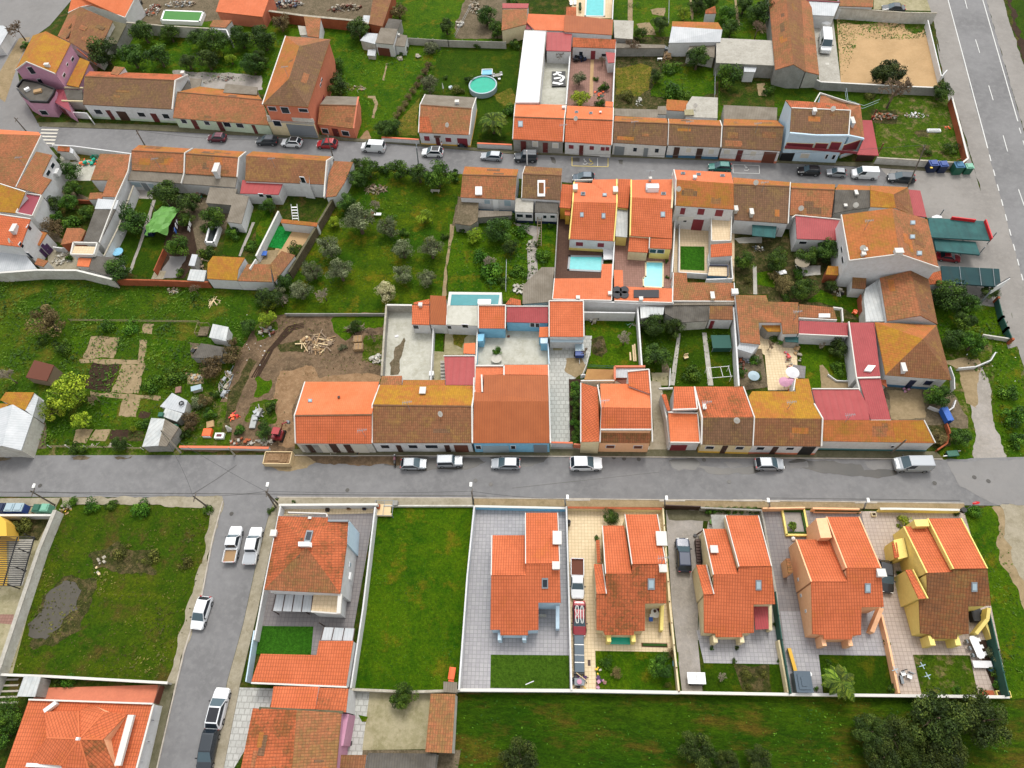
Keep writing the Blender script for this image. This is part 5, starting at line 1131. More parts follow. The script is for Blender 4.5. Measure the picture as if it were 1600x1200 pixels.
b.gb((868,106),(822,142),(824,262),(1150,282),(1154,158),(1202,130),3.4,4.8,mf='worn',mb='moss',ov=.05);b.rf([('fibre',[(822,262,3.25),(1150,282,3.25),(1132,346,2.6),(798,324,2.6)])],ov=.05);b.win((825,338,880,365),(930,348,965,372),m='glasspale');b.door((895,345,925,385),m=SG);b.bar([(1204,126,3.5),(1154,156,4.9),(1150,282,3.5),(1132,346,2.8)],.25,.3)
b=B(TH,'white gabled house with slab chimney rising from its brown yard side roof',1320,260,grp='houses on the south side of the north street')
b.gb((1215,127),(1162,160),(1158,284),(1482,306),(1493,185),(1537,148),3.4,4.8,mf='worn',mb='moss',ov=.05);b.rf([('fibre',[(1156,284,3.25),(1482,306,3.25),(1470,372,2.6),(1132,346,2.6)])],ov=.05);b.ch(1365,275,.9,2.2,1.6);b.bar([(1537,148,3.4),(1493,185,4.8),(1482,306,3.4)],.3,.3)
shed('brown corrugated garden roof joined to the gabled house',[(1312,370),(1482,380),(1450,482),(1285,468)],2.5,'fibre',GW)
shed('narrow grey roofed store with white flank beside the lawn strip',[(1468,410),(1555,428),(1508,598),(1415,585)],2.6,'fibre')
shed('flat white sheet roof scrap store by the brown soil yard',[(1200,788),(1235,792),(1215,862),(1178,858)],2.0,WM,GW);shed('white corrugated low cover next to the mossy hut',[(1190,882),(1290,890),(1275,958),(1170,950)],1.8,'silver',GW)
b=B('tiled_hut','mossy orange roofed white hut at the bottom of the soil yard',1400,960,OB)
b.rf([('mossy',[(1330,800,3.6),(1530,810,3.6),(1490,880,3.2),(1480,952,2.6),(1294,942,2.6),(1298,845,3.2)])],ov=.04)
b=B('tiled_hut','white hut with ribbed brown roof joined to the mossy hut',1640,960,OB);b.rf([('worn',[(1545,850,3.0),(1690,852,3.0),(1700,962,2.5),(1482,955,2.5)])],ov=.04);b.bar([(1600,820,3.2),(1560,880,3.2)],.3,.8)
o(400,200)
shed('brown ribbed roof running down to the white hut corner',[(160,768),(245,795),(115,962),(90,850)],2.8,'old')
b=B(TH,'long brown roofed white house with dormer and white end gable',200,220,grp='houses on the south side of the north street')
b.rf([('old',[(-62,172,4.9),(442,206,4.9),(432,352,3.4),(-68,330,3.4)]),('moss',[(-62,172),(442,206),(470,178,3.6),(-20,145,3.6)])],ov=.05)
b.rf([('old',[(300,226,5.0),(332,240,4.4),(330,345,3.9),(268,330,4.2)])],ov=.02);b.win((282,308,305,340));b.bar([(480,180,3.6),(442,204,5.0),(430,352,3.4),(425,430,3.0)],.3,.5);b.rf([('redsheet',[(-85,325,3.0),(172,335,3.0),(140,416,2.6),(-100,408,2.6)])],ov=.03);b.win((20,412,45,428),(65,418,98,436))
b.rf([('moss',[(160,568,2.4),(385,592,2.4),(380,615,2.2),(155,592,2.2)])],ov=.05)
e=prop('ladder','white wooden stair frame leaning on the cube house','ladder',265,600,[('rail',PW,[('t',[(-.55,-1.6,0),(-.55,1.6,3.4)],[.06,.06]),('t',[(.55,-1.6,0),(.55,1.6,3.4)],[.06,.06])])]+[('rung',PW,[(0,-1.5+i*.34,i*.36+.1,1.1,.22,.05)]) for i in range(9)])
b=B('house_annex','red and brown roofed side wing along the dark orchard wall',530,330);b.rf([('worn',[(488,206,3.4),(607,212,3.0),(555,338,2.6),(500,425,2.6),(440,432,2.8),(452,300,3.2)])],ov=.05)
shed('small maroon porch roof beside the white cube house',[(442,382),(500,388),(478,436),(436,432)],2.3,'redsheet')
b=B(TH,'white house with blue base and rust orange roof opposite the silver estate car',1450,420,grp='houses on the south side of the north street')
b.gb((1305,240),(1290,292),(1278,432),(1618,448),(1630,302),(1640,258),3.4,4.9,mf='worn',mb='moss',ov=.05,base='bluebase');b.win((1428,448,1462,472),(1552,450,1592,485),m='glasspale');b.door((1482,448,1515,498),m=PW);b.flat('roof_hatch',1372,372,1414,422,PW,.4)
shed('rubble covered roof terrace with blue tarp beside the blue based house',[(1272,432),(1392,440),(1385,580),(1340,610),(1240,595)],2.2,JG,GW)
heap('junk and blue tarp piled on the rubble covered terrace',1330,510,1.6,1.6,40,('bluetarp',CO,OW,PW),2.6,.5) 
shed('thin boarded walkway roof under the blue based house',[(1390,515),(1600,520),(1600,545),(1380,560)],1.6,'fibre',GW)
o(800,200)
b=B(TH,'narrow brown roofed house with boxed chimney and grey terrace roofs below',170,560,grp='houses on the south side of the north street')
b.gb((82,238),(66,287),(60,436),(302,450),(310,297),(314,252),3.6,5.0,mf='olddark',mb='old',ov=.04);b.flat('roof_frame',160,330,207,430,'worn',.25,frame=PW);b.rf([(CO,[(22,438,3.0),(135,446,3.0),(130,527,2.8),(18,522,2.8)])],base='bluedark',ov=.03);b.rf([(FD,[(148,458,3.0),(292,468,3.0),(282,532,2.8),(142,526,2.8)])],base='bluedark',ov=.03);b.win((30,538,68,555),(85,540,125,560),(195,545,215,562),(240,545,268,560));b.bar([(82,238,3.6),(66,287,5.0),(60,436,3.6)],.15,.25)
shed('small orange link roof left of the first salmon villa',[(312,350),(387,356),(366,502),(297,496)],3.0,'newb','ochre');shed('tiny orange porch roof over the dark decking',[(330,504),(366,506),(364,546),(330,544)],2.4,'newb','ochre')
b=B('town_villa','yellow edged villa with salmon front slope, two white roof windows and a pool behind',500,740)
b.rf([('newb',[(380,462,5.5),(656,468,5.5),(637,706,2.9),(358,692,2.9)]),('salmon',[(380,462),(656,468),(655,320,3.9),(505,322,3.9),(500,345,3.9),(388,338,3.9)])],ov=.05,base='yellow');b.sky(425,528,448,558);b.sky(560,533,584,566);b.sky(430,402,458,422,'glass');b.sky(566,410,592,428);b.win((400,712,444,735),(535,718,575,742),m='maroon');b.bar([(388,338,3.9),(380,462,5.6),(358,692,3.0)],.22,.3,'yellow');b.bar([(655,320,3.9),(656,468,5.6),(637,706,3.0)],.22,.3,'yellow');b.ch(395,385,.7,1.2,.9,'cream');b.ch(645,400,.7,1.2,.9,'cream');b.bar([(388,326,3.9),(505,322,3.9)],.2,.4)
shed('orange passage roof between the two salmon villas',[(665,318),(745,320),(726,502),(660,494)],3.0,'newb','yellow');shed('translucent grey sheet roof in the passage between the villas',[(655,502),(726,502),(720,682),(647,676)],2.4,'silver','yellow')
b=B('town_villa','yellow edged villa with solar water heater on its salmon slope and a curved hose',870,730)
b.rf([('newb',[(745,432,5.8),(1002,447,5.8),(1000,690,3.5),(738,672,3.5)]),('salmon',[(745,432),(1002,447),(1006,320,4.1),(745,324,4.1)])],wm='cream',ov=.05);b.rf([('newb',[(735,680,3.1),(856,684,3.1),(850,778,2.3),(724,770,2.3)])],wm='cream',ov=.1);b.rf([('newb',[(866,690,3.4),(1000,692,3.4),(996,757,2.8),(862,748,2.8)])],wm='yellow',ov=.1)
b.win((862,757,900,778),(908,759,950,780),m='glass');b.sky(928,524,957,558);b.sky(932,403,962,420,'glass');b.bar([(745,324,4.1),(745,432,5.9),(738,672,3.6)],.22,.3,'yellow');b.bar([(1006,320,4.1),(1002,447,5.9),(998,500,5.4)],.3,.4,'cream');b.bar([(860,684,3.5),(857,752,2.9)],.2,.3);b.ch(735,350,.6,.6,1.0);b.ch(862,330,.4,.4,.9);b.ch(1010,430,.6,.9,1.0)
b.flat('solar_heater',835,362,915,402,WM,.5);b.flat('heater_tank',845,385,915,403,PW,.9)
b=B('town_villa','tall white house with mossy slope, three maroon yard windows and a tiled terrace',1200,500)
b.rf([('moss',[(1025,322,7.4),(1384,347,7.4),(1387,508,5.6),(1020,483,5.6)]),('salmon',[(1025,322),(1384,347),(1368,278,6.2),(1012,260,6.2)])],ov=.04);b.win((1052,498,1082,538),(1160,503,1202,540),(1270,510,1318,550),m='maroon');b.win((1072,566,1092,585));b.gar((1128,572,1196,612),m='maroon');b.bar([(1000,300,5.6),(1012,260,6.2),(1025,322,7.5),(1020,483,5.7)],.22,.3);b.sky(1055,278,1082,292,'glass');b.sky(1152,284,1180,298,'glass');b.sky(1300,292,1330,306,'glass');b.ch(1140,318,.5,.5,.7)
b.rf([('tantile',[(1248,555,2.8),(1366,552,2.8),(1366,712,2.8),(1248,706,2.8)])],ov=.02);b.bar([(1040,560,3.0),(1245,556,3.0),(1246,710,3.0),(1366,708,3.0),(1372,545,3.0)],.2,.9,up=.4)
b.rf([('newb',[(1243,728,3.4),(1376,716,3.4),(1376,796,2.8),(1243,806,2.8)])],ov=.05);b.rf([('tantile',[(1235,858,1.6),(1350,862,1.6),(1350,925,1.6),(1225,920,1.6)])],wm='bluebase',ov=.02);b.bar([(1235,856,1.9),(1350,858,1.9),(1350,925,1.9)],.15,.3,'bluedark')
b=B('pool_house','salmon l shaped roof wrapping the dark decking and its pool',440,1010,OB);b.rf([('salmon',[(563,850,3.2),(628,850,3.2),(622,1078,3.2),(253,1070,3.2),(265,940,3.2),(556,938,3.2)])],ov=.05);b.bar([(628,850,3.2),(622,1078,3.2),(253,1070,3.2),(265,940,3.2)],.2,.3);b.ch(412,1065,.5,.5,.4);b.ch(612,1040,.5,.5,.5)
b=B('pool_house','salmon flat roof with black solar coils and a dark panel behind the light pool',820,1040,OB);b.rf([('salmon',[(637,886,3.2),(692,888,3.2),(696,990,3.2),(820,996,3.2),(1000,1002,3.2),(1002,1092,3.2),(640,1080,3.2)])],ov=.05);b.bar([(640,1080,3.2),(1002,1092,3.2),(1004,990,3.2)],.2,.3);b.flat('solar_panel',760,1014,918,1062,'solar',.12)
for x,y in ((658,1012),(702,1012),(658,1042),(702,1042)):
 g=G(x,y,3.3);V=[];Fc=[];tubem([(g.x,g.y,3.25),(g.x,g.y,3.36)],[.72,.72],V,Fc,20);mk('solar_coil',V,Fc,'solar',b.e)
b.ch(805,1075,.5,.5,.6);b.ch(638,1075,.4,.4,.6)
b=B(OB,'ribbed rust brown l shaped roof below the little green lawn',1200,1010,OB);b.rf([('worn',[(1010,902,3.2),(1092,905,3.2),(1096,965,3.0),(1384,968,3.0),(1392,1080,2.6),(1008,1080,2.8)])],ov=.05);b.ch(1250,1055,.5,1.2,.6,'cream');b.ch(1388,1035,.9,.9,.8);b.bar([(1008,905,3.2),(1004,1082,2.8),(1394,1084,2.6),(1388,968,3.0)],.2,.3)
e=wall('tall white boundary wall under the salmon pool house roofs',[(232,1080),(440,1080),(790,1095),(1010,1092)],3.0,.25,'white')
shed('grey corrugated roof beside the salmon pool house',[(68,985),(185,870),(268,870),(255,950),(250,1085),(66,1100)],2.6,'fibre',WD)
o(1200,200);SR='houses on the south side of the north street'
b=B(TH,'brown roofed terraced house with green awning over its rear yard',0,400,grp=SR)
b.gb((-220,308),(-215,352),(-210,573),(126,596),(138,366),(140,338),3.4,4.8,mf='olddark',mb='moss',ov=.05);b.bar([(140,338,3.4),(138,366,4.9),(126,596,3.5)],.2,.3);b.ch(-205,520,.5,1.0,1.0,WD);b.ch(-108,540,.5,1.2,1.0,WD)
b=B('awning','green shade cloth awning behind the brown terraced house',-20,640,'awning');b.rf([('greenshade',[(-98,590,2.5),(55,600,2.5),(45,685,2.3),(-98,672,2.3)])],nowall=True)
for x,y in ((-95,672),(42,684),(50,604)): b.block('post',x,y,0,.08,.08,2.3,SG)
b=B(TH,'patchy rust tiled terraced house left of the grey asphalt roof',280,420,grp=SR);b.gb((143,342),(146,376),(136,545),(396,558),(416,388),(420,352),3.4,4.8,mf='worn',mb='moss',ov=.05);b.ch(408,525,.4,1.4,1.0)
b=B(TH,'grey asphalt roofed bay with satellite dish between mossy roofs',530,430,grp=SR);b.rf([(FD,[(420,386,4.6),(640,388,4.6),(640,496,4.0),(520,512,4.0),(415,532,4.0)]),('moss',[(420,386),(640,388),(640,362,3.6),(440,352,3.6)])],wm=GW,ov=.05);b.ch(540,425,.4,.9,1.2,GW);b.ch(480,492,.4,.4,.5)
b=B(TH,'mossy ochre hip roof ending the north street row',790,430,grp=SR)
b.rf([('mossy',[(640,386,4.8),(785,414,5.0),(800,500,4.2),(770,498,4.2),(640,492,4.2)]),('moss',[(640,386),(785,414),(875,370,3.6),(640,358,3.6)]),('old',[(785,414),(875,370),(912,548,3.6),(800,500)])],ov=.05)
shed('bright red metal strip roof at the end of the north street row',[(875,384),(952,391),(992,557),(910,546)],3.0,RM)
b=B('yard_house','white walled yard house with wide flat red metal roof',310,650,OB);b.rf([(RM,[(172,548,3.6),(450,574,3.6),(462,702,3.2),(180,692,3.2)])],ov=.04);b.bar([(150,560,3.6),(172,545,3.7),(450,572,3.7)],.2,.3);b.win((195,708,240,722))
b=B('apartment_house','big white three gabled block with rust roof and three roof windows',700,800)
b.rf([('moss',[(458,542,6.6),(775,500,8.8),(822,788,8.8),(508,828,6.6)]),('worn',[(775,500),(996,572,6.6),(1068,872,6.6),(822,788)])],ov=.15,wm='white');b.sky(887,580,918,606);b.sky(885,668,916,694);b.sky(928,770,960,798);b.ch(812,778,1.1,.8,.6);b.ch(600,772,.5,.5,.8);b.ch(592,795,.5,.5,.6);b.ch(550,515,.8,.5,.5)
b.win((450,740,475,780),(455,800,482,850));b.bar([(458,542,6.7),(508,828,6.7),(822,788,8.9),(1068,872,6.7)],.2,.3)
b.rf([('neworn',[(1000,938,3.2),(1030,905,3.2),(1080,890,3.2),(1088,972,2.8),(1010,978,2.8)])],ov=.02)
b=B('house','brown ridged wing with moss line running down to the white gable',870,1050)
b.rf([('worn',[(700,936,3.6),(893,890,5.2),(955,1172,5.2),(745,1206,3.6)]),('old',[(893,890),(1002,936,3.6),(1060,1226,3.6),(955,1172)])],ov=.12)
b=B(OB,'small brown roofed white wash house under the big block',570,970,OB);b.rf([('old',[(530,922,2.6),(616,926,2.6),(612,1006,2.4),(526,1000,2.4)])],ov=.04)
b=B(OB,'tiny mossy roofed hut against the foot of the big block',400,900,'shed');b.rf([('mossy',[(375,862,2.4),(440,864,2.4),(440,920,2.2),(360,915,2.2)])],wm='brick',ov=.04)
shed('patchwork silver corrugated roof beside the moss line wing',[(610,1000),(705,938),(742,1208),(612,1210),(598,1060)],2.6,'silver',WD)
def shade(label,pts,z,m,posts):
 b=B('shade_canopy',label,pts[0][0],pts[0][1],'canopy');b.rf([(m,[(p[0],p[1],z) for p in pts])],nowall=True,th=.25)
 for x,y in posts: b.block('post',x,y,0,.12,.12,z-.1,SG)
 return b
b=shade('large green net canopy with red sign boards on two sides',[(1003,560),(1360,582),(1392,702),(1012,682)],2.9,'greenshade',[(1020,700),(1200,725),(1370,725)])
b.bar([(1150,556,3.4),(1300,574,3.4)],.2,.9,'redpaint',name='sign_board');b.bar([(1362,572,3.4),(1402,688,3.4)],.2,.9,'redpaint',name='sign_board')
shade('torn green net canopy over the parked wreck',[(1035,690),(1298,712),(1326,792),(1052,765)],2.3,'greenshade',[(1060,780),(1200,800),(1310,800)])
b=shade('long dark green net carport beside the billboard',[(1082,862),(1445,880),(1456,992),(1088,966)],2.5,'greendark',[(1100,975),(1300,990),(1440,1000)])
b.bar([(1196,866,2.6),(1208,975,2.6)],.06,.05,SG,name='frame');b.bar([(1320,873,2.6),(1333,985,2.6)],.06,.05,SG,name='frame');b.bar([(1405,878,2.6),(1418,990,2.6)],.06,.05,SG,name='frame')
def billboard():
 a=G(1432,985,5);c=G(1512,938,5);e=empty('billboard','white faced roadside billboard on two posts at the end of the dark carport','billboard',((a.x+c.x)/2,(a.y+c.y)/2,0));V=[];Fc=[];barm(a,c,.15,2.0,V,Fc);mk('board',V,Fc,PW,e);V=[];Fc=[];barm(a+Vector((0,.1,.1)),c+Vector((0,.1,.1)),.1,.12,V,Fc);mk('frame',V,Fc,'black',e)
 for p in (a,c): V,Fc=boxm((p.x,p.y+.15,0),(.18,.18,3.6));mk('post',V,Fc,SG,e)
billboard()
b=shade('white domed parasol cover beside the green net canopy',[(1025,552),(1055,542),(1085,550),(1090,562),(1025,562)],2.6,WC,[(1055,575)])
o(1200,450)
b=B('farm_house','white farmhouse with blue base, mossy pyramid roof and small blue windows',900,580)
ap=(968,318);b.rf([('mossy',[(668,214,3.6),(735,543,3.6),(*ap,6.2)]),('moss',[(1054,232,3.6),(668,214),ap]),('old',[(1146,574,3.6),(1054,232),ap]),('old',[(735,543),(1146,574),ap])],base='bluebase',bh=.6,ov=.3)
b.ch(840,505,.5,1.3,.7);b.win((975,578,1025,604),m='bluedark');b.door((868,575,910,625),m='bluedark');
shed('small brick edged porch at the corner of the farmhouse',[(705,572),(738,574),(745,620),(712,600)],2.2,'brick',WD)
b=B('covered_passage','long red ribbed roof dropping past the farmhouse with a tilted roof hatch',600,400,OB);b.rf([(RM,[(508,216,3.4),(664,216,3.4),(702,550,3.2),(552,556,3.2)])],ov=.04);b.rf([(RM,[(568,570,3.0),(702,566,3.0),(768,824,2.8),(642,822,2.8)])],ov=.04);b.bar([(505,210,3.5),(552,556,3.3),(572,640,3.0)],.22,.3);b.bar([(552,562,3.2),(702,558,3.2)],.3,.25);b.flat('roof_hatch',0,0,0,0,PW,.35,quad=[(620,488),(668,492),(640,528),(596,522)]);b.bar([(642,828,2.8),(768,828,2.8)],.2,.25)
b=B('covered_passage','red ribbed roof strip crossing between the patio and the garden',340,250,OB);b.rf([(RM,[(196,204,3.0),(500,218,3.0),(498,300,2.8),(192,286,2.8)])],ov=.04);b.bar([(192,288,2.8),(500,302,2.8)],.2,.25)
b=B(OB,'wide dark red sheet roof filling the court behind the white row',450,720,OB);b.rf([('redsheet',[(275,634,3.0),(568,634,3.0),(622,732,3.0),(636,824,3.0),(345,824,3.0),(300,735,3.0)])],ov=.04);b.bar([(275,630,3.1),(570,630,3.1)],.2,.3)
b=B(OB,'orange tiled roof with white skylight box above the red strip',310,150,OB);b.rf([('worn',[(195,100,3.4),(408,122,3.4),(430,192,2.8),(192,182,2.8)])],ov=.05);b.flat('skylight',315,162,385,186,PW,.25);b.bar([(408,122,3.4),(462,128,2.6),(468,208,2.2)],.3,.5);b.bar([(192,188,2.9),(430,200,2.9)],.2,.5)
b=B('patio_house','long patchy orange tiled roof turning round the cream patio',60,180);b.rf([('worn',[(-202,45,3.6),(-10,45,3.6),(0,85,3.8),(190,90,3.8),(190,284,2.8),(92,286,2.8),(84,214,3.2),(-58,214,3.2),(-48,352,2.8),(-172,338,2.8)])],ov=.05);b.rf([('mossy',[(-55,216,2.4),(82,216,2.4),(80,272,2.2),(0,272,2.2)])],wm=GW,ov=.03);b.ch(182,85,.7,.7,.8);b.ch(0,70,.6,.6,.8)
shed('blue grey corrugated sheet over the pond corner',[(100,292),(192,290),(190,340),(110,335)],1.8,'greenshade',GW);shed('white sheet cover leaning under the red strip roof',[(290,302),(410,305),(400,325),(272,318)],1.6,WM,WD)
S2='row houses along the main cross street'
b=B(TH,'low white blue based end house with single mossy orange roof slope',700,990,grp=S2);b.rf([('moss',[(345,826,4.2),(975,826,4.2),(1046,968,3.0),(345,956,3.0)])],base='tealbase',bh=.5,ov=.05);b.bar([(975,826,4.2),(1046,968,3.0)],.2,.25);b.win((770,985,785,994));b.flat('moss_patch',770,830,975,955,'mossy',.015,quad=[(775,830),(972,830),(1030,962),(800,955)])
b=B(TH,'terraced house with ochre mossy rear slope beside the red court roof',120,990,grp=S2)
b.rf([('old',[(-86,812,4.8),(338,816,4.8),(332,990,3.0),(-96,984,3.0)]),('mossy',[(-86,812),(338,816),(288,722,3.8),(254,566,3.2),(164,568,3.2),(174,646,3.6),(-98,645,3.6),(-122,680,3.8)])],ov=.05,base='salmonwall');b.bar([(288,722,3.9),(342,816,4.9),(334,990,3.1)],.25,.3);b.door((25,992,60,1020),(-295,990,-270,1015),m=DW);b.gar((205,992,290,1022),m='black');b.win((115,995,160,1008),(-70,992,-25,1008));b.bar([(160,640,3.7),(170,568,3.2)],.2,.4)
o(800,450)
b=B(TH,'terraced house with plain orange rear slope and faded brown front slope',1350,990,grp=S2)
b.rf([('olddark',[(1188,810,4.8),(1515,808,4.8),(1506,986,3.0),(1184,976,3.0)]),('neworn',[(1188,810),(1515,808),(1446,616,3.2),(1140,616,3.2),(1162,755,4.2)])],ov=.05,base='ochre',wm='cream');b.bar([(1140,616,3.2),(1188,808,4.9),(1184,976,3.1)],.3,.3);b.bar([(1446,616,3.2),(1515,808,4.9),(1506,986,3.1)],.2,.25);b.ch(1200,748,.35,.7,.5);b.win((1212,988,1260,1003),(1400,990,1445,1006));b.door((1312,985,1345,1012),m=DW)
b=B(TH,'white edged house with flat bright orange front roof and stepped rear roof',1080,980,grp=S2);b.rf([('newplain',[(976,776,3.6),(1160,782,3.6),(1175,962,3.0),(990,962,3.0)])],ov=.04);b.rf([('newb',[(1012,616,4.2),(1140,616,4.2),(1156,752,4.4),(1010,756,4.4)])],ov=.04);b.rf([('newb',[(934,664,3.0),(962,664,3.0),(992,764,2.8),(972,768,2.8)])],ov=.03);b.bar([(976,776,3.7),(1160,782,3.7)],.25,.4);b.bar([(990,964,3.1),(1176,966,3.1),(1160,780,3.7)],.2,.3);b.bar([(1140,616,4.2),(1158,755,4.5),(1004,760,4.5)],.25,.35);b.ch(1000,640,.8,1.4,1.2) ;b.gar((990,982,1090,1010),m='maroon');b.bar([(918,628,2.8),(1005,625,2.8)],.25,.4)
b=B('house','complex orange roofed house with yellow deck, box terrace and clipped hedge',680,1000,'house',S2)
b.rf([('newb',[(430,592,5.0),(535,622,5.6),(548,958,4.4),(430,962,4.0)])],ov=.04,wm='cream');b.rf([('newb',[(560,745,7.0),(868,750,7.0),(870,880,5.6),(555,878,5.6)]),('newplain',[(560,745),(868,750),(856,600,6.0),(552,598,6.0)])],wm='peach',ov=.04);b.rf([('worn',[(556,888,4.4),(868,888,4.4),(864,968,3.4),(545,966,3.4)])],wm='peach',ov=.05)
b.rf([('newb',[(725,520,6.6),(856,510,6.6),(866,662,6.8),(730,610,6.6)])],ov=.04);b.rf([(WM,[(648,498,3.6),(830,496,3.6),(826,512,3.6),(722,520,3.6),(720,560,3.4),(650,560,3.4)])],wm='salmonwall',ov=.02);b.bar([(642,575,3.8),(642,493,3.8),(832,492,3.8)],.3,.5,'neworn' if 0 else 'salmonwall',up=.3);b.rf([('timber',[(470,506,2.4),(636,510,2.4),(642,576,2.4),(452,572,2.4)])],ov=.02);b.rf([('rust',[(642,572,3.0),(720,560,3.0),(722,606,3.4),(690,598,3.4)])],ov=.02)
b.bar([(430,580,5.1),(640,578,5.1)],.2,.35);b.bar([(535,605,5.8),(560,750,6.6),(550,962,4.5)],.22,.35);b.bar([(555,884,5.7),(870,884,5.7)],.22,.35);b.bar([(722,522,6.7),(856,508,6.7),(868,660,6.9),(878,960,5.0)],.22,.35);b.bar([(430,592,5.1),(430,962,4.1)],.2,.35);b.ch(552,665,.7,.8,.6);b.ch(545,830,.5,1.4,.6);b.ch(798,888,1.1,.5,.4);b.ch(872,785,.4,1.0,.6);b.win((590,982,640,997),(762,985,812,1000),m='rust')
b.bar([(385,975,1.9),(530,990,1.9)],.2,1.2,'salmonwall',name='front_wall');b.bar([(430,545,2.2),(450,541,2.2),(478,552,2.2),(480,572,2.2),(430,580,2.2)],.15,.9,'white')
b=B('warehouse','wide brown metal roofed house with salmon rear terrace and sky blue front',150,1000,'house',S2)
b.rf([('brownmetal',[(-238,708,5.0),(228,708,5.0),(236,968,3.4),(-244,968,3.4)]),('brownmetal',[(-238,708),(228,708),(226,546,4.0),(-174,542,4.0),(-180,655,4.4),(-236,650,4.4)])],wm='skyblue',ov=.05);b.rf([('salmon',[(-225,492,3.6),(-55,492,3.6),(-55,540,3.6),(-176,545,3.6),(-190,655,3.8),(-232,650,3.8)])],ov=.02);b.rf([('salmon',[(-45,480,3.6),(226,480,3.6),(226,544,3.8),(-50,540,3.8)])],ov=.03)
b.bar([(-190,542,4.2),(-186,650,4.4)],.3,.4);b.bar([(-225,485,3.8),(-50,485,3.8),(-50,545,3.8)],.3,.5);b.bar([(228,480,3.8),(240,968,3.6)],.25,.4);b.bar([(-238,560,4.2),(-248,968,3.6)],.25,.4);b.win((-225,985,-195,1003),(-5,985,20,1003));b.gar((-185,985,-20,1003),m='glasspale');b.gar((135,980,220,1010),m=SG)
b=B(OB,'bright orange square roof with white rim beside the white drive',340,200,OB);b.rf([('newb',[(236,84,3.8),(446,84,3.8),(445,304,3.4),(236,302,3.4)])],ov=.02);b.bar([(446,80,3.9),(232,80,3.9),(232,304,3.5)],.22,.35);b.bar([(446,80,3.9),(450,304,3.5)],.22,.35)
b=B(OB,'red ribbed roof over the sky blue rooms behind the pale court',110,170,OB);b.rf([(RM,[(-32,118,3.2),(225,118,3.2),(225,218,2.6),(-35,212,2.6)])],wm='skyblue',ov=.06);b.bar([(-35,114,3.3),(228,114,3.3)],.2,.3);b.win((115,218,140,240),(148,220,170,242));b.rf([('neworn',[(-10,60,3.4),(55,75,3.4),(55,108,3.4),(-40,100,3.4)])],ov=.02)
b=B('shed','small sky blue hut with orange roof at the court edge',200,320,'shed');b.rf([('newplain',[(172,244,2.6),(228,242,2.6),(228,304,2.4),(168,306,2.4)])],wm='skyblue',ov=.03);b.rf([('bluewall',[(178,310,2.2),(225,310,2.2),(222,345,2.2),(178,345,2.2)])],wm='skyblue',ov=.02)
b=B('carport','pale green glazed carport roof at the head of the white drive',330,325,'carport');b.rf([('glasspale',[(240,308,2.6),(450,306,2.6),(446,340,2.4),(240,338,2.4)])],nowall=True,th=.06)
for x in (245,340,440): b.block('post',x,345,0,.1,.1,2.4,SG)
shed('grey slab roofed lean-to with plank behind the leafy garden',[(955,110),(1235,100),(1230,205),(1060,215),(955,160)],2.4,FD,WD);shed('pale blue polycarbonate roof corner by the high wall',[(800,112),(952,120),(945,165),(805,190)],2.5,'silver',WD)
b=B(OB,'brown tiled white garden room with maroon door in the leafy plots',1300,190,OB);b.rf([('old',[(1236,112,3.2),(1380,112,3.2),(1380,198,2.6),(1234,194,2.6)])],ov=.04);b.door((1238,205,1262,235),m='maroon')
shed('long grey parapet roof strip under the ribbed rust roof',[(800,92),(1010,92),(1390,84),(1390,104),(800,108)],2.6,'fibre',GW)
b=B(OB,'white splayed end of the patio house with lean-to roof',1460,370,OB);b.rf([(WM,[(1425,340,2.4),(1545,352,2.4),(1500,410,2.0),(1405,380,2.2)])],ov=.02)
# centre court outbuildings
o(400,450)
b=B(TH,'bright salmon orange house being renovated beside the digger',480,1000,grp=S2);b.gb((306,586),(240,798),(246,970),(722,972),(722,792),(768,586),3.4,5.4,mf='newb',mb='newplain',ov=.06,wm=WD);b.sky(326,696,352,716);b.bar([(306,586,3.4),(240,798,5.5),(246,970,3.5)],.22,.3);b.door((320,980,355,1008),(465,975,510,1010),(555,978,595,1010),m=DW);b.gar((290,982,330,1010),(360,982,400,1010),m=GW);b.gar((400,980,440,1010),(600,980,690,1005),m='shutter');b.ch(520,686,.2,.2,.3,DW,DW)
b=B(TH,'long white row house with mossy rear slope and chimney box on top',1030,1000,grp=S2);b.gb((772,606),(726,732),(726,968),(1346,968),(1346,740),(1372,610),3.3,5.0,mf='old',mb='mossy',ov=.05);b.ch(1045,650,.8,1.0,.7,CO);b.bar([(772,606,3.3),(726,732,5.1),(726,968,3.4)],.22,.3);b.bar([(1372,610,3.3),(1350,740,5.1),(1352,968,3.4)],.3,.3);b.win((782,980,832,998),(955,980,1008,998),(1060,980,1135,998));b.door((880,982,910,1012),(1180,982,1212,1010),m=DW);b.gar((1240,982,1325,1010),m='rust')
b.rf([('worn',[(788,550,3.0),(912,548,3.0),(910,606,3.2),(772,606,3.2)])],ov=.03);b.rf([('moss',[(918,576,2.9),(1180,574,2.9),(1182,608,3.1),(915,606,3.1)])],ov=.03)
b=B(OB,'crimson flat sheet roof beside white steps in the mossy court',1270,510,OB);b.rf([('redsheet',[(1176,428,3.0),(1368,428,3.0),(1366,606,3.0),(1186,606,3.0)])],ov=.02);b.bar([(1172,424,3.1),(1370,424,3.1),(1370,606,3.1)],.18,.35)
prop('stairs','white outdoor steps climbing beside the crimson roof','stairs',1180,560,[('step',CO,[(0,-1.6+i*.42,0,.9,.42,.3+i*.32) for i in range(8)])])
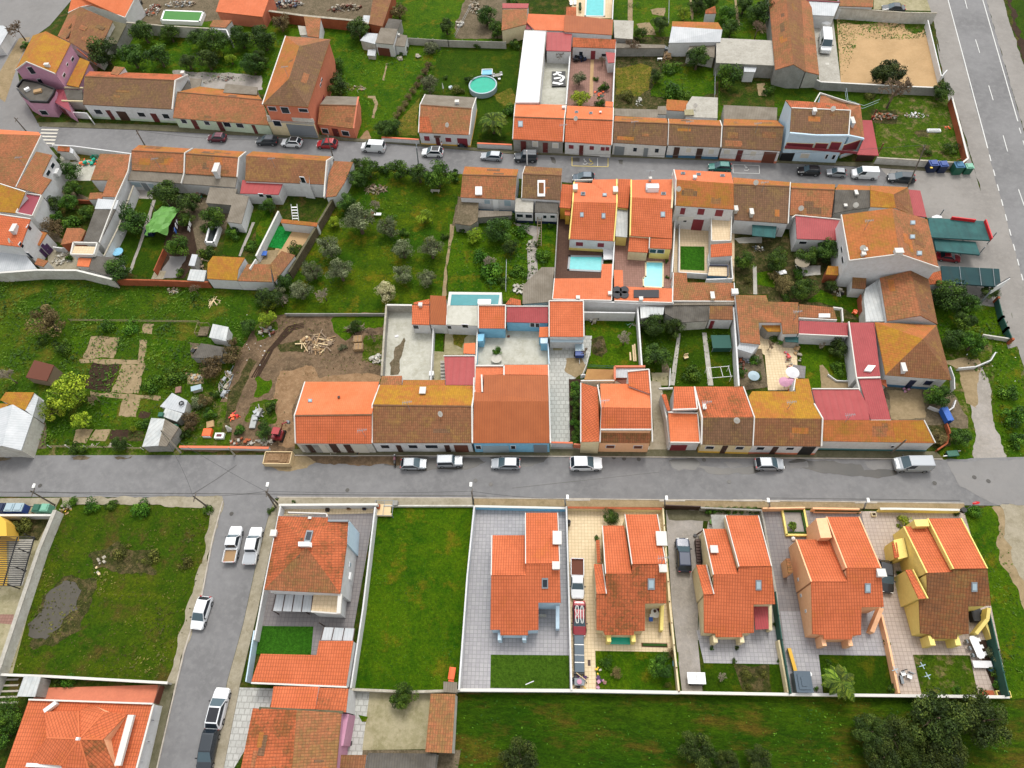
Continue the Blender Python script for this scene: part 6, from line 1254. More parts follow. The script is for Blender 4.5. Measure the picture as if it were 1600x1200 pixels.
b=B(OB,'mottled orange roofed room beside the empty concrete yard',1030,180,OB);b.rf([('newb',[(976,106,3.2),(1084,108,3.2),(1084,230,2.6),(974,226,2.6)])],ov=.04);b.win((985,232,1015,252));b.ch(1030,112,.5,.5,.6);b.rf([('newb',[(985,90,3.0),(1084,68,3.4),(1084,102,3.2),(985,102,3.0)])],ov=.02)
b=B(OB,'plain brown roofed room squeezed beside the raised pool',1140,150,OB);b.rf([('brownmetal',[(1088,46,3.6),(1186,50,3.6),(1192,112,3.4),(1190,230,2.6),(1088,226,2.6)])],ov=.04)
b=B(OB,'stained white flat roof below the raised teal pool',1290,180,OB);b.rf([('yard',[(1195,110,2.9),(1386,112,2.9),(1386,236,2.8),(1190,228,2.8)])],ov=.02);b.bar([(1190,230,2.9),(1195,108,2.9)],.15,.2);b.win((1198,235,1220,252),(1290,228,1325,245))
b=B(OB,'square tiled roof with white rim over a sky blue wall',1470,190,OB);b.rf([('newb',[(1394,112,3.3),(1556,112,3.3),(1554,252,2.8),(1390,250,2.8)])],wm='skyblue',ov=.02);b.bar([(1390,250,3.0),(1390,106,3.5),(1560,106,3.5),(1558,252,3.0)],.22,.35)
b=B('pool','raised rectangular pool with white rim and teal water at the court edge',1370,70,'pool');b.rf([(CS,[(1206,24,2.6),(1536,28,2.6),(1534,112,2.6),(1195,110,2.6)])],ov=.0);V=[tuple(G(x,y,2.64)) for x,y in((1222,40),(1522,42),(1512,110),(1214,108))];mk('water',V,[(0,3,2,1)],'poolteal',b.e);b.bar([(1386,85,3.2),(1468,85,3.2)],.9,.3,PW,name='cover')
shed('small orange porch roof in the weedy court',[(1300,346),(1370,342),(1370,412),(1296,408)],2.0,'newplain')
b=B('shed','sky blue niche wall with planter ledge at the court corner',1400,310,'shed');b.rf([('skyblue',[(1386,288,1.9),(1428,285,1.9),(1420,330,1.9),(1386,332,1.9)])],wm='skyblue',ov=.01)
# allotment huts
o(0,450)
b=B('garden_hut','low hut with one rust red sheet roof in the allotments',250,540,'shed');b.rf([('rust',[(214,450,2.4),(338,482,2.4),(292,582,1.9),(160,558,1.9)])],wm=OW,ov=.05)
b=B('barn','white ridged metal barn with orange mossy lean-to at the left street corner',100,850,'barn')
b.rf([(WM,[(80,728,4.2),(205,800,3.0),(132,1015,3.0),(14,986,4.2)]),(WM,[(80,728),(14,986),(-200,1010,3.0),(-150,800,3.0)])],wm=WD,ov=.05);b.rf([('mossy',[(36,650,3.2),(212,652,3.2),(158,764,2.8),(60,726,3.0),(0,700,2.8)])],ov=.04);b.rf([('mossy',[(-120,716,3.0),(60,724,3.0),(-20,790,2.8),(-140,790,2.8)])],ov=.04);b.rf([(WM,[(212,655,3.0),(240,685,2.6),(205,800,2.6),(158,764,2.8)])],ov=.02)
shed('blue white flat lidded hut beside a wire pen',[(1330,224),(1428,244),(1412,332),(1306,308)],2.0,'silver','white')
shed('dark sheet covered scrap hut above the brown thicket',[(1255,345),(1400,370),(1385,440),(1195,435)],1.7,FD,GW);
b=B('shack','whitewashed scrap shack with an old tyre on its roof',1090,740,'shed');b.rf([(WM,[(1075,655,2.0),(1172,705,2.0),(1150,782,1.8),(1000,740,1.8)])],wm=WD,ov=.04);g=G(1135,722,2.1);V=[];Fc=[];P=[(g.x+.32*math.cos(t*.4),g.y+.32*math.sin(t*.4),2.2) for t in range(17)];tubem(P,[.1]*17,V,Fc,6);mk('old_tyre',V,Fc,'tyre',b.e)
shed('grey plank roofed middle shack between two white shacks',[(1035,750),(1145,785),(1105,835),(1010,800)],1.8,'silver',GW);
b=B('shack','large patched corrugated shack with green corner posts at the roadside',1010,920,'shed');b.rf([('silver',[(945,812,2.4),(1030,818,2.6),(990,985,2.2),(888,992,2.0)])],wm=GW,ov=.03);b.rf([('fibre',[(1030,818,2.6),(1118,870,2.2),(1040,990,2.0),(990,985,2.2)])],wm=GW,ov=.03);b.block('post',1015,800,1.6,.7,.7,.6,'greenbin');b.block('post',1105,870,1.6,.5,.5,.6,'greenbin')
o(0,0,1)
VG='villas in the southern row'
def villa(label,wm,fm,f,bl,br,tl,tr,tfr,lfr,lfl,fr,poly,chims,skyq,dorm=None,back='newb',zr=5.9,ze=4.5,dm='newb',trimcol=CS):
 """bl..lfl: low rear slope (back-left, back-right, front-right, front-left);tl,tr,tfr,tfl: tall rear slope;poly: remaining eave outline"""
 b=B('villa',label,*f,'villa',VG)
 tfl=poly['tfl']
 # front slope
 pts=[(*lfl,zr),(*lfr,),(*tfl,),(*tfr,zr+.65),(*fr,ze)]+[tuple(p) for p in poly['eave']]
 pts[1]=(lfr[0],lfr[1]);pts[2]=(tfl[0],tfl[1])
 b.rf([(fm,pts)],wm=wm,ov=.12)
 b.rf([(back,[(*bl,3.4),(*br,3.4),(*lfr,zr+.06),(*lfl,zr+.06)])],wm=wm,ov=.06)
 b.rf([(back,[(*tl,4.0),(*tr,4.0),(*tfr,zr+.72),(*tfl,zr+.72)])],wm=wm,ov=.06)
 b.bar([(*tl,4.1),(*tfl,zr+.8)],.15,.25,trimcol);b.bar([(*tr,4.05),(*tfr,zr+.76)],.14,.2,back if 0 else trimcol)
 b.bar([(*bl,3.45),(*lfl,zr+.1)],.16,.2,trimcol)
 if dorm: b.rf([(dm,[(*dorm[0],3.5),(*dorm[1],3.6),(*dorm[2],5.05),(*dorm[3],4.95)])],wm=wm,ov=.05);b.bar([(*dorm[1],3.8),(*dorm[2],5.2)],.15,.25,trimcol)
 for c in chims: b.ch(*c)
 if skyq: b.sky(*skyq)
 return b
def pl(*a): return a
c32=lambda x,y:(800+x/4,700+y/4);c33=lambda x,y:(1200+x/4,700+y/4)
b=villa('villa with light blue trim and clean orange roofs on grey paving','bluewall','newb',(820,960),c32(-125,545),c32(80,545),c32(84,405),c32(286,405),c32(298,720),c32(84,795),c32(-130,795),c32(306,966),
 {'tfl':c32(85,722),'eave':[c32(165,966),c32(165,1136),c32(100,1140),c32(100,1170),c32(-72,1170),c32(-75,1136),c32(-136,1136)]},[(c32(282,570)[0],c32(282,570)[1],1.0,1.6,.9),(c32(275,740)[0],c32(275,740)[1],.8,.8,.7)],(*c32(186,812),*c32(226,878),'glass'))
for a,c in ((c32(285,985),c32(285,1130)),): b.bar([(*a,2.6),(*c,1.4)],.45,1.3,'skyblue' if 0 else 'bluewall',name='wing_wall')
b.block('porch_pillar',*c32(80,1195),0,.45,.9,2.2,'bluewall');b.block('porch_pillar',*c32(-70,1195),0,.45,.9,2.2,'bluewall')
b.block('porch_bench',*c32(190,1050),0,1.0,.3,.45,CO)
b=villa('villa with weathered mottled front roof and cream walls beside the red car','cream','neworn',(985,960),c32(565,485),c32(702,485),c32(706,415),c32(908,415),c32(962,722),c32(748,785),c32(585,785),c32(966,970),
 {'tfl':c32(750,725),'eave':[c32(832,972),c32(830,1142),c32(762,1146),c32(762,1170),c32(580,1168),c32(570,1142),c32(528,1138),c32(526,910),c32(590,913)]},[(c32(930,575)[0],c32(930,575)[1],1.2,1.7,.9,'cream'),(c32(940,758)[0],c32(940,758)[1],.8,.8,.7,'cream')],(*c32(848,815),*c32(892,885)),
 (c32(512,725),c32(565,725),c32(590,910),c32(528,910)))
b.rf([('newb',[(*c32(525,575),2.6),(*c32(548,575),2.8),(*c32(553,715),2.8),(*c32(532,718),2.6)])],wm='cream',ov=.02);b.bar([(*c32(940,980),2.6),(*c32(935,1140),1.4)],.4,1.3,'yellow',name='wing_wall');b.block('porch_pillar',*c32(598,1205),0,.5,.9,2.2,'yellow');b.block('porch_pillar',*c32(748,1205),0,.5,.9,2.2,'yellow');b.block('porch_pool',*c32(672,1200),.0,2.6,1.1,.4,'poolgreen')
b=villa('villa with clean orange roofs and cream walls beside the navy car','cream','newb',(1150,960),c32(1195,505),c32(1335,505),c32(1332,422),c32(1540,422),c32(1622,738),c32(1412,785),c32(1258,790),c32(1645,975),
 {'tfl':c32(1418,740),'eave':[c32(1510,978),c32(1512,1155),c32(1440,1158),c32(1440,1182),c32(1275,1182),c32(1270,1160),c32(1200,1155),c32(1198,915),c32(1262,915)]},[(c32(1590,600)[0],c32(1590,600)[1],1.1,1.6,.9),(c32(1258,640)[0],c32(1258,640)[1],.8,.8,.8)],(*c32(1522,825),*c32(1558,888)),
 (c32(1152,730),c32(1215,730),c32(1262,912),c32(1198,915)))
b.rf([(RM,[(*c32(1508,982),2.6),(*c32(1598,980),2.6),(*c32(1605,1130),2.3),(*c32(1522,1135),2.3)])],nowall=True);b.bar([(*c32(1612,985),2.6),(*c32(1615,1140),1.4)],.4,1.3,'cream',name='wing_wall');b.block('porch_pillar',*c32(1248,1210),0,.5,.9,2.2,'cream');b.block('porch_pillar',*c32(1410,1210),0,.5,.9,2.2,'cream');b.block('flat_roof',*c32(1300,470),2.6,2.2,2.2,.2,GW)
b=villa('villa with peach walls and tall pale gable flank above the black car','peach','newb',(1320,960),c33(175,572),c33(382,572),c33(366,430),c33(568,430),c33(705,750),c33(495,835),c33(270,835),c33(724,992),
 {'tfl':c33(490,750),'eave':[c33(584,995),c33(582,1168),c33(526,1172),c33(526,1196),c33(350,1196),c33(345,1168),c33(278,1162)]},[(c33(655,595)[0],c33(655,595)[1],1.3,1.5,.9,'peach'),(c33(700,785)[0],c33(700,785)[1],.9,.8,.6)],(*c33(604,845),*c33(640,905)),trimcol='peach')
b.win(*[(*c33(x,y),*c33(x+16,y+16)) for x,y in ((180,815),(198,915),(228,1012))],m='glasspale') ;b.rf([('worn',[(*c33(112,690),2.4),(*c33(138,690),2.6),(*c33(158,778),2.6),(*c33(128,785),2.4)])],wm='peach',ov=.02);b.rf([('peach',[(*c33(300,440),4.6),(*c33(366,436),4.6),(*c33(400,560),5.0),(*c33(330,562),5.0)])],wm='peach',ov=.02);b.bar([(*c33(710,1000),2.6),(*c33(650,1150),1.2)],.5,1.3,'peach',name='wing_wall');b.block('porch_pillar',*c33(310,1225),0,.5,1.1,2.2,'peach');b.block('porch_pillar',*c33(470,1225),0,.5,1.1,2.2,'peach')
b=villa('villa with yellow walls and dark weathered brown front roof at the row end','yellow','villaold',(1490,960),c33(848,490),c33(995,488),c33(998,440),c33(1206,438),c33(1370,752),c33(1152,775),c33(992,780),c33(1394,985),
 {'tfl':c33(1158,755),'eave':[c33(1252,990),c33(1256,1162),c33(1182,1166),c33(1182,1192),c33(1030,1192),c33(1020,1165),c33(952,1158),c33(944,942),c33(998,944)]},[(c33(1268,540)[0],c33(1268,540)[1],1.4,1.4,1.0,'yellow'),(c33(1372,768)[0],c33(1372,768)[1],.9,.8,.6,'yellow')],(*c33(1270,838),*c33(1306,898)),
 (c33(860,762),c33(905,760),c33(998,940),c33(942,942)),trimcol='yellow')
b.rf([('yellow',[(*c33(785,575),2.8),(*c33(850,560),2.8),(*c33(875,680),2.8),(*c33(815,695),2.8)])],wm='yellow',ov=.02);b.rf([('newb',[(*c33(775,590),2.6),(*c33(805,590),2.9),(*c33(820,680),2.9),(*c33(792,690),2.6)])],wm='yellow',ov=.02);b.rf([('yellow',[(*c33(912,448),4.6),(*c33(998,446),4.6),(*c33(1010,488),4.6),(*c33(925,490),4.6)])],wm='yellow',ov=.02);b.bar([(*c33(1380,1000),2.6),(*c33(1372,1070),2.0),(*c33(1300,1160),1.2)],.4,1.2,'yellow',name='wing_wall');b.block('porch_pillar',*c33(970,1222),0,.6,1.1,2.2,'yellow');b.block('porch_pillar',*c33(1125,1222),0,.6,1.1,2.2,'yellow');b.block('grill',*c33(1280,1050),0,1.2,1.6,1.0,'black')
# white hipped villa
o(400,700)
b=B('villa','white villa with big ribbed hipped roof, pergola and beige roof terrace',330,900,'villa')
ap=(315,618);b.rf([('neworn',[(140,425,5.8),(50,886,5.8),(*ap,8.0),(325,610,8.0)]),('neworn',[(448,435,5.8),(140,425),(325,610),(450,490,6.5)]),('neworn',[(575,462,5.8),(450,462,6.2),(450,490),(325,610),ap,(526,910,5.8),(568,600,5.8)]),('worn',[(50,886),(526,910),ap])],ov=.2)
b.flat('solar_panel',0,0,0,0,'glass',.2,quad=[(318,520),(360,522),(342,595),(300,590)],frame=SG);b.flat('solar_tank',280,592,348,620,PW,.5);b.ch(120,540,.7,.7,.9);b.ch(340,440,.3,.2,.3) 
b.bar([(200,402,5.8),(440,410,5.8),(445,430,5.8)],.2,.5);b.bar([(450,455,6.2),(578,455,6.2)],.25,.3,SG);b.rf([('bluewall',[(572,452,5.6),(582,452,5.6),(572,600,5.6),(562,600,5.6)])],wm='bluewall',ov=0)
b.rf([('tantile',[(360,915,3.4),(525,918,3.4),(515,1030,3.4),(345,1020,3.4)])],ov=.0);b.bar([(95,900,3.4),(525,920,3.4)],.2,.3);b.bar([(345,1022,3.5),(515,1035,3.5)],.25,.5,up=.2);b.bar([(526,912,5.4),(516,1035,5.0)],.5,.4)
b.block('aircon',592,808,1.6,.4,.9,.8,PW);b.win((575,700,600,760),m='glasspale')
def pergola(label,q,z,n,posts):
 b=B('pergola',label,q[0][0],q[0][1],'pergola');b.rf([(WM,[(p[0],p[1],z) for p in q])],nowall=True,th=.04)
 for i in range(n+1):
  t=i/n;a=(q[0][0]+(q[1][0]-q[0][0])*t,q[0][1]+(q[1][1]-q[0][1])*t,z);c=(q[3][0]+(q[2][0]-q[3][0])*t,q[3][1]+(q[2][1]-q[3][1])*t,z);b.bar([a,c],.1,.12,DW,name='rafter')
 for x,y in posts: b.block('post',x,y,0,.1,.1,z-.05,DW)
pergola('pergola of five white cloth bays under the hipped villa terrace',[(125,915),(355,920),(345,1025),(103,1018)],2.8,4,[(145,1040),(335,1040)])
pergola('small three bay white pergola beside the bright lawn square',[(425,1120),(618,1128),(606,1204),(405,1200)],2.5,3,[(430,1115),(610,1215)])
o(400,900)
b=B(OB,'orange l shaped garage roof below the bright lawn square',250,600,OB);b.rf([('newb',[(395,405,2.9),(608,405,2.9),(562,690,2.9),(0,662,2.9),(-30,660,2.9),(30,486,2.9),(378,494,2.9)])],ov=.04);b.bar([(-30,668,3.0),(570,694,3.0)],.25,.4)
b=B('house','long ribbed orange roofed house with mossy cross ridge at the bottom edge',300,1000)
b.rf([('newb',[(110,690,4.0),(390,692,4.0),(370,832,4.4),(90,826,4.4)])],ov=.02);b.rf([('neworn',[(390,698,3.6),(578,704,3.6),(562,852,4.2),(370,832,4.2)])],ov=.02)
b.rf([('neworn',[(255,838,5.6),(215,1330,5.6),(-120,1330,4.2),(-20,826,4.2)]),('worn',[(255,838),(535,856,4.4),(490,1330,4.4),(215,1330)])],ov=.05,wm='pink');b.bar([(20,826,4.4),(545,852,4.4)],.3,.15,MK);b.rf([('pink',[(540,860,3.2),(580,862,3.2),(545,1060,3.2),(512,1070,3.2)])],wm='pink',ov=.01)
b=B(OB,'small brown tiled roof at the bottom edge beside the grey shade',600,1160,OB);b.rf([('old',[(525,1118,2.8),(690,1118,2.8),(670,1300,2.8),(505,1300,2.8)])],ov=.03)
b=B(OB,'narrow brown tiled shed roof between the weedy slab and the field wall',1160,900,'shed');b.rf([('worn',[(1092,735,2.6),(1246,738,2.6),(1224,1108,3.0),(1058,1100,3.0)])],wm=WD,ov=.04)
shed('dark ribbed shade roof at the bottom edge',[(700,1105),(1130,1110),(1100,1300),(670,1300)],2.4,FD,GW);shed('little pale planked hut at the corner of the green plot',[(1172,660),(1258,664),(1255,730),(1170,725)],1.8,'fibre',GW)
o(0,900)
b=B('villa','large bright orange villa roof with star of ridges and white gutter beam',500,1050,'villa')
L=lambda x,y,z:(x,y,z)
b.rf([('newb',[(180,775,2.6),(955,800,2.6),(850,1250,2.6),(820,1400,2.6),(-40,1400,2.6),(20,1230,2.6)])],ov=.05)
def star(c,tris):
 for m,t in tris: b.rf([(m,[t[0],t[1],t[2]]+([t[3]] if len(t)>3 else []))],wm='newb',ov=.0)
cc=(495,1018,5.1)
b.rf([('newb',[cc,(488,842,4.3),(280,848,3.3),(290,1010,4.3)]),('newb',[cc,(290,1010,4.3),(170,1170,3.1),(380,1185,3.9)]),('newb',[cc,(380,1185,3.9),(440,1290,3.5),(560,1230,3.7)]),('neworn',[cc,(560,1230,3.7),(712,1195,3.1),(645,1020,4.3)]),('newb',[cc,(645,1020,4.3),(800,860,2.7),(655,848,3.9)]),('newb',[cc,(655,848,3.9),(575,802,2.5),(488,842,4.3)])],ov=0,wm='peach')
for p in ((290,1010,4.3),(380,1185,3.9),(560,1230,3.7),(645,1020,4.3),(655,848,3.9),(488,842,4.3)): b.bar([cc,p],.16,.1,'newplain',name='ridge_tiles',up=.04)
b.block('finial',495,1018,7.0,.3,.3,.4,PW);b.bar([(820,868,3.7),(735,1185,3.7)],.75,.4,CS,name='gutter_beam');b.bar([(180,772,2.9),(955,798,2.9)],.25,.3);b.bar([(275,845,3.3),(350,790,3.1)],.5,.6,'white');b.bar([(165,1180,3.3),(390,1190,3.3)],.4,.5,'white');b.win((935,862,965,940),(905,1008,945,1062),(868,1125,895,1190));b.bar([(960,800,2.7),(855,1200,2.7)],.3,.25)
shed('grey sheet cover beside the salmon terrace',[(150,625),(255,630),(218,755),(105,752)],2.2,'silver',GW)
o(0,700)
def barred():
 b=B('pergola','black barred pergola frame over the ochre yard at the left edge',80,720,'pergola');z=2.5
 for i in range(24):
  t=i/23;b.bar([(-120-60*t,556+306*t,z),(216-88*t,556+306*t,z)],.09,.08,'black',name='slat')
 for x0,x1 in ((216,128),(110,20),(0,-100)): b.bar([(x0,556,z-.05),(x1,862,z-.05)],.12,.12,'black',name='beam')
 for x,y in ((225,570),(190,660),(165,770),(125,880),(0,880)): b.block('post',x,y,0,.12,.12,z-.05,'black')
barred()
b=B('house','ochre walled house fragment at the left edge below the recycling bins',0,470);b.rf([('ochre',[(-160,425,2.6),(0,425,2.6),(38,460,2.6),(42,550,2.6),(-160,550,2.6)])],wm='ochre',ov=.02)
o(0,0)
b=B('house','white walled yard building at the far left edge of the junction',-60,220);b.rf([(WM,[(-200,150,2.4),(20,160,2.4),(60,185,2.4),(0,285,2.4),(-200,300,2.4)])],ov=.02)
o(0,0)
wall('white wall and gate beside the pink corner house',[(445,700),(540,705),(570,745)],1.5,.2,'white')
wall('concrete wall behind the green pool and orange tiles',[(790,140),(1010,160),(1310,178)],2.6,.25,WD,'stonecap')
wall('white post wall at the right end of the orange trees',[(1310,178),(1415,185),(1435,235)],2.4,.25,'white')
o(400,0)
wall('low yellow and white wall with orange coping left of the palm cottage',[(785,858),(1018,872)],1.1,.25,'white','capred')
wall('low yellow and white wall with orange coping in front of the palm',[(1382,895),(1600,905)],1.1,.25,'white','capred')
wall('grey boarded fence above the wading pool lawn',[(920,235),(1200,252),(1560,262)],1.6,.1,CO,**FE,posts=(3,.15,CO))
wall('thin post fence climbing past the rubble strip',[(1240,215),(1345,20)],1.2,.06,SG,**FE)
o(800,0)
wall('white dividing wall between the tarp yard and the terracotta garden',[(372,205),(358,400),(338,650)],2.0,.25,'white')
wall('white dividing wall right of the terracotta garden',[(650,250),(640,420),(630,670)],1.9,.25,'white')
wall('white wall beside the swimming pool terrace',[(635,-40),(628,120)],2.2,.2,'white')
wall('green mesh fence between the leafy plot and the citrus corner',[(1272,420),(1270,590)],1.5,.05,SG,**FE)
wall('thin fence along the middle north garden',[(985,-60),(980,140)],1.4,.06,SG,**FE)
o(1200,0)
wall('long weathered white wall along the top of the sand lot',[(425,48),(850,78),(1055,82)],2.4,.2,WD,'stonecap')
wall('white wall along the right side of the sand lot',[(1000,125),(1085,478),(1120,436)],1.5,.2,'white')
wall('grey wall between the sand lot and the grassy corner lot',[(225,455),(330,512),(760,535),(1100,550)],1.8,.2,GW,CS)
wall('brick wall with white coping along the roadside of the grassy lot',[(1150,605),(1200,790),(1250,990),(1212,1020)],1.6,.2,'brick',CS)
wall('white and grey street wall in front of the grassy corner lot',[(680,985),(1210,1018)],1.5,.2,WD,'stonecap')
wall('teal glazed lean-to frame behind the pale blue house',[(490,550),(500,625),(600,660),(700,620)],1.4,.06,'glasspale',**FE)
wall('concrete boundary wall beside the long barn yard',[(405,108),(425,50)],2.2,.2,'white')
o(0,200)
wall('tall white street wall with gate beside the little lodge',[(325,105),(460,112),(820,160)],2.0,.22,'white')
wall('white side wall of the leafy yard under the two storey house',[(350,310),(290,400),(200,565)],2.4,.2,'white')
wall('long pale perimeter wall below the left houses',[(-200,905),(0,905),(230,888),(480,890),(700,945)],2.4,.25,WD,CS)
wall('rust red brick wall below the soil yard',[(720,945),(960,950),(1300,962)],1.6,.25,'brick')
wall('short brick wall between the lawn and the soil yard',[(1020,755),(960,890)],1.4,.15,'brick')
wall('short brick garden wall inside the leafy yard',[(470,448),(560,452)],1.0,.15,'brick')
wall('white curved coping wall above the gravel yard',[(330,742),(390,750),(460,712),(500,715)],1.2,.2,'white')
wall('white wall right of the lawn with the clothes dryer',[(835,360),(740,620),(650,800)],2.2,.2,'white','stonecap')
o(400,200)
wall('white garden wall dropping beside the green turf',[(140,520),(0,800)],1.8,.22,'white',CS)
wall('dark ivy covered wall along the slanting orchard boundary',[(600,245),(545,350),(480,440),(330,690),(205,900)],1.9,.3,JG,MK)
wall('thin boundary wall under the orchard grass',[(180,1160),(815,1160)],.7,.15,GW)
wall('wire fence beside the yellow lit garden',[(1565,820),(1560,1010)],1.3,.05,SG,**FE)
o(800,200)
wall('yellow white wall beside the dark decking',[(290,500),(265,940)],1.8,.15,GW)
wall('white wall between the two pool yards',[(640,705),(628,940)],2.0,.2,'white')
wall('white wall right of the light swimming pool yard',[(1020,560),(1002,900)],2.0,.2,'white')
wall('white low wall round the little green lawn',[(1048,565),(1044,900),(1225,912)],1.3,.15,'white')
wall('white low wall right of the little green lawn',[(1240,560),(1245,740),(1228,800),(1235,860)],1.2,.2,'white')
wall('white front edge of the tan terrace',[(1215,945),(1380,940),(1370,800)],1.4,.2,'white')
o(400,450)
wall('grey block wall left of the empty concrete yard',[(815,105),(800,300),(785,548)],1.8,.2,GW,'stonecap')
wall('grey rendered wall across the top of the concrete yard',[(818,106),(975,108)],2.0,.2,CO,CS)
wall('white wall between the concrete yard and the planted strip',[(1108,250),(1092,575)],1.6,.15,'white')
wall('pale green rimmed wall beside the sky blue court',[(1385,255),(1375,475)],1.6,.15,'skyblue',CS)
o(800,450)
wall('white wall right of the pale court',[(225,345),(232,475)],1.8,.15,'bluewall')
wall('wide white wall behind the grassy court',[(446,150),(770,155)],2.2,.2,'white')
wall('tall white wall between the grassy court and the orange trees',[(785,115),(812,490)],2.2,.25,'white')
wall('white wall dividing the plots from the patio house',[(1385,120),(1405,400),(1418,610)],2.2,.25,'white')
wall('green mesh low fence below the grassy court',[(475,480),(640,488)],1.0,.06,'tealfence',**FE)
wall('leaning white boards at the drive edge',[(485,400),(465,480),(440,540)],1.3,.1,WD)
wall('white gate wall with tiled top at the white drive',[(245,965),(380,968)],1.5,.15,'white','capred',name='gate',cat='gate')
wall('white alley wall left of the flat orange roof',[(935,660),(965,800),(985,965)],2.2,.2,'white')
wall('white plot kerb wall at the leafy path',[(990,500),(985,610)],1.0,.12,'white')
o(1200,450)
wall('curved white garden edging in the red roof court',[(375,538),(430,578),(500,580)],.4,.12,'white')
wall('white curved wall round the farmhouse garden',[(1190,500),(1300,490),(1395,450),(1425,400)],.7,.15,'white')
wall('white round wall beside the farmhouse citrus',[(1010,738),(1060,758),(1120,770),(1160,745),(1175,700)],.7,.15,'white')
wall('white post rail wall beside the farmhouse gate',[(1140,490),(1165,560),(1168,630)],1.2,.12,'white')
wall('brick rimmed curved wall at the corner of the low white end house',[(1120,845),(1140,900),(1120,970),(1060,1010)],.8,.2,'brick')
wall('white low wall at the lane bend',[(1345,290),(1530,318)],.8,.2,WD)
wall('dark green roadside fence with brick piers',[(1440,60),(1470,180),(1500,250),(1530,320)],1.3,.12,'tealfence',**FE,posts=(3.5,.35,'brick'))
wall('brick garden wall beside the silver corrugated roof',[(580,40),(600,200)],1.5,.15,'brick')
o(0,450)
wall('low street wall with orange tile coping by the digger plot',[(1120,992),(1430,995),(1680,1000)],.8,.25,'white','capred')
wall('rickety rail fence in front of the scrap shacks',[(890,990),(1030,1000)],1.0,.06,'tealfence',**FE,posts=(2,.1,OW))
wall('wire fence along the roadside allotments',[(300,985),(640,990),(880,998)],.8,.04,OW,**FE,posts=(2.4,.08,WC))
wall('wire fence crossing the upper allotments',[(430,195),(1240,205)],.7,.03,OW,**FE,posts=(4,.07,OW))
# southern boundary walls (full px)
o(0,0,1)
wall('grey crumbling wall between the yard pergola and the flooded lot',[(86,797),(60,860),(40,920),(0,1040),(-20,1090)],1.7,.45,WD,CO)
wall('white street wall behind the recycling bins',[(-40,805),(80,805)],1.4,.2,'white',CS)
wall('patchy white wall below the flooded lot',[(0,1054),(80,1057),(262,1067)],1.2,.2,WD,CS)
wall('rust brown fence at the end of the salmon terrace',[(249,1071),(240,1099)],1.4,.1,'rust',**FE)
wall('white wall along the side street beside the hipped villa',[(438,791),(412,920),(397,1000)],1.6,.2,'white')
wall('white front wall of the hipped villa',[(436,789),(590,788)],1.5,.22,'white',CS)
wall('grey blue lower wall of the side street garage',[(397,985),(384,1065)],1.6,.15,'bluewall')
wall('white wall between the hipped villa and the green plot',[(586,792),(567,950),(548,1075)],1.6,.2,'white')
wall('low front kerb wall of the green plot',[(600,790),(740,790)],.5,.2,WD)
wall('white left wall of the grey paved villa',[(741,790),(730,900),(717,1078)],1.6,.2,'white')
wall('sky blue front wall of the grey paved villa',[(742,791),(790,792),(884,794)],1.2,.2,'skyblue',CS)
wall('white wall between the grey and the cream paved lots',[(885,791),(889,930),(893,1078)],1.6,.2,'white')
wall('brick railed front wall of the cream paved villa',[(887,793),(1036,795)],1.2,.2,'cream','brick')
wall('cream wall with rusty posts beside the navy car drive',[(1036,793),(1046,940),(1061,1080)],1.5,.2,'cream',posts=(2.2,.12,'rust'))
wall('brown slatted front fence of the navy car drive',[(1040,789),(1095,791)],1.5,.12,DW,**FE)
wall('grey front wall with hedge behind it',[(1095,793),(1190,797)],1.2,.2,GW)
wall('dark slim fence between the navy car lot and the peach lot',[(1190,797),(1206,900),(1212,930)],1.4,.1,GW,**FE)
wall('tall green screen fence beside the peach villa drive',[(1212,925),(1222,1000),(1236,1083)],1.9,.12,'tealfence',**FE,posts=(2.5,.1,'tealfence'))
wall('cream low wall just left of the green screen fence',[(1217,1000),(1232,1082)],1.3,.2,'cream')
wall('peach front wall with open gate bay',[(1192,794),(1258,793)],1.2,.2,'peach')
wall('peach front wall with planter trough',[(1270,794),(1343,795)],1.2,.22,'peach')
wall('peach garden wall between the palm lawn and the pink drive',[(1378,960),(1390,1010),(1405,1083)],1.2,.25,'peach')
wall('yellow front wall of the yellow villa',[(1375,795),(1398,795),(1505,797)],1.2,.2,'yellow',CS)
wall('tall green screen fence right of the yellow villa',[(1545,950),(1560,1015),(1577,1087)],2.0,.12,'tealfence',**FE,posts=(2.5,.1,'tealfence'))
wall('yellow side wall inside the green screen fence',[(1535,960),(1556,1010)],1.2,.3,'yellow')
wall('long white rear wall behind the first two villa gardens',[(716,1078),(893,1079),(1062,1082)],1.3,.25,'white',CS)
wall('long cream rear wall behind the last three villa gardens',[(1062,1082),(1235,1085),(1410,1087),(1577,1089)],1.2,.22,'cream',CS)
wall('white rear wall above the weedy slab',[(546,1077),(640,1081),(716,1079)],1.3,.2,WD,'stonecap')
wall('brown tile rimmed wall beside the white paved court',[(546,1077),(540,1112),(530,1170)],1.4,.15,'pink')
o(0,700)
p1,t1=pole('wooden pole with white lamp leaning over the road by the recycling bins',345,358,190,268,7,(212,236))
p2,t2=pole('bare wooden pole at the top right corner of the flooded lot',1298,368,1205,300,7,None)
o(400,700)
p3,t3=pole('double braced pole with white lamp at the side street corner',135,350,60,270,8,(72,228));V=[];Fc=[];q=G(125,372);tubem([tuple(q),tuple(t3)],[.12,.09],V,Fc,8);mk('brace',V,Fc,'pole',p3)
p4,t4=pole('slim pole with white lamp at the corner of the green plot',1358,345,1348,270,7,(1343,228))
o(800,700);p5,t5=pole('short grey post with white lamp at the light blue wall',335,355,330,318,3.5,(347,306),arms=False,m=SG,name='street_lamp',cat='street lamp')
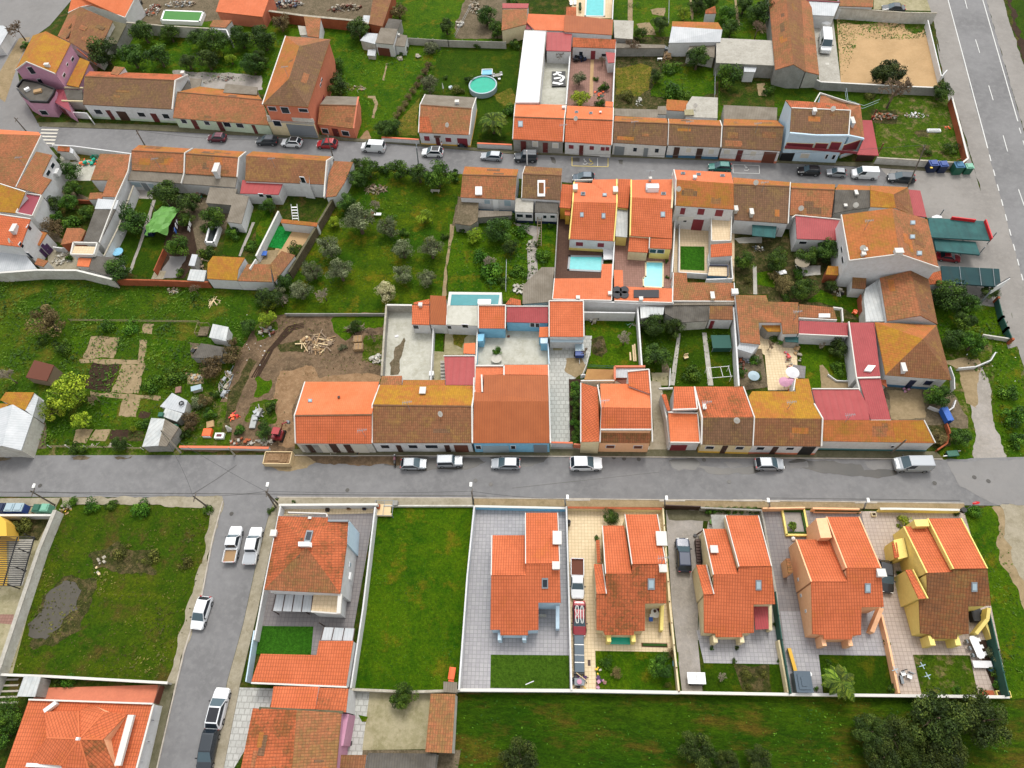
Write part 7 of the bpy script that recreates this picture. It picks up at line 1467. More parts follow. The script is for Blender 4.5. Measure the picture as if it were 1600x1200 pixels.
pole('short grey post with white lamp at the navy car lot corner',955,360,955,320,3.5,(966,312),arms=False,m=SG,name='street_lamp',cat='street lamp')
o(1200,700);pole('short grey post with white lamp between the two peach walls',600,378,615,340,3.5,(626,326),arms=False,m=SG,name='street_lamp',cat='street lamp')
pole('short grey post with white lamp left of the planter wall',10,372,8,338,3.5,(2,326),arms=False,m=SG,name='street_lamp',cat='street lamp')
wire('thin overhead cable from the bin pole to the lot corner pole',t1,t2);wire('thin overhead cable crossing the side street mouth',t2,t3);wire('long thin cable in front of the green plot',t3,t4);wire('long thin cable above the villa front walls',t4,t5)
o(0,0);q1,u1=pole('wooden pole leaning over the north street before the parapet roofs',915,925,850,812,8);pole('slim dark pole at the zebra crossing corner',185,845,90,735,7)
o(400,0);q2,u2=pole('dark pole beside the red hatchback',486,1000,445,845,8);q3,u3=pole('grey metal pole in the road before the palm cottage',1016,1028,1000,898,7,m=SG)
o(800,0);pole('thin white pole beside the dark grey jeep',95,1030,92,940,5,m=PW,arms=False)
wire('thin cable along the left north street',u1,u2);wire('thin cable above the white van',u2,u3)
o(1200,0);q4,u4=pole('tall dark pole casting over the dark estate car',870,1180,985,905,9)
o(0,450);q5,u5=pole('grey concrete pole beside the patched shack',1130,1030,1005,890,8,m='stonecap');pole('short leaning pole at the orange coped wall',1468,1045,1428,998,3,arms=False,m='stonecap')
o(1200,450);pole('brown pole in front of the low white end house',765,1035,862,950,8,arms=False)
o(1200,700)
def sign(x,y,h,label):
 b=G(x,y);e=empty('road_sign',label,'road sign',(b.x,b.y,0));V=[];Fc=[];tubem([tuple(b),(b.x,b.y,h)],[.05,.05],V,Fc,8);mk('post',V,Fc,SG,e)
 n=Vector((-.35,.75,.55)).normalized();c=Vector((b.x,b.y,h));V=[];Fc=[];tubem([tuple(c-n*.02),tuple(c+n*.02)],[.42,.42],V,Fc,20);mk('disc',V,Fc,'redpaint',e)
 u=n.orthogonal().normalized();v=n.cross(u);V=[];Fc=[];V=[tuple(c+n*.03+Vector((a,0,0))+ (Vector((0,0,1))-n*n.z).normalized()*bq) for a,bq in((-.3,-.08),(.3,-.08),(.3,.08),(-.3,.08))];mk('bar',V,[(0,1,2,3)],PW,e)
sign(1235,385,2.6,'red round no entry sign above the grassy corner of the yellow villa')
o(1200,0);sign(1150,1060,2.4,'red round road sign among the recycling containers')
def bins(label,x,y,m,lid,rz=0,s=1.0,z=0): 
 return prop('recycling_container',label,'container',x,y,[('body',m,[(0,0,.08,1.25*s,1.2*s,1.35*s)]),('lid',lid,[(0,0,1.43*s,1.32*s,1.27*s,.14),(0,0,1.57*s,.9*s,.9*s,.12)]),('wheel','tyre',[('c',-.45*s,-.5*s,0,.1,.12),('c',.45*s,-.5*s,0,.1,.12)])],rz,z)
bins('dark blue container with a yellow flap nearest the grassy lot gate',1008,1065,'bluedark','blueplastic',.05,1.15);bins('plain dark blue container next to the yellow flapped one',1070,1068,'bluedark','blueplastic',.05,1.1);bins('teal green container under the round road sign',1165,1078,'greenbin','bluebase',.02,1.2);bins('green igloo container at the very corner of the brick wall',1232,1078,'greenbin','mintbin',.0,1.0)
for x,y,m in ((1020,1050,'yellowpaint'),): g=G(x,y,1.8);V,Fc=boxm((g.x,g.y,1.85),(.4,.3,.05));mk('flap',V,Fc,m,bpy.data.objects['recycling_container'])
o(0,700)
bins('dark blue recycling bin at the left end of the roadside row',45,392,'blueplastic','bluedark',0,1.0);bins('grey lidded blue bin second in the roadside row',103,392,'blueplastic','glasspale',0,.98);bins('grey lidded blue bin beside the cardboard bundle',160,392,'blueplastic','glasspale',0,.98);bins('mint green bin with open top in the roadside row',268,395,'mintbin','greenbin',0,.9);bins('mint green bin against the crumbling wall',318,392,'mintbin','mintbin',0,.9)
heap('cardboard and bags tucked between blue and green bins',215,395,.35,.35,10,('cardboard',PW,'rust'),.8,.4);heap('small red and yellow litter heap at the wall corner',410,395,1.2,.6,26,('rust','cardboard',PW,'yellowpaint','wood'),.4,.3)
for (x,y,l) in ((300,388,0),(1310,415,0)): pass
wire('cable sagging across the cross street to the shack pole',t2,u5,1.2);wire('cable from the double braced pole to the grey shack pole',t3,u5,1.5);wire('cable over the north street towards the red hatchback',u1,u2,1.6);wire('cable above the orchard street hedge',u3,u4,2.5)
o(0,0);car('hatch','cburg',1300,858,1412,862,'burgundy hatchback in front of the mint terrace')
o(400,0);car('suv','cdark',5,880,135,882,'dark green black car left of the black roofed white car');car('hatch','cwhite',162,888,286,895,'white hatchback with black roof beside the garage shutter house',roof='black');car('hatch','cred',382,898,508,902,'red hatchback parked beside the low salmon cottage')
car('van','cwhite',662,918,808,926,'white panel van with side windows at the north kerb');car('hatch','cwhite',1038,950,1170,955,'white car with black roof in front of the palm cottage',roof='black');car('estate','csilver',1405,972,1540,980,'silver estate car opposite the blue based house')
o(800,0);car('jeep','cdark',15,985,158,985,'dark grey jeep before the grey fronted house');car('hatch','cslate',378,1112,516,1112,'slate blue hatchback waiting beside the orange villa wall');car('estate','cteal',1228,1040,1372,1045,'teal green estate car beside the white painted bay')
o(1200,0);car('suv','cblack',185,1065,325,1072,'black car in front of the pale blue house');car('hatch','csilver',370,1072,488,1082,'small silver hatchback right of the black car');car('van','cwhite',522,1085,685,1092,'white car derived van beneath the red canopy');car('estate','cdark',748,1105,918,1118,'dark blue grey estate car crossed by the tall pole shadow')
car('sedan','cdark',712,50,855,56,'dark grey car parked in the walled yard at the top edge');car('bigvan','cwhite',360,350,350,198,'white panel van standing beside the long barn')
o(400,450);car('hatch','csilver',1065,1098,905,1100,'silver hatchback with tinted windscreen by the motorbike');car('jeep','csilver',1292,1082,1132,1086,'boxy silver off road car with square cabin')
o(400,700);car('estate','csilver',1470,95,1652,98,'silver estate car outside the sky blue fronted house')
o(800,700);car('suv','cwhite',562,98,362,100,'white car alone beside the peach fronted house');car('hatch','csilver',1695,100,1522,100,'small silver car in the damp patch of the cross street',s=1.0)
o(1200,700);car('van','csilver',792,104,1012,104,'silver van outside the low white end house',s=1.08)
o(0,700);car('pickup','cwhite',1480,498,1435,712,'white pickup with open wooden load bed at the side street top',s=1.0);car('dcab','cwhite',1605,512,1562,716,'white pickup with covered bed on the right of the open one',s=1.0);car('hatch','cwhite',1228,1125,1290,938,'white hatchback parked halfway down the side street',s=1.05)
o(0,900);car('suv','cwhite',1395,710,1335,950,'white car with black sunroof low on the side street',roof='solar',s=1.06);car('estate','cdark',1272,1215,1325,970,'charcoal estate car at the bottom of the side street',s=1.06)
o(800,700);car('suv','cnavy',1062,568,1078,775,'navy car on the bare concrete drive of the cream villa',s=1.03)
car('flatbed','cwhite',410,928,408,706,'old white truck with rusty empty load bed on the cream drive',s=1.0)
e=car('sedan','cwreck',422,1158,420,975,'battered red car with white digits painted on its roof',s=.98)
def digits(e):
 for pts in ([(1.5,-.42),(2.1,-.5),(3.1,-.5),(3.6,-.42),(3.6,-.25),(3.1,-.14),(2.1,-.14),(1.5,-.25),(1.5,-.42)],[(1.5,.18),(2.1,.12),(2.5,.2),(3.1,.12),(3.6,.2),(3.6,.42),(3.1,.52),(2.55,.42),(2.1,.52),(1.5,.42),(1.5,.18)],[(2.5,.2),(2.52,.44)]):
  V=[];Fc=[]
  for a,b in zip(pts,pts[1:]): barm((a[0]+.0,a[1],1.47),(b[0],b[1],1.47),.12,.03,V,Fc)
  mk('painted_digit',V,Fc,WL,e,org=(0,0,0))
digits(e)
o(1200,700);car('suv','cblack',742,905,722,702,'black car in the shade between the peach and yellow villas')
o(1200,200);car('sedan','cwreck',1188,812,1072,798,'dark red car with yellow bonnet under the torn green net',s=.85)
o(800,450);prop('trailer','small blue covered trailer on the white drive','trailer',420,420,[('body','blueplastic',[(0,-.3,.45,1.3,1.0,.75)]),('cover','glasspale',[(0,.65,.45,1.3,1.3,.85)]),('wheel','tyre',[(-.72,0,0,.18,.6,.6),(.72,0,0,.18,.6,.6)]),('drawbar',SG,[(0,-1.3,.4,.08,1.1,.08)])])
o(400,450)
prop('mini_digger','small red digger parked beside the salmon renovated house','digger',150,930,[('track','tyre',[(-.6,0,0,.35,1.9,.5),(.6,0,0,.35,1.9,.5)]),('body','cwreck',[(0,-.1,.5,1.4,1.5,.55),(-.35,-.55,1.05,.6,.5,.3)]),('cabin','glass',[(.05,.05,1.05,.9,.9,.9)]),('cabin_roof','cred',[(.05,.05,1.95,1.1,1.1,.1)]),('arm','cwreck',[('t',[(.3,.7,.9),(.7,1.3,2.0),(1.1,1.9,1.5)],[.13,.12,.1])]),('bucket',SG,[(1.1,2.0,.9,.5,.4,.5)])],-.1)
prop('skip','rusty steel skip full of brown soil at the kerb','skip',150,1078,[('side',BS,[(0,.95,0,4.0,.1,1.1),(0,-.95,0,4.0,.1,1.1),(-2.0,0,0,.1,2.0,1.1),(2.0,0,0,.1,2.0,1.1)]),('floor','rust',[(0,0,.05,3.9,1.8,.1)]),('soil','rawearth',[(0,0,.15,3.8,1.75,.7),(-.5,.1,.8,1.9,1.1,.22),(.8,-.2,.8,1.2,.9,.16)])],0)
heap('rubble sprinkled over the soil in the skip',150,1072,1.6,.6,26,('rawearth','dirt',CO),1.1,.35,.1)
def moto(label,x,y,rz,c='black'):
 prop('motorbike',label,'motorbike',x,y,[('wheel','tyre',[(0,-.68,0,.1,.6,.6),(0,.68,0,.1,.6,.6)]),('frame',c,[(0,0,.35,.28,.9,.35)]),('tank','cburg' if c=='black' else c,[(0,.15,.7,.3,.5,.2)]),('seat','black',[(0,-.35,.68,.26,.6,.12)]),('handlebar',SG,[('t',[(-.35,.5,.95),(0,.55,1.0),(.35,.5,.95)],[.03,.03,.03])]),('headlight','lamp',[(0,.72,.75,.16,.12,.16)])],rz)
moto('black motorbike standing left of the silver hatchback',872,1085,0.1);o(800,700);moto('small dark motorbike by the yellow pillar terrace',912,1022,.5)
o(400,0);moto('dark scooter outside the maroon garage of the palm cottage',1290,925,1.3,'cslate');person('person in dark jacket bending over the scooter by the maroon garage',1288,898,'black',DW,'black',3.0);person('person in white top standing behind the black roofed white car',1166,930,WC,'purple','black',1.6)
o(400,450);person('person in blue overalls working outside the renovated salmon house',522,1022,'blueplastic','bluedark','black',0.2,1.2)
heap('white bags and boards beside the blue clad worker',630,1030,.5,.25,8,(PW,'cardboard','black'),.4,.45,.1,'building materials','bag_pile');heap('white plank and sheets on the pavement by the worker',465,1025,1.2,.2,4,(PW,),.3,.6,1,'building materials','plank_pile')
def pool(label,pts,m,rim=CS,h=.06,rw=.35):
 P=[G(*p) for p in pts];e=empty(SW,label,'pool',(P[0].x,P[0].y,0));V=[];Fc=[]
 for a,b in zip(P,P[1:]+P[:1]): A=a.copy();Bq=b.copy();A.z=Bq.z=h+.06;d=(Bq-A).normalized()*rw/2;barm(A-d,Bq+d,rw,h+.1,V,Fc)
 mk('rim',V,Fc,rim,e);V=[(p.x,p.y,.08) for p in P];n=len(V);a=sum(V[i][0]*V[(i+1)%n][1]-V[(i+1)%n][0]*V[i][1] for i in range(n));f=tuple(range(n)) if a>0 else tuple(range(n))[::-1];mk('water',V,[f],m,e);return e
o(800,0);pool('turquoise pool with white surround at the top edge',[(466,-60),(580,-60),(576,104),(457,102)],'poolblue')
prop('sun_lounger','pair of white loungers left of the top edge pool','lounger',382,25,[('bed',PW,[(-.45,0,.3,.6,1.7,.08),(.4,.1,.3,.6,1.7,.08)]),('leg',SG,[(-.45,-.6,0,.5,.06,.3),(-.45,.6,0,.5,.06,.3),(.4,-.6,0,.5,.06,.3),(.4,.6,0,.5,.06,.3)])]);prop('shrub_trough','green hedge trough beside the top edge pool','planter',425,60,[('trough','cream',[(0,0,0,.6,2.6,.5)]),('plants','citrus',[(0,y*.4-1,.45,.5,.4,.5,y*.7) for y in range(6)])])
o(0,0);pool('green algae covered pool with white rim in the rubble yard',[(1040,88),(1282,98),(1258,158),(1020,148)],'algae',PW,.9,.4)
e=bpy.data.objects['swimming_pool.001'];
for c in e.children:
 if c.name.startswith('water'): c.location.z=.85
o(800,200);pool('long turquoise pool set in dark decking',[(360,802),(566,805),(561,898),(352,888)],'poolblue',SG);pool('l shaped pale blue pool in the terracotta patio',[(835,838),(945,840),(942,1000),(822,993),(820,940),(836,930)],'poollight','cream',.05,.25)
o(0,200);pool('long dark water tank with white rim between garden trees',[(1325,640),(1385,640),(1350,738),(1300,735)],'murky',PW,1.0,.3)
for c in bpy.data.objects['swimming_pool.004'].children:
 if c.name.startswith('water'): c.location.z=.7
o(400,0)
g=G(1421,560,0);e=empty('wading_pool','round above ground pool with green water on the lawn','pool',(g.x,g.y,0));V=[];Fc=[];n=28;r=2.9
V=[(g.x+q*math.cos(2*math.pi*i/n),g.y+q*math.sin(2*math.pi*i/n),z) for q,z in ((r,0),(r+.05,1.2),(r-.2,1.22),(r-.25,1.0)) for i in range(n)];Fc=[(k*n+i,k*n+(i+1)%n,(k+1)*n+(i+1)%n,(k+1)*n+i) for k in range(3) for i in range(n)];mk('wall',V,Fc,'glasspale',e);V=[(g.x+(r-.2)*math.cos(2*math.pi*i/n),g.y+(r-.2)*math.sin(2*math.pi*i/n),1.02) for i in range(n)];mk('water',V,[tuple(range(n))],'poolgreen',e)
prop('pool_deck','blue and white plastic step platform behind the round pool','pool platform',1446,470,[('deck','skyblue',[(0,0,.6,2.2,1.5,.12)]),('rail',PW,[(-1.1,0,.3,.1,1.6,.6),(1.1,0,.3,.1,1.6,.6),(0,.8,.3,2.2,.1,.6)]),('leg',PW,[(-.9,-.6,0,.12,.12,.6),(.9,-.6,0,.12,.12,.6),(.9,.6,0,.12,.12,.6),(-.9,.6,0,.12,.12,.6)])])
prop('patio_set','grey and white garden table set right of the round pool','table set',1512,488,[('table',GW,[(0,0,.7,1.2,.9,.06)]),('leg',SG,[(0,0,0,.12,.12,.7)]),('chair',PW,[(-.8,.3,.4,.5,.5,.08),(.8,.4,.4,.5,.5,.08),(.2,-.9,.4,.5,.5,.08),(-.8,.55,.4,.5,.06,.5),(.8,.65,.4,.5,.06,.5)])],.2)
prop('wading_tub','small white round tub on the bright lawn','tub',1218,552,[('tub',PW,[('c',0,0,0,.45,.35)]),('water','glasspale',[('c',0,0,.3,.38,.07)])]);prop('parasol','closed white parasol on the lawn behind the cottage','parasol',1173,575,[('pole',SG,[('c',0,0,0,.03,2.2)]),('cloth',PW,[('c',0,0,.9,.18,1.2,.04)])])
heap('white plastic scraps on the grass below the brick shed',900,372,1.0,.7,8,(PW,),.3,.6,0,'litter','plastic_scrap');heap('single white sack on the grass right of the shed',1018,355,.45,.6,4,(PW,),.5,.8,0,'sack','sack')
heap('wooden frames and planks beside the dark shrub',630,558,1.8,.8,26,(OW,'wood',PW),.5,.5,.7,'wood pile','wood_pile')
heap('long scrap heap of rubble and sheet metal at the top edge',200,30,3.5,1.4,90,(OW,PW,'rust',SG,'bluedark',CO),.9,.7);heap('second scrap heap of frames beside the top edge shed',560,55,3.6,1.4,80,(OW,PW,'rust',JG,GW),.8,.7)
heap('white rubble strip behind the thin post fence',1370,40,1.2,3.2,60,(CO,OW,PW,JG),.5,.6);heap('white sheets by the rubble strip fence foot',1280,155,1.2,.8,14,(PW,WD),.5,.8,.2)
o(0,0);heap('rubble and timber heaped beside the green pool',960,65,1.8,2.4,80,(CO,'brick',OW,'rust',WD),.8,.6);heap('grey rubble heap above the green pool',1130,30,3.6,1.3,90,(CO,PW,OW,SG),.7,.6)
prop('tarp_stack','black tarpaulin covered stack beside the orange roof','tarp',850,60,[('tarp','black',[(0,0,0,2.0,5.0,.8),(.3,.5,.8,1.2,2.0,.3)]),('plank','bluedark',[(.6,-2,.8,.3,1.6,.1)])]);heap('pots and broken crates between orchard and mint house',1395,490,2.6,1.0,60,(PW,CO,'terracotta',GW),.6,.4)
heap('white clutter along the rear wall of the mint house',1290,515,1.4,.5,20,(PW,CO),.6,.4)
o(800,0);prop('tarp_stack','black and white flapping tarp laid on the yard floor','tarp',292,500,[('tarp','black',[(0,0,.0,2.9,4.8,.35)]),('fold',PW,[(-.6,1.4,.35,1.2,.5,.1,.5),(.5,.8,.36,1.5,.45,.1,-.6),(-.3,0,.37,1.4,.5,.1,.2),(.6,-.7,.36,1.1,.6,.1,.9),(-.5,-1.6,.35,1.6,.6,.1,-.3),(.4,-1.9,.37,1.0,.4,.1,.4),(0,1.9,.36,1.2,.35,.1,-.2),(1.0,.1,.36,.6,.6,.1,.1)])])
heap('dark bags heap in the corner of the terracotta garden',420,375,1.3,.8,26,('black','bluedark','black'),1.1,.7,0,'bag pile','bag_pile');heap('wooden pallets and scrap beside the citrus tree',970,360,.8,1.0,24,('wood',OW,'cardboard'),1.0,.7,.4,'pallet pile','pallet_pile');heap('broken sheets thrown under the pale barn',1000,310,2.2,.7,30,(WD,SG,OW),.8,.9,.4)
heap('brown boards leaning at the plot corner',870,335,1.6,.5,20,('rust',OW),.9,.7,.6,'wood pile','wood_pile');prop('bench','white stone bench against the flowers','bench',922,378,[('seat',PW,[(0,0,.4,1.0,.4,.1)]),('leg',PW,[(-.4,0,0,.1,.35,.4),(.4,0,0,.1,.35,.4)])])
heap('potted flowers scattered in the terracotta garden',545,590,1.2,1.0,20,('terracotta','rust','greenbin','orangeplastic'),.5,.35,0,'flower pots','flower_pots');heap('grey stone fountain bits behind the brown terrace row',790,640,.6,1.6,16,(CO,WD),.8,.5,.1,'stone pile','stone_pile')
o(1200,0)
prop('storage_tank','bulging white water tank behind the parked white van','tank',350,165,[('tank',PW,[('c',0,0,0,1.25,1.2),('c',0,0,1.2,1.25,.35,.7)]),('cap',SG,[('c',0,0,1.5,.25,.15)])])
heap('stones and timber heaped under the bare tree',725,735,2.4,.9,70,(OW,CO,'wood','brick'),.8,.5,.4,'stone pile','stone_pile');heap('white prunings scattered on the grassy lot',930,725,2.3,.8,40,(WC,OW,'twiggrey'),.25,.4,.6,'brush pile','brush_pile');prop('boat_hull','upturned white dinghy on the grassy lot','boat',1033,822,[('hull',PW,[(0,0,0,2.4,.7,.35),(0,0,.35,2.0,.4,.15)]),('keel',SG,[(0,0,.5,1.8,.05,.05)])],-.05);heap('orange plastic barrier on the grassy lot',1122,800,.5,.4,5,('orangeplastic',),.4,.5,0,'plastic barrier','plastic_barrier')
prop('wood_barrow','dark grey cart against the pale blue house','cart',295,985,[('box',JG,[(0,0,.4,1.7,.7,.7)]),('wheel','tyre',[(-.6,-.4,0,.5,.1,.5),(.6,-.4,0,.5,.1,.5)])]);prop('drain_cover','small pale slab on the concrete strip by the white van','slab',370,400,[('slab',WD,[(0,0,0,.7,.7,.05)])])
o(0,200);heap('orange and turquoise toys strewn in the white yard',565,222,2.0,.7,22,('orangeplastic','orangeplastic','poolgreen'),.6,.7,.2,'toys','toy_pile');heap('turquoise tarp bundle in the white yard',595,185,.7,.7,8,('mintbin','poolgreen'),.7,.7,0,'tarp','tarp_bundle')
heap('pots and clutter beside the leafy yard path',380,380,.6,2.0,30,(PW,'terracotta','skyblue',GW),.6,.35,0,'flower pots','flower_pots');heap('white rubble piled on the gravel yard',390,820,1.8,1.4,60,(PW,CO,WD),.5,.4,.2);heap('timber offcuts in the leafy yard',380,640,1.8,.9,26,(OW,'wood'),.3,.4,.8,'wood pile','wood_pile')
e=prop('gazebo','bright lime green gazebo cloth sagging over blue boxes','gazebo',1005,590,[('post',SG,[('c',-1.9,-2.6,0,.05,2.2),('c',1.9,-2.6,0,.05,2.2),('c',-1.6,2.6,0,.05,2.2),('c',1.9,2.4,0,.05,2.2)]),('tub','bluedark',[(-1.0,-3.0,0,1.6,1.0,.8)])])
g=G(1008,575,2.2);rr=random.Random(5);V=[];Fc=[];N=9
for i in range(N):
 for j in range(N):
  u=i/(N-1)-.5;v=j/(N-1)-.5;V.append((g.x+u*4.2+v*.8+rr.uniform(-.15,.15),g.y+v*6.4+rr.uniform(-.15,.15),2.1+.9*(1-abs(u)*1.7)*(1-abs(v)*1.2)+rr.uniform(-.22,.22)-(.5 if abs(u)+abs(v)>.85 else 0)))
for i in range(N-1):
 for j in range(N-1): k=i*N+j;Fc.append((k,k+N,k+N+1,k+1))
mk('cloth',V,Fc,'limetarp',e)
prop('table','round blue topped garden table on the lawn','table',750,790,[('top','skyblue',[('c',0,0,.7,.95,.06)]),('leg',PW,[('c',0,0,0,.06,.7)]),('base',PW,[('c',0,0,0,.4,.05)])]);prop('stool','beige stool beside the round blue table','stool',705,778,[('seat','sand',[(0,0,.35,.7,.6,.08)]),('leg',OW,[(0,0,0,.4,.4,.35)])])
prop('clothes_dryer','folding clothes dryer on the lawn','clothes dryer',768,690,[('arm',PW,[('t',[(-1,-.6,1.2),(1,.5,1.25)],[.03,.03]),('t',[(-.9,.6,1.2),(.9,-.5,1.25)],[.03,.03]),('t',[(0,-.9,1.2),(0,.9,1.25)],[.03,.03])]),('pole',PW,[('c',0,0,0,.04,1.25)])])
prop('washing','blue and white washing hanging beside the gazebo','laundry',1125,645,[('line',SG,[('t',[(-.4,-1.6,1.6),(.3,1.6,1.6)],[.015,.015])]),('cloth',WC,[(-.1,.2,.8,.06,.9,.8),(.1,1.1,.9,.06,.6,.7)]),('towel','bluetarp',[(-.3,-.9,.8,.06,.9,.8)])],.3);prop('washing','white washing on the narrow path behind the gazebo','laundry',1205,640,[('line',SG,[('t',[(0,-1.6,1.6),(0,1.6,1.6)],[.015,.015])]),('cloth',WC,[(0,-.8,.8,.06,.7,.8),(0,.3,.9,.06,.9,.7)])],.1)
heap('red and green garden clutter under the brown garden roof',1255,430,1.0,1.2,30,('rust','greenbin','terracotta',OW),.8,.5);heap('scrap timber beside the flat white sheet store',1245,850,1.4,1.4,36,(OW,SG,JG),.8,.6,.5,'wood pile','wood_pile');heap('rubble tipped against the rust red brick wall',1088,1022,1.1,.8,34,(CO,PW,OW),.4,.4,.3);heap('yellow cut canes lying on the field',1345,1080,1.2,1.2,14,(BS,),.2,.7,1,'cane pile','cane_pile')
o(400,200);prop('table','blue topped table at the corner of the white wall','table',50,800,[('top','bluetarp',[(0,0,.7,1.6,1.0,.06)]),('leg',SG,[(-.6,0,0,.08,.6,.7),(.6,0,0,.08,.6,.7)])]);prop('bench','white concrete bench under the big round orchard bush','bench',1122,402,[('seat',CO,[(0,0,.4,1.7,.5,.1)]),('leg',CO,[(-.6,0,0,.12,.45,.4),(.6,0,0,.12,.45,.4)])],-.05)
heap('twig and timber heap in the upper orchard',742,388,2.3,1.1,70,(OW,'twiggrey','dirt'),.6,.5,.7,'brush pile','brush_pile');prop('garden_cart','rusty cart with white lid in the orchard','cart',765,552,[('tray',PW,[(0,0,.5,1.3,.6,.12)]),('frame','rust',[(-1.0,0,.2,.6,1.2,.4)]),('pipe',WC,[('t',[(-1.6,1.4,.3),(-.8,.6,.4)],[.06,.06])])],-.05)
o(800,200);heap('white tank bits along the narrow garden path',115,745,.5,1.3,14,(PW,CO),.8,.6,.1);heap('pile of stones at the foot of the narrow path',60,1010,1.6,1.2,40,(CO,WD,PW),.5,.5,.1,'stone pile','stone_pile');prop('ladder','old wooden ladder lying down the garden slope','ladder',172,640,[('rail',OW,[('t',[(-.35,-4,.4),(-.35,4,2.0)],[.05,.05]),('t',[(.35,-4,.4),(.35,4,2.0)],[.05,.05])]),('rung',OW,[(0,-3.8+i*.5,.45+i*.1,.7,.06,.05) for i in range(16)])])
prop('pool_cover','folded white pool cover and table at the decking corner','table',600,800,[('cover',WC,[(0,0,.5,1.7,2.6,.15)]),('leg',SG,[(-.7,-1,0,.1,.1,.5),(.7,-1,0,.1,.1,.5),(.7,1,0,.1,.1,.5),(-.7,1,0,.1,.1,.5)]),('frame','black',[(0,1.5,0,1.7,.1,1.0)])]);heap('scrap and chairs under the green awning',1440,630,1.2,.5,14,(WD,'rust',SG),.8,.4);heap('white scooter shaped clutter in the brown yard',1545,760,1.0,.8,16,(PW,SG),.8,.45)
o(1200,200);prop('umbrella','round brown sunshade among the yard shrubs','parasol',1560 if 0 else 190,885,[('top','twiggrey',[('c',0,0,2.0,1.2,.15,.2)]),('pole',SG,[('c',0,0,0,.04,2.1)])]);heap('white garden furniture jumble beside the small wash house',430,1030,1.2,.9,20,(PW,WD,'black'),.8,.5,.3,'furniture pile','furniture_pile');prop('cloth_sheet','white sheet spread on the ground beside the brown shrubs','sheet',82,905,[('sheet',PW,[(0,0,.0,1.6,.8,.12,.2),(.5,.1,.1,.6,.6,.1,.5)])]);heap('orange garden toy beside the brick garden wall',540,1160,.6,.35,4,('orangeplastic',),.5,.6,0,'toy','toy_pile')
o(400,450);heap('loose pile of pale planks and poles in the dirt lot',380,345,2.6,1.7,90,(OW,'wood',BS,OW),.7,.8,.85,'wood pile','wood_pile');
for i,(x,y,l) in enumerate(((642,330,'stack of brown pallets behind the nearer stack'),(646,378,'stack of brown pallets nearest the mud'))): prop('pallet_stack',l,'pallet stack',x,y,[('slat','cardboard',[(0,-.5+j*.25,.15*k+.05*0,1.5,.18,.1) for j in range(5) for k in range(5)]),('runner',OW,[(dx,0,.15*k+.1,.12,1.1,.05) for dx in(-.6,0,.6) for k in range(5)])],.05)
heap('broken white concrete lumps beside the yard wall',758,445,1.1,.8,34,(CO,PW,WD),.5,.5,.1);heap('white plastic sheets caught in the left brambles',70,275,1.3,1.0,26,(PW,SG,'rust'),.5,.6,.3,'litter','litter_pile');heap('brush pile behind the pallet stacks',620,262,1.7,.9,60,(OW,'darksoil','twiggrey'),.9,.5,.8,'brush pile','brush_pile')
heap('grey roof sheets leaning at the digger plot',10,800,.5,1.1,14,(WM,GW,SG),.9,.9,.5,'sheet pile','sheet_pile');heap('white blocks dumped beside the digger',70,965,1.2,.6,24,(PW,CO),.6,.5,.1);prop('small_table','white shutter lying in the concrete yard','shutter',880,302,[('panel',WC,[(0,0,.05,.6,.4,.06,.3)])]);prop('water_heater','white box heater at the foot of the concrete yard','heater',1102,552,[('box',PW,[(0,0,0,.7,.8,1.0)]),('vent','black',[('c',0,.15,1.0,.12,.03),('c',0,-.15,1.0,.1,.03)])])
heap('dark round grill on the pale court',1585,302,.35,.3,3,('black','rust'),.3,.4,0,'grill','grill')
prop('planter','leafy plant in a boat shaped white planter on the pale court','planter',1505,455,[('pot',WD,[('c',0,0,0,.5,.7,.85)])])
o(0,450);heap('white sheet metal and frames lying on the slope path',1410,600,.8,2.7,40,(WM,PW,SG,OW),.5,.8,.7,'sheet pile','sheet_pile');prop('wire_pen','rusty wire pen beside the blue white hut','pen',1278,275,[('post',OW,[(-.9,-1,0,.08,.08,1.3),(.9,-1,0,.08,.08,1.3),(.9,1,0,.08,.08,1.3),(-.9,1,0,.08,.08,1.3)]),('rail',OW,[(0,-1,1.2,1.8,.05,.05),(0,1,1.2,1.8,.05,.05),(-.9,0,1.2,.05,2,.05)]),('litter',JG,[(0,0,0,1.6,1.8,.3)])])
heap('dark scrap and tarps spread above the brown thicket',1290,400,2.4,.9,60,('bluedark','black',SG,OW),.9,.6,.3);prop('planter_box','orange and white box planter by the roadside','planter',1305,912,[('box','orangeplastic',[(0,0,0,1.3,1.2,.7)]),('edge',PW,[(0,-.65,0,1.2,.12,.5)])]);prop('planter_box','white box with dark red centre by the roadside','planter',1378,930,[('box',PW,[(0,0,0,1.4,.9,.5)]),('soil','cburg',[(0,0,.5,.8,.4,.06)])]);heap('orange mesh heap above the white boxes',1465,810,.8,.7,14,('orangeplastic','redpaint'),.6,.5,.2,'plastic heap','plastic_heap');prop('slab_stack','pale slab lying above the orange planter','slab',1318,855,[('slab','sand',[(0,0,0,1.1,1.1,.3,.3)])]);prop('garden_statue','white draped garden statue beside the shrub','statue',1438,890,[('base',CO,[(0,0,0,.6,.6,.3)]),('figure',WD,[('c',0,0,.3,.35,1.2,.12)])])
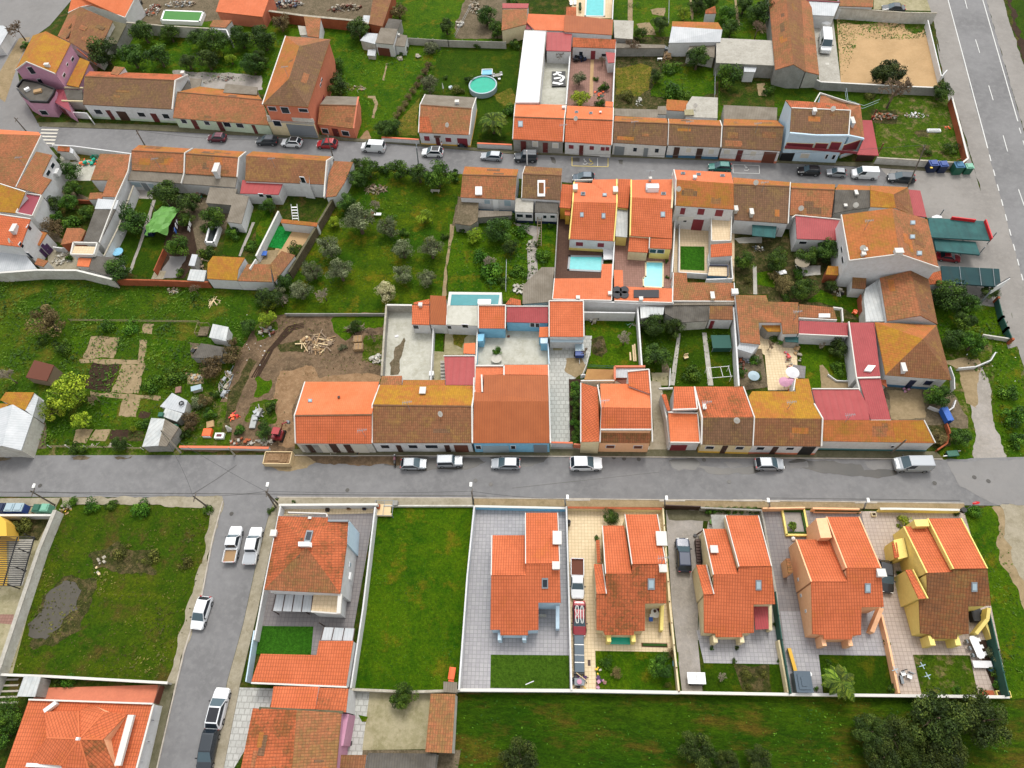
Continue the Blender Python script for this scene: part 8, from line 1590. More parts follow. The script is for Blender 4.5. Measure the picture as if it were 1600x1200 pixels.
prop('boat','white roof sheets stacked beside the shrub by the digger','sheet stack',1590,840,[('sheet','silver',[(0,0,0,.9,2.2,.4)])]);heap('grey stones along the orange coped wall',1530,960,2.4,.5,46,(CO,'dirt','brick'),.4,.45,.1,'stone pile','stone_pile');heap('bleached rocks at the top of the shack path',1222,565,.9,.6,26,('sand',CO),.4,.5,0,'stone pile','stone_pile');heap('litter of white bottles on the roadside verge',640,985,6.0,.3,20,(PW,),.1,.3,.2,'litter','litter_pile');prop('crate','lone terracotta crate beside the bramble path',"crate",1118,640,[('box','terracotta',[(0,0,0,.9,1.1,.3)])],.2);prop('shack_sheet','pale blue sheet roof of a low coop above the shacks','coop',1240,640,[('sheet','glasspale',[(0,0,.8,1.6,.9,.06)]),('wall',WD,[(0,0,0,1.4,.7,.8)])],.3)
prop('canoe','pale long board lying beside the yellow willow','board',365,612,[('board','cream',[(0,0,.1,1.3,.4,.2)])])
o(800,450);heap('white awning parts fallen beside the bright square roof',500,190,1.0,.9,22,(PW,'black',WD),1.0,.8,.4,'awning scrap','awning_scrap');prop('timber_stack','two long timbers lying in the grassy court','timber',758,410,[('beam',BS,[(0,0,0,.25,3.0,.2),(.3,.1,0,.22,3.2,.2),(-.5,-.6,0,.25,1.5,.2)])]);heap('pale green prunings by the tall white wall',745,232,.8,.2,8,('mintbin',PW),.2,.5,.6,'brush pile','brush_pile');prop('cage','green mesh cage box in the small plots','cage',1298,360,[('mesh','tealfence',[(0,0,1.1,2.9,2.4,.06)]),('post',SG,[(-1.4,-1.2,0,.08,.08,1.1),(1.4,-1.2,0,.08,.08,1.1),(1.4,1.2,0,.08,.08,1.1),(-1.4,1.2,0,.08,.08,1.1)]),('side','tealfence',[(0,-1.2,.1,2.8,.04,1.0)])]);prop('chair','pale folding chair on the plot grass','chair',1085,440,[('seat',BS,[(0,0,.4,.7,.5,.06,.3)]),('back',BS,[(0,.3,.4,.7,.06,.5,.3)]),('leg',OW,[(0,0,0,.4,.4,.4,.3)])]);prop('bin','dark round bin beside the yellow deck','bin',520,555,[('drum','black',[('c',0,0,0,.3,.9)]),('lid',DW,[('c',0,0,.9,.33,.08)])])
prop('trellis','white pipe trellis over the lower plots','trellis',1280,560,[('rail',WC,[(0,-.9,1.6,3.6,.06,.06),(0,.9,1.6,3.6,.06,.06),(-1.5,0,1.6,.06,1.9,.06),(.4,0,1.6,.06,1.9,.06),(1.6,0,1.6,.06,1.9,.06)]),('post',WC,[(-1.7,-.9,0,.07,.07,1.6),(1.7,-.9,0,.07,.07,1.6),(1.7,.9,0,.07,.07,1.6),(-1.7,.9,0,.07,.07,1.6)])],.1)
prop('parasol','pale blue open parasol above the white chairs','parasol',1490,590,[('canopy','skyblue' if 0 else 'glasspale',[('c',0,0,2.0,.85,.35,.06)]),('pole',SG,[('c',0,0,0,.04,2.2)])]);heap('white chairs and ornaments around the patio beds',1490,450,1.2,.7,24,(PW,SG,'rust'),.7,.45,.2,'furniture pile','furniture_pile');heap('brick and flower pots along the patio wall',1430,480,.5,2.6,40,('brick','terracotta','rust','greenbin'),.5,.4,.1,'flower pots','flower_pots')
o(1200,450);prop('parasol','white open parasol on the cream patio','parasol',128,570,[('canopy',WC,[('c',0,0,2.0,1.0,.4,.06)]),('pole',SG,[('c',0,0,0,.04,2.3)])]);prop('parasol','pink open parasol tangled below the white one','parasol',100,622,[('canopy','pink',[('c',-.4,0,1.7,.85,.35,.05),('c',.6,.1,1.7,.7,.3,.05)]),('pole',SG,[('c',0,0,0,.04,1.8)])]);heap('pots, white chairs and a red cushion on the cream patio',125,455,.5,1.8,30,(PW,PW,'redpaint','pink','terracotta'),.7,.4,0,'furniture pile','furniture_pile');heap('pale stones lining the pond path',185,400,.5,1.8,26,('stonecap','sand'),.35,.5,0,'stone pile','stone_pile');heap('lime green planter at the patio corner',82,352,.5,.5,5,('limetarp',),.5,.6,0,'planter','planter')
prop('gate','bright blue gate panel in the farmhouse yard','gate',1095,810,[('panel','bluetarp',[(0,0,.3,.9,2.2,1.0)]),('post','blueplastic',[(0,1.2,0,.12,.12,1.4),(0,-1.2,0,.12,.12,1.4)])],.15);prop('garden_cart','green handcart and wheelbarrow on the street corner','cart',1140,1045,[('tray','greenbin',[(0,0,.35,1.5,.8,.35)]),('wheel','tyre',[(.9,.2,0,.1,.5,.5),(-.8,0,0,.1,.45,.45)]),('handle',PW,[(-1.0,-.2,.3,.6,.1,.2),(1.1,.4,.3,.7,.06,.06)])],.1)
heap('potted plants against the farmhouse wall',860,640,.5,.4,8,('terracotta','pink','greenbin'),.6,.4,0,'flower pots','flower_pots')
o(0,700);heap('white crumpled bag on the verge by the bin pole',422,362,.5,.4,5,(PW,),.3,.5,0,'bag','bag');heap('white litter at the flooded lot pole foot',1310,412,.3,.4,5,(PW,),.4,.4,0,'bag','bag');heap('litter scattered in the brown patch of the flooded lot',620,740,1.4,1.6,9,(PW,BS),.15,.4,0,'litter','litter_pile')
o(400,700);prop('wire_pen','fenced scrap pen with crate and bricks at the green plot corner','pen',805,405,[('frame',SG,[(0,1.5,.9,2.6,.06,.06),(0,-.7,.9,2.6,.06,.06),(-1.3,.4,.9,.06,2.2,.06),(1.3,.4,.9,.06,2.2,.06),(0,.4,.9,.06,2.2,.06)]),('post',SG,[(-1.3,1.5,0,.08,.08,.95),(1.3,1.5,0,.08,.08,.95),(-1.3,-.7,0,.08,.08,.95),(1.3,-.7,0,.08,.08,.95)]),('load',BS,[(-.2,.5,.1,2.2,1.3,.3),(0,-.4,.1,2.2,.4,.4)]),('brick_stack','brick',[(-.9,.7,.1,.5,.6,.6)]),('box',GW,[(1.5,1.2,0,.7,.7,.9)])])
for x,y,l,m in ((450,390,'dark potted rose left of the front gate','black'),(583,380,'wooden lantern planter by the front wall','wood'),(680,380,'dark blue planter cube by the front wall','bluedark')): prop('planter',l,'planter',x,y,[('pot',m,[(0,0,0,.5,.5,.5)]),('soil','darksoil',[(0,0,.5,.4,.4,.04)])])
o(400,900);prop('garden_slide','orange plastic slide at the edge of the green plot','slide',1228,610,[('slide','orangeplastic',[(0,0,.3,.7,1.4,.12),(0,-.7,.1,.7,.5,.12)]),('side','neworn' if 0 else 'orangeplastic',[(-.36,0,.4,.06,1.4,.2),(.36,0,.4,.06,1.4,.2)]),('leg',SG,[(0,.6,0,.5,.06,.4)])],-.1);prop('drain_cover','dark square grate in the white paved court','drain',588,1046,[('grate','black',[(0,0,0,.5,.5,.05)])]);prop('pot','dark square pot on the white paved court','pot',600,856,[('pot','black',[(0,0,0,.35,.35,.4)]),('soil','darksoil',[(0,0,.4,.28,.28,.03)])])
o(800,900);prop('cold_frame','row of grey glazed cold frames on the cream drive','cold frame',420,495,[('lid','cslate',[(0,1.7,.8,1.15,1.0,.06),(0,.5,.8,1.15,1.1,.06),(0,-.5,.8,1.15,.7,.06),(0,-1.5,.8,1.15,1.1,.06)]),('box','black',[(-.05,0,0,1.3,4.6,.75)]),('trim',PW,[(0,1.12,.82,1.2,.1,.06),(0,-.1,.82,1.2,.06,.06),(0,-.95,.82,1.2,.1,.06)])]);prop('washing_machine','round vented machine above the cold frames','appliance',398,385,[('case',WD,[(0,0,0,.6,.6,.7)]),('vent','black',[('c',0,0,.7,.2,.05)])])
heap('dark tools, buckets and a pink lid by the rear wall',425,650,.9,.9,30,('black',SG,'purple','yellowpaint'),.8,.5,.3,'tool pile','tool_pile');prop('tub','grey table with round pink basin near the rear wall','tub',420,665,[('table',SG,[(0,0,.6,1.2,.8,.06)]),('leg',SG,[(-.5,0,0,.06,.6,.6),(.5,0,0,.06,.6,.6)]),('basin','pink',[('c',0,0,.66,.3,.15)])]);heap('purple potted flowers at the corner of the weedy bed',545,665,.7,.7,16,('purple','pink','terracotta'),.5,.4,0,'flower pots','flower_pots');heap('small pots on the corner of the cream patio',535,595,.4,.5,8,(PW,'yellowpaint','terracotta'),.5,.35,0,'flower pots','flower_pots')
prop('table','round white table with dark pot on the cream terrace','table',893,238,[('top',PW,[('c',0,0,.72,.62,.05)]),('leg',SG,[('c',0,0,0,.06,.72)]),('pot',DW,[('c',-.1,.2,.77,.18,.15)])]);prop('chair','blue seated chair beside the round white table','chair',865,275,[('seat','bluetarp',[(0,0,.42,.5,.5,.08)]),('back',PW,[(.1,.4,.42,.5,.3,.4)]),('leg',SG,[(0,0,0,.4,.4,.42)])]);prop('planter_bed','narrow planted strip on the cream patio','planter',890,432,[('kerb','rust',[(0,0,0,3.2,.45,.14)]),('plants','weed',[(0,0,.14,3.0,.3,.12)])]);prop('hedge_trough','green trough against the cream wall','planter',992,335,[('trough','black',[(0,0,0,.4,1.6,.4)]),('plants','weed',[(0,0,.4,.35,1.5,.25)])])
prop('mat','dark grate mat on the cream drive','mat',482,543,[('mat',DW,[(0,0,0,.35,.7,.05)])]);prop('pole_stick','yellow stick leaning on the tool pile','stick',425,625,[('stick',BS,[('t',[(-.9,.6,.6),(.7,-.6,1.0)],[.05,.05])])]);prop('garden_box','white lidded garden chest on dark legs at the drive end','chest',1145,655,[('lid',PW,[(-.55,.2,.9,1.05,1.3,.08),(.55,.2,.9,1.05,1.3,.08)]),('chest','black',[(0,0,0,1.6,1.1,.88)])]);prop('tool','white stick lying on the fenced lawn','stick',110,668,[('stick',WC,[(0,0,.02,1.1,.1,.05,.4)])]);prop('cushion','pale blue cushion at the shrub foot','cushion',1016,548,[('cushion','skyblue',[(0,0,.0,.5,.6,.3)])])
for x,y in ((1250,450),(1405,450)): tree('shrub',x,y,17,'small clipped pot shrub by the %s porch pillar of the cream villa'%('left' if x<1300 else 'right'))
o(1200,900);prop('shed','grey blue hipped garden shed beside the green screen fence','shed',192,672,[('wall',SG,[(0,0,0,1.7,2.1,1.7)]),('roof','cslate',[(0,0,1.7,1.95,2.35,.12),(0,0,1.82,1.3,1.7,.12),(0,0,1.94,.6,1.0,.1)]),('door',GW,[(0,-1.07,.05,.8,.05,1.5)])]);prop('bench','orange wooden bench along the green screen fence','bench',143,525,[('seat','orangeplastic' if 0 else 'ochre',[(0,0,.42,.5,2.6,.08)]),('back','ochre',[(-.25,0,.5,.06,2.6,.35)]),('leg',DW,[(0,-1.1,0,.4,.08,.42),(0,1.1,0,.4,.08,.42)])],.12);prop('fire_bowl','white round fire bowl on dark stand on the grey paving','fire bowl',252,615,[('bowl',PW,[('c',0,0,.3,.3,.12)]),('stand','black',[('c',0,0,0,.18,.3)])])
prop('table','long white oval table with grey chairs behind the yellow villa','table',1285,450,[('top',PW,[(0,0,.72,.9,2.3,.06),(0,0,.72,.6,2.6,.055)]),('leg',SG,[(-.3,-.9,0,.08,.08,.72),(.3,.9,0,.08,.08,.72)]),('chair',SG,[(-.75,y,.42,.42,.42,.06) for y in(-.8,0,.8)]+[(-.95,y,.42,.06,.42,.5) for y in(-.8,0,.8)]),('chair',PW,[(.75,y,.42,.42,.42,.06) for y in(-.8,0,.8)])],.15);prop('sun_lounger','white padded lounger at the end of the pink patio','lounger',1328,555,[('bed',WC,[(0,0,.35,2.2,.8,.12)]),('leg',SG,[(-.8,0,0,.08,.7,.35),(.8,0,0,.08,.7,.35)])]);prop('cushion','teal folded cushion beside the white lounger','cushion',1393,582,[('cushion','bluebase',[('c',0,0,0,.42,.3)])])
for i,(x,y,l) in enumerate(((762,595,'left silver wind spinner on the peach wall'),(930,570,'upper silver wind spinner at the lawn corner'),(962,632,'lower silver wind spinner over the verge lawn'))): prop('wind_spinner',l,'wind spinner',x,y,[('pole',SG,[('c',0,0,0,.03,1.4)]),('blade','glasspale',[(0,0,1.4,.8,.09,.04,.3),(0,0,1.42,.8,.09,.04,1.9)])])
prop('chair','black and white chairs by the peach garden wall','chair',835,612,[('seat',PW,[(0,0,.42,.55,.5,.08)]),('back','black',[(.2,.3,.42,.6,.1,.5)]),('leg','black',[(0,0,0,.4,.4,.42)])],.3);prop('chair','grey chair with white seat on the pink paving','chair',875,625,[('seat',PW,[(0,-.1,.42,.55,.5,.08)]),('back',SG,[(0,.3,.42,.6,.1,.5)]),('leg',SG,[(0,0,0,.4,.4,.42)])],-.4);prop('box','black box at the foot of the peach wall','box',828,650,[('box','black',[(0,0,0,.3,.9,.4)]),('lid',SG,[(0,0,.4,.32,.92,.04)])]);prop('raised_bed','yellow and orange raised bed at the wall corner','planter',1410,738,[('box','yellow',[(0.9,0,0,1.6,.7,.5)]),('brick_side','brick',[(-.9,0,0,1.4,.7,.5)]),('soil','darksoil',[(0.9,0,.5,1.4,.5,.04)])])
o(1200,700);prop('planter','square walled planter bed with yellow rim before the peach villa','planter',165,468,[('rim','yellow',[(0,1.9,0,3.1,.25,.5),(0,-1.8,0,3.1,.25,.5),(-1.45,0,0,.25,3.7,.5),(1.45,0,0,.25,3.7,.5)]),('gravel','gravel',[(0,0,0,2.8,3.5,.25)]),('hedge','limeshrub' if 0 else 'weed',[(0,1.55,.2,2.6,.3,.35),(1.15,0,.2,.3,3.0,.35),(0,-1.5,.2,2.6,.25,.35)])])
prop('statue','white ball statue below the square planter','statue',155,570,[('base',CO,[(0,0,0,.3,.3,.2)]),('ball',PW,[('c',0,0,.2,.3,.2,.22),('c',0,0,.4,.22,.15,.05)])]);prop('planter','long hedge trough behind the peach front wall','planter',425,398,[('trough','peach',[(0,0,0,6.2,.5,.45)]),('hedge','weedbrown',[(0,0,.45,6.0,.35,.3)])]);prop('pot','pale square pot on the pink paving','pot',655,420,[('pot','cream',[(0,0,0,.6,.5,.4)]),('soil','darksoil',[(0,0,.4,.45,.35,.03)])]);prop('mailbox','black mailbox ball on the yellow wall end','mailbox',1185,412,[('box','black',[('c',0,0,1.2,.35,.5)]),('post',SG,[('c',0,0,0,.06,1.2)])])
o(800,700);prop('ladder','dark brown stair ramp beside the cream villa wall','stairs',1158,650,[('step',DW,[(0,-1.6+i*.36,0,.55,.34,.2+.12*i) for i in range(9)]),('rail','black',[(.3,0,.3,.05,3.2,.6)])]);prop('basketball_hoop','black stand with round disc on the concrete drive','stand',1142,550,[('base','black',[('c',0,0,0,.22,.3)]),('arm',DW,[('t',[(.2,.1,.2),(.7,.3,1.0),(.9,.5,1.2)],[.1,.12,.05])])]);prop('planter_pot','lime leaved pot by the flat grey roof',"planter",1243,470,[('pot','terracotta',[('c',0,0,0,.25,.4)]),('leaves','limetarp',[(0,0,.4,.5,.5,.35,.4),(.1,.1,.6,.35,.6,.25,1)])])
prop('buoy','black rubber float on the white wall of the cream drive','buoy',352,478,[('ring','black',[('c',0,0,0,.3,1.3)]),('cap','tyre',[('c',0,0,1.3,.2,.1)])])
T=tree
o(0,0)
for k,x,y,r,l in (('dark',890,195,78,'dark round tree by the concrete wall, beside the mossy flat roof'),('citrus',1060,210,55,'small round tree below the green pool'),('dark',1240,240,62,'dark orchard tree below the pool wall end'),('dark',640,320,85,'large dark tree hiding the mossy flat roof corner'),
 ('dark',820,350,80,'dark orchard tree right of the big corner tree'),('citrus',990,350,75,'citrus tree in the middle of the grass behind the white terrace'),('citrus',1335,270,88,'big citrus tree beside the white post wall'),('dark',1175,385,55,'small dark tree close to the white terrace rear'),('dark',1295,375,68,'dark tree just above the grey gap sheds'),
 ('dark',1500,230,75,'dark tree on the orchard strip right of the white post'),('lime',1440,365,42,'yellow green bush beside the pot heap'),('dark',1570,400,72,'dark tree against the tall hipped house'),('lime',1350,330,45,'paler small tree in front of the big citrus')): T(k,x,y,r,l)
T('shrub',155,280,32,'small dark bush at the wall corner of the pink house');T('bare',115,190,75,'small bare tree above the pink house roof')
o(400,0)
for k,x,y,r,l in (('dark',40,235,85,'dark tree pressed between tiled hut and hipped house'),('dark',20,370,60,'lowest dark tree left of the hipped house'),('brown',150,135,70,'brown bush on the long grey coped wall'),('dark',640,185,72,'dark tree over the white sheet lean-to'),('citrus',520,400,40,'small tree at the right wall of the hipped house'),('dark',510,530,72,'dark tree behind the low salmon cottage'),
 ('oliveshrub',1100,290,55,'grey bush at the top of the dry hedge'),('olive',1080,530,58,'olive tree beside the dry hedge'),('shrub',1340,490,38,'dark bush left of the round pool'),('brown',890,60,62,'brown bush on the slope above the brick shed'),
 ('dark',1440,100,68,'dark tree inside the rubble strip'),('citrus',1505,185,58,'dark green tree at the rubble strip foot'),('dark',1190,165,55,'tree left of the rubble strip foot'),('weedbrown',1260,560,45,'brown tufts behind the palm cottage'),('shrub',1585,680,45,'bush between the palm and the orange roof'),('shrub',920,310,35,'bush at the corner of the brick shed annex'),('citrus',1590,30,50,'tree at the top edge beside the yellow walled house'),('shrub',1185,480,20,'tiny dark bush on the mown lawn'),('shrub',1380,280,28,'little bush on the fence line above the round pool')): T(k,x,y,r,l)
T('dark',800,810,62,'broad dark shrub above the yellow white wall, left part');T('dark',865,795,55,'broad dark shrub above the yellow white wall, right part')
palm(1480,755,118,'broad feathery palm tree beside the white cottage',3.0,34,.35);
for i,l in enumerate(('topmost','second from top','third from top','fourth from top','middle one','fourth from bottom','third from bottom','second from bottom','lowest')): T('brown',1080-i*25,410+i*39,30,'dry brown hedge clump, '+l+' of the slanting row',grp='dry hedge row',**HB,hf=.8)
o(800,0)
for k,x,y,r,l in (('dark',930,150,58,'dark tree left of the pale metal barn'),('citrus',800,205,42,'small tree at the grey slab roof corner'),('lime',1075,85,48,'yellow green tree behind the pale metal barn'),('citrus',1340,80,60,'tree right of the tiny red roofed hut'),('citrus',1370,180,62,'tree at the right end of the pale metal barn'),('dark',1160,20,55,'dark tree at the top edge by the middle garden'),('dark',1450,30,62,'dark tree at the top edge by the garden path'),('bare',1530,190,75,'brown leafless tree above the concrete store'),('dark',1545,70,82,'large dark tree at the corner above the concrete store'),
 ('dark',1160,365,82,'large dark tree overhanging the leafy plot'),('citrus',1355,465,88,'large citrus tree below the concrete store'),('olive',420,490,45,'tall grey green cypress like shrub in the terracotta garden'),('lime',430,612,62,'yellow green bushy tree in the terracotta garden corner'),('shrub',545,635,38,'round clipped bush by the orange lean-to'),('shrub',575,540,38,'dark bush in the middle of the terracotta garden'),('citrus',900,480,48,'citrus tree with flowers on the leafy plot'),('bare',745,290,75,'bare brown tree over the old garden boundary'),('bare',310,345,55,'bare brown climber under the maroon roof'),
 ('weed',1000,560,80,'low leafy patch on the leafy plot, upper side'),('weed',1080,600,60,'low leafy patch near the concrete terrace'),('weedbrown',720,600,50,'dry weeds behind the grey lean-to'),('shrub',525,490,22,'small lime shrub beside the white path'),('shrub',20,270,40,'dark bush between the yellow wall and the white roof'),('bare',565,385,42,'bare shrub by the tiled porch'),('citrus',1250,-10,60,'tree at the top edge above the tiny hut'),('weed',1000,420,60,'weeds under the wooden pallets'),('shrub',1600,560,45,'weedy bush beside the long barn corner')): T(k,x,y,r,l)
o(1200,0)
T('conifer',750,455,108,'large dark green conifer at the edge of the sand lot');T('bare',780,600,135,'wide leafless tree beside the conifer',.8);T('dark',1085,570,68,'dark shrub on the grey wall at the lot corner');T('shrub',1150,925,52,'thin young bush by the brick roadside wall');T('shrub',1003,945,26,'small dark sapling in a bare patch');T('shrub',280,490,35,'shrub climbing the wall by the long barn')
T('weedbrown',640,600,40,'dry grass tuft beside the teal lean-to');T('shrub',20,330,50,'shrub left of the long barn')
o(0,200)
for k,x,y,r,l in (('dark',440,268,62,'dark tree beside the toys in the white yard'),('citrus',455,380,55,'tree in the middle of the leafy yard'),('dark',310,470,58,'dark tree near the maroon roof terrace'),('citrus',430,470,55,'tree right of the maroon terrace tree'),('citrus',542,530,48,'round tree by the grey long roof'),('brown',330,620,70,'brown leaved bush low in the leafy yard'),('weed',430,590,70,'low ground bush at the kiln hut'),('shrub',345,560,50,'leafy bush below the terrace trees'),
 ('dark',820,570,95,'large dark tree on the lawn by the white side wall'),('dark',1040,408,92,'large tree above the lime gazebo'),('dark',1180,470,78,'dark tree right of the lime gazebo'),('citrus',1335,562,82,'citrus tree above the dark water tank'),('citrus',1105,740,78,'citrus tree below the lime gazebo'),('shrub',1290,770,52,'bush at the foot of the dark water tank'),('dark',738,882,76,'dark tree over the bottom perimeter wall corner'),('citrus',1160,575,48,'small tree between gazebo and water tank'),('shrub',1460,650,50,'bush on the lawn strip left of the stepping path'),('weed',1565,740,48,'weedy bush at the foot of the lawn strip'),
 ('shrub',1290,620,38,'bush left of the water tank'),('shrub',430,810,28,'small bush on the gravel yard'),('dark',360,215,28,'dark bush by the side windows of the two storey house'),('bare',1220,1010,50,'tangled bare vine on the brick wall foot'),('shrub',1120,900,30,'bush beside the soil yard slab'),('shrub',280,560,40,'bush at the leafy yard left edge')): T(k,x,y,r,l)
o(400,200)
for k,x,y,r,l in (('dark',628,225,40,'small dark tree at the street end of the orchard'),('citrus',702,250,72,'round citrus at the street, first of the orchard hedge'),('dark',632,320,60,'dark tree at the ivy wall top'),('shrub',800,255,42,'dark shrub between two street citrus trees'),('citrus',892,258,68,'round citrus at the street, middle of the orchard hedge'),('dark',1018,290,68,'dark citrus at the street left of the biggest one'),('citrus',1132,298,96,'biggest round citrus of the orchard street hedge'),('shrub',1240,290,52,'yellowing bush at the end of the orchard hedge'),
 ('citrus',560,468,62,'round dark citrus at the ivy wall'),('lime',485,590,42,'light green small tree at the ivy wall'),('olive',642,585,98,'largest olive tree of the orchard'),('olive',830,620,72,'olive tree beside the rusty cart'),('olive',450,742,80,'olive tree nearest the ivy wall'),('olive',918,762,68,'olive tree in the right pair, upper left'),('olive',1095,760,74,'olive tree next to the stone path'),('olive',350,892,72,'olive tree at the lower ivy wall'),('olive',525,900,78,'olive tree alone in the lower middle grass'),('olive',912,912,62,'olive tree in the right pair, lower left'),('olive',1065,938,58,'lowest olive tree beside the stone path'),
 ('olive',280,1022,66,'olive tree at the bottom left of the orchard'),('baregrey',425,1045,68,'pale leafless little tree by the thin boundary wall'),('blossom',815,1015,78,'whitish blossoming tree above the concrete yard'),('baregrey',740,490,48,'grey leafless sapling in the upper orchard'),('lime',1050,552,56,'yellow green bushy tree in the orchard'),('shrub',925,650,32,'dark low bush beside the cart olive'),('shrub',1180,675,32,'bush leaning on the stone path'),
 ('citrus',75,490,50,'round tree below the crimson roof'),('shrub',240,745,48,'bush beside the green turf'),('dark',175,955,62,'dark bush at the hut end of the ivy wall'),('lime',90,1095,55,'lime bush in the corner above the dirt lot'),('oliveshrub',150,1040,60,'grey green shrub below the dark bush'),('dark',30,1060,50,'dark shrub under the white hut corner'),
 ('lime',1365,672,54,'yellow green small tree below the rubble terrace'),('dark',1510,640,88,'dark tree under the boarded walkway'),('dark',1590,740,52,'dark tree by the wire fence'),('baregrey',1460,840,62,'thin grey tree in the weedy garden'),('shrub',1545,960,42,'dark shrub above the teal pool end'),('weed',1480,900,90,'leafy weed mat around the thin grey tree'),('shrub',1585,560,50,'shrub right end of the boarded walkway'),('shrub',1280,625,38,'bush at the top of the stone path'),('weed',1400,800,60,'weedy hump in the middle garden'),('shrub',560,530,30,'small bush right of the light green tree'),('weed',850,560,30,'dark tuft by the cart')): T(k,x,y,r,l)
o(800,200)
for k,x,y,r,l in (('citrus',1452,832,72,'citrus tree in the brown yard right of the terraces'),('shrub',968,830,16,'potted shrub at the upper right of the light pool'),('shrub',970,930,16,'potted shrub at the lower right of the light pool'),('shrub',235,610,22,'white flowered bush at the yard wall top'),('weed',200,800,55,'leafy mat beside the dark decking'),('weed',60,640,60,'leafy mat under the blue based rooms'),('weed',40,900,60,'leafy mat near the pile of stones'),('shrub',155,720,24,'pale flowered shrub at the narrow path'),('weedbrown',1480,960,36,'spiky aloe clump in the brown yard')): T(k,x,y,r,l)
o(1200,200)
for k,x,y,r,l in (('citrus',62,822,78,'citrus tree left of the narrow brown yard'),('dark',365,765,88,'big dark citrus at the wall of the white block'),('citrus',240,800,72,'citrus under the red metal roof'),('citrus',232,1010,78,'orange tree above the patchy grass'),('brown',105,980,62,'brown mottled bush beside the orange tree'),('dark',395,990,42,'dark bush by the tiny mossy hut'),('dark',1125,1040,108,'large dark tree below the dark green carport'),('dark',1255,1090,70,'dark tree right side of the large carport tree'),('dark',1385,1030,58,'dark tree at the brick pier fence'),('brown',40,920,45,'brown bush above the white sheet'),('shrub',200,895,50,'shrub around the brown sunshade'),('shrub',120,1050,40,'bush over the patio house roof')): T(k,x,y,r,l)
o(1200,450)
for k,x,y,r,l in (('citrus',1222,205,72,'citrus at the lane below the carport trees'),('dark',1165,325,80,'dark tree beside the farmhouse eaves'),('citrus',1285,345,85,'round tree at the curved wall'),('dark',1085,60,62,'dark tree hugging the moss line wing'),('dark',440,372,66,'round dark tree in the red roof court'),('weed',440,500,60,'leafy bush below the court tree'),('citrus',1070,680,88,'citrus in the round walled bed by the farmhouse'),('dark',1205,930,68,'dark bush on the street bank'),('shrub',1510,650,62,'dark roadside bush, upper of three'),('shrub',1545,800,88,'dark roadside bush, middle of three'),('shrub',1565,950,58,'dark roadside bush, lower of three'),
 ('brown',1060,930,55,'brown bush inside the brick rimmed wall'),('baregrey',345,365,42,'bare grey shrub beside the court tree'),('shrub',60,310,42,'potted green bushes under the ochre roof'),('shrub',1350,340,30,'bush at the curved wall end'),('bare',10,370,45,'bare vine over the cream patio'),('weed',1250,180,60,'leafy undergrowth round the lane citrus')): T(k,x,y,r,l)
o(0,450)
for k,x,y,r,l in (('brown',300,205,112,'large brown mottled thicket tree in the upper field'),('lime',420,650,125,'big yellow green willow behind the white barn'),('lime',330,760,80,'drooping yellow green willow branch beside the barn'),('lime',515,830,62,'yellow green fruit tree on the allotment'),('brown',1310,490,92,'brown bramble tree by the shack path'),('brown',1440,410,78,'dark bramble bush under the blue white hut'),('brown',1190,830,68,'brown thorn bush by the patched shack'),('oliveshrub',1230,715,60,'grey green shrub behind the whitewashed shack'),('shrub',480,1000,55,'roadside bush by the wire fence, left one'),('dark',750,975,55,'dark roadside bush by the wire fence, right one'),('shrub',1492,885,44,'dark shrub beside the garden statue'),('shrub',1310,780,46,'shrub on the grass by the shack'),
 ('baregrey',60,560,80,'spiky grey bush at the left edge of the field'),('dark',1555,240,55,'dark bush with white flowers at the field corner'),('weed',1090,540,75,'green bramble mat beside the path stones'),('shrub',380,360,55,'dark low bush on the field terrace'),('bare',600,690,55,'felled grey branch by the willow'),('shrub',1340,660,42,'bush at the sheet metal slope foot'),('weed',950,600,70,'yellowish herb patch above the shacks'),('shrub',890,845,38,'small bush left of the patched shack'),('lime',830,880,24,'lime shrub between soil beds'),('weed',660,240,60,'dark cabbage rows patch, left'),('weed',820,240,55,'dark cabbage rows patch, right'),('brown',1450,340,40,'bramble tuft against the blue white hut'),('brown',1280,700,50,'thorny brown scrub behind the shacks'),('shrub',1150,900,45,'bush right of the patched shack'),('shrub',260,330,35,'green bush at the thicket foot')): T(k,x,y,r,l)
o(400,450)
for k,x,y,r,l in (('shrub',85,740,46,'dark shrub left of the salmon renovated house'),('dark',50,890,58,'dark bush left of the mini digger'),('dark',620,240,48,'dark bush on the brush pile'),('bare',725,300,68,'bare brown bush behind the pallets'),('lime',70,190,60,'lime bush at the top left of the dirt lot'),('oliveshrub',540,370,28,'grey tuft right of the timber heap'),('dark',100,60,75,'dark thicket at the orchard corner'),('baregrey',155,90,55,'bare branches over the dark thicket')): T(k,x,y,r,l)
T('citrus',1505,395,34,'leafy plant growing in the boat shaped planter')
o(800,450)
for k,x,y,r,l in (('dark',890,235,80,'dark tree in the walled plot, left of two'),('dark',1010,245,70,'dark tree in the walled plot, right of two'),('dark',905,420,84,'round dark tree low in the walled plot'),('weed',1130,540,75,'yellow green leafy patch in the middle plot'),('baregrey',700,320,75,'grey leafless shrub in the grassy court'),('bare',545,370,48,'brown leafless shrub in the grassy court'),('shrub',1520,450,42,'patio shrub among the pots'),('shrub',1530,550,40,'patio shrub beside the pale blue parasol'),('weed',950,420,45,'leafy fringe beside the concrete path'),('bare',460,400,42,'dark twiggy bush at the drive bend'),('shrub',620,175,28,'climbing greens on the wide white wall'),('shrub',1440,520,36,'patio shrub at the brick pots'),('shrub',1340,215,24,'green pot plant by the maroon door')): T(k,x,y,r,l)
for i in range(7): T('citrus',395+(i%2)*8,612+i*58,38,'clipped hedge clump, '+('topmost','second from top','third from top','middle one','third from bottom','second from bottom','lowest')[i]+' beside the white drive',grp='hedge beside the white drive',**HB,hf=.75)
o(0,700)
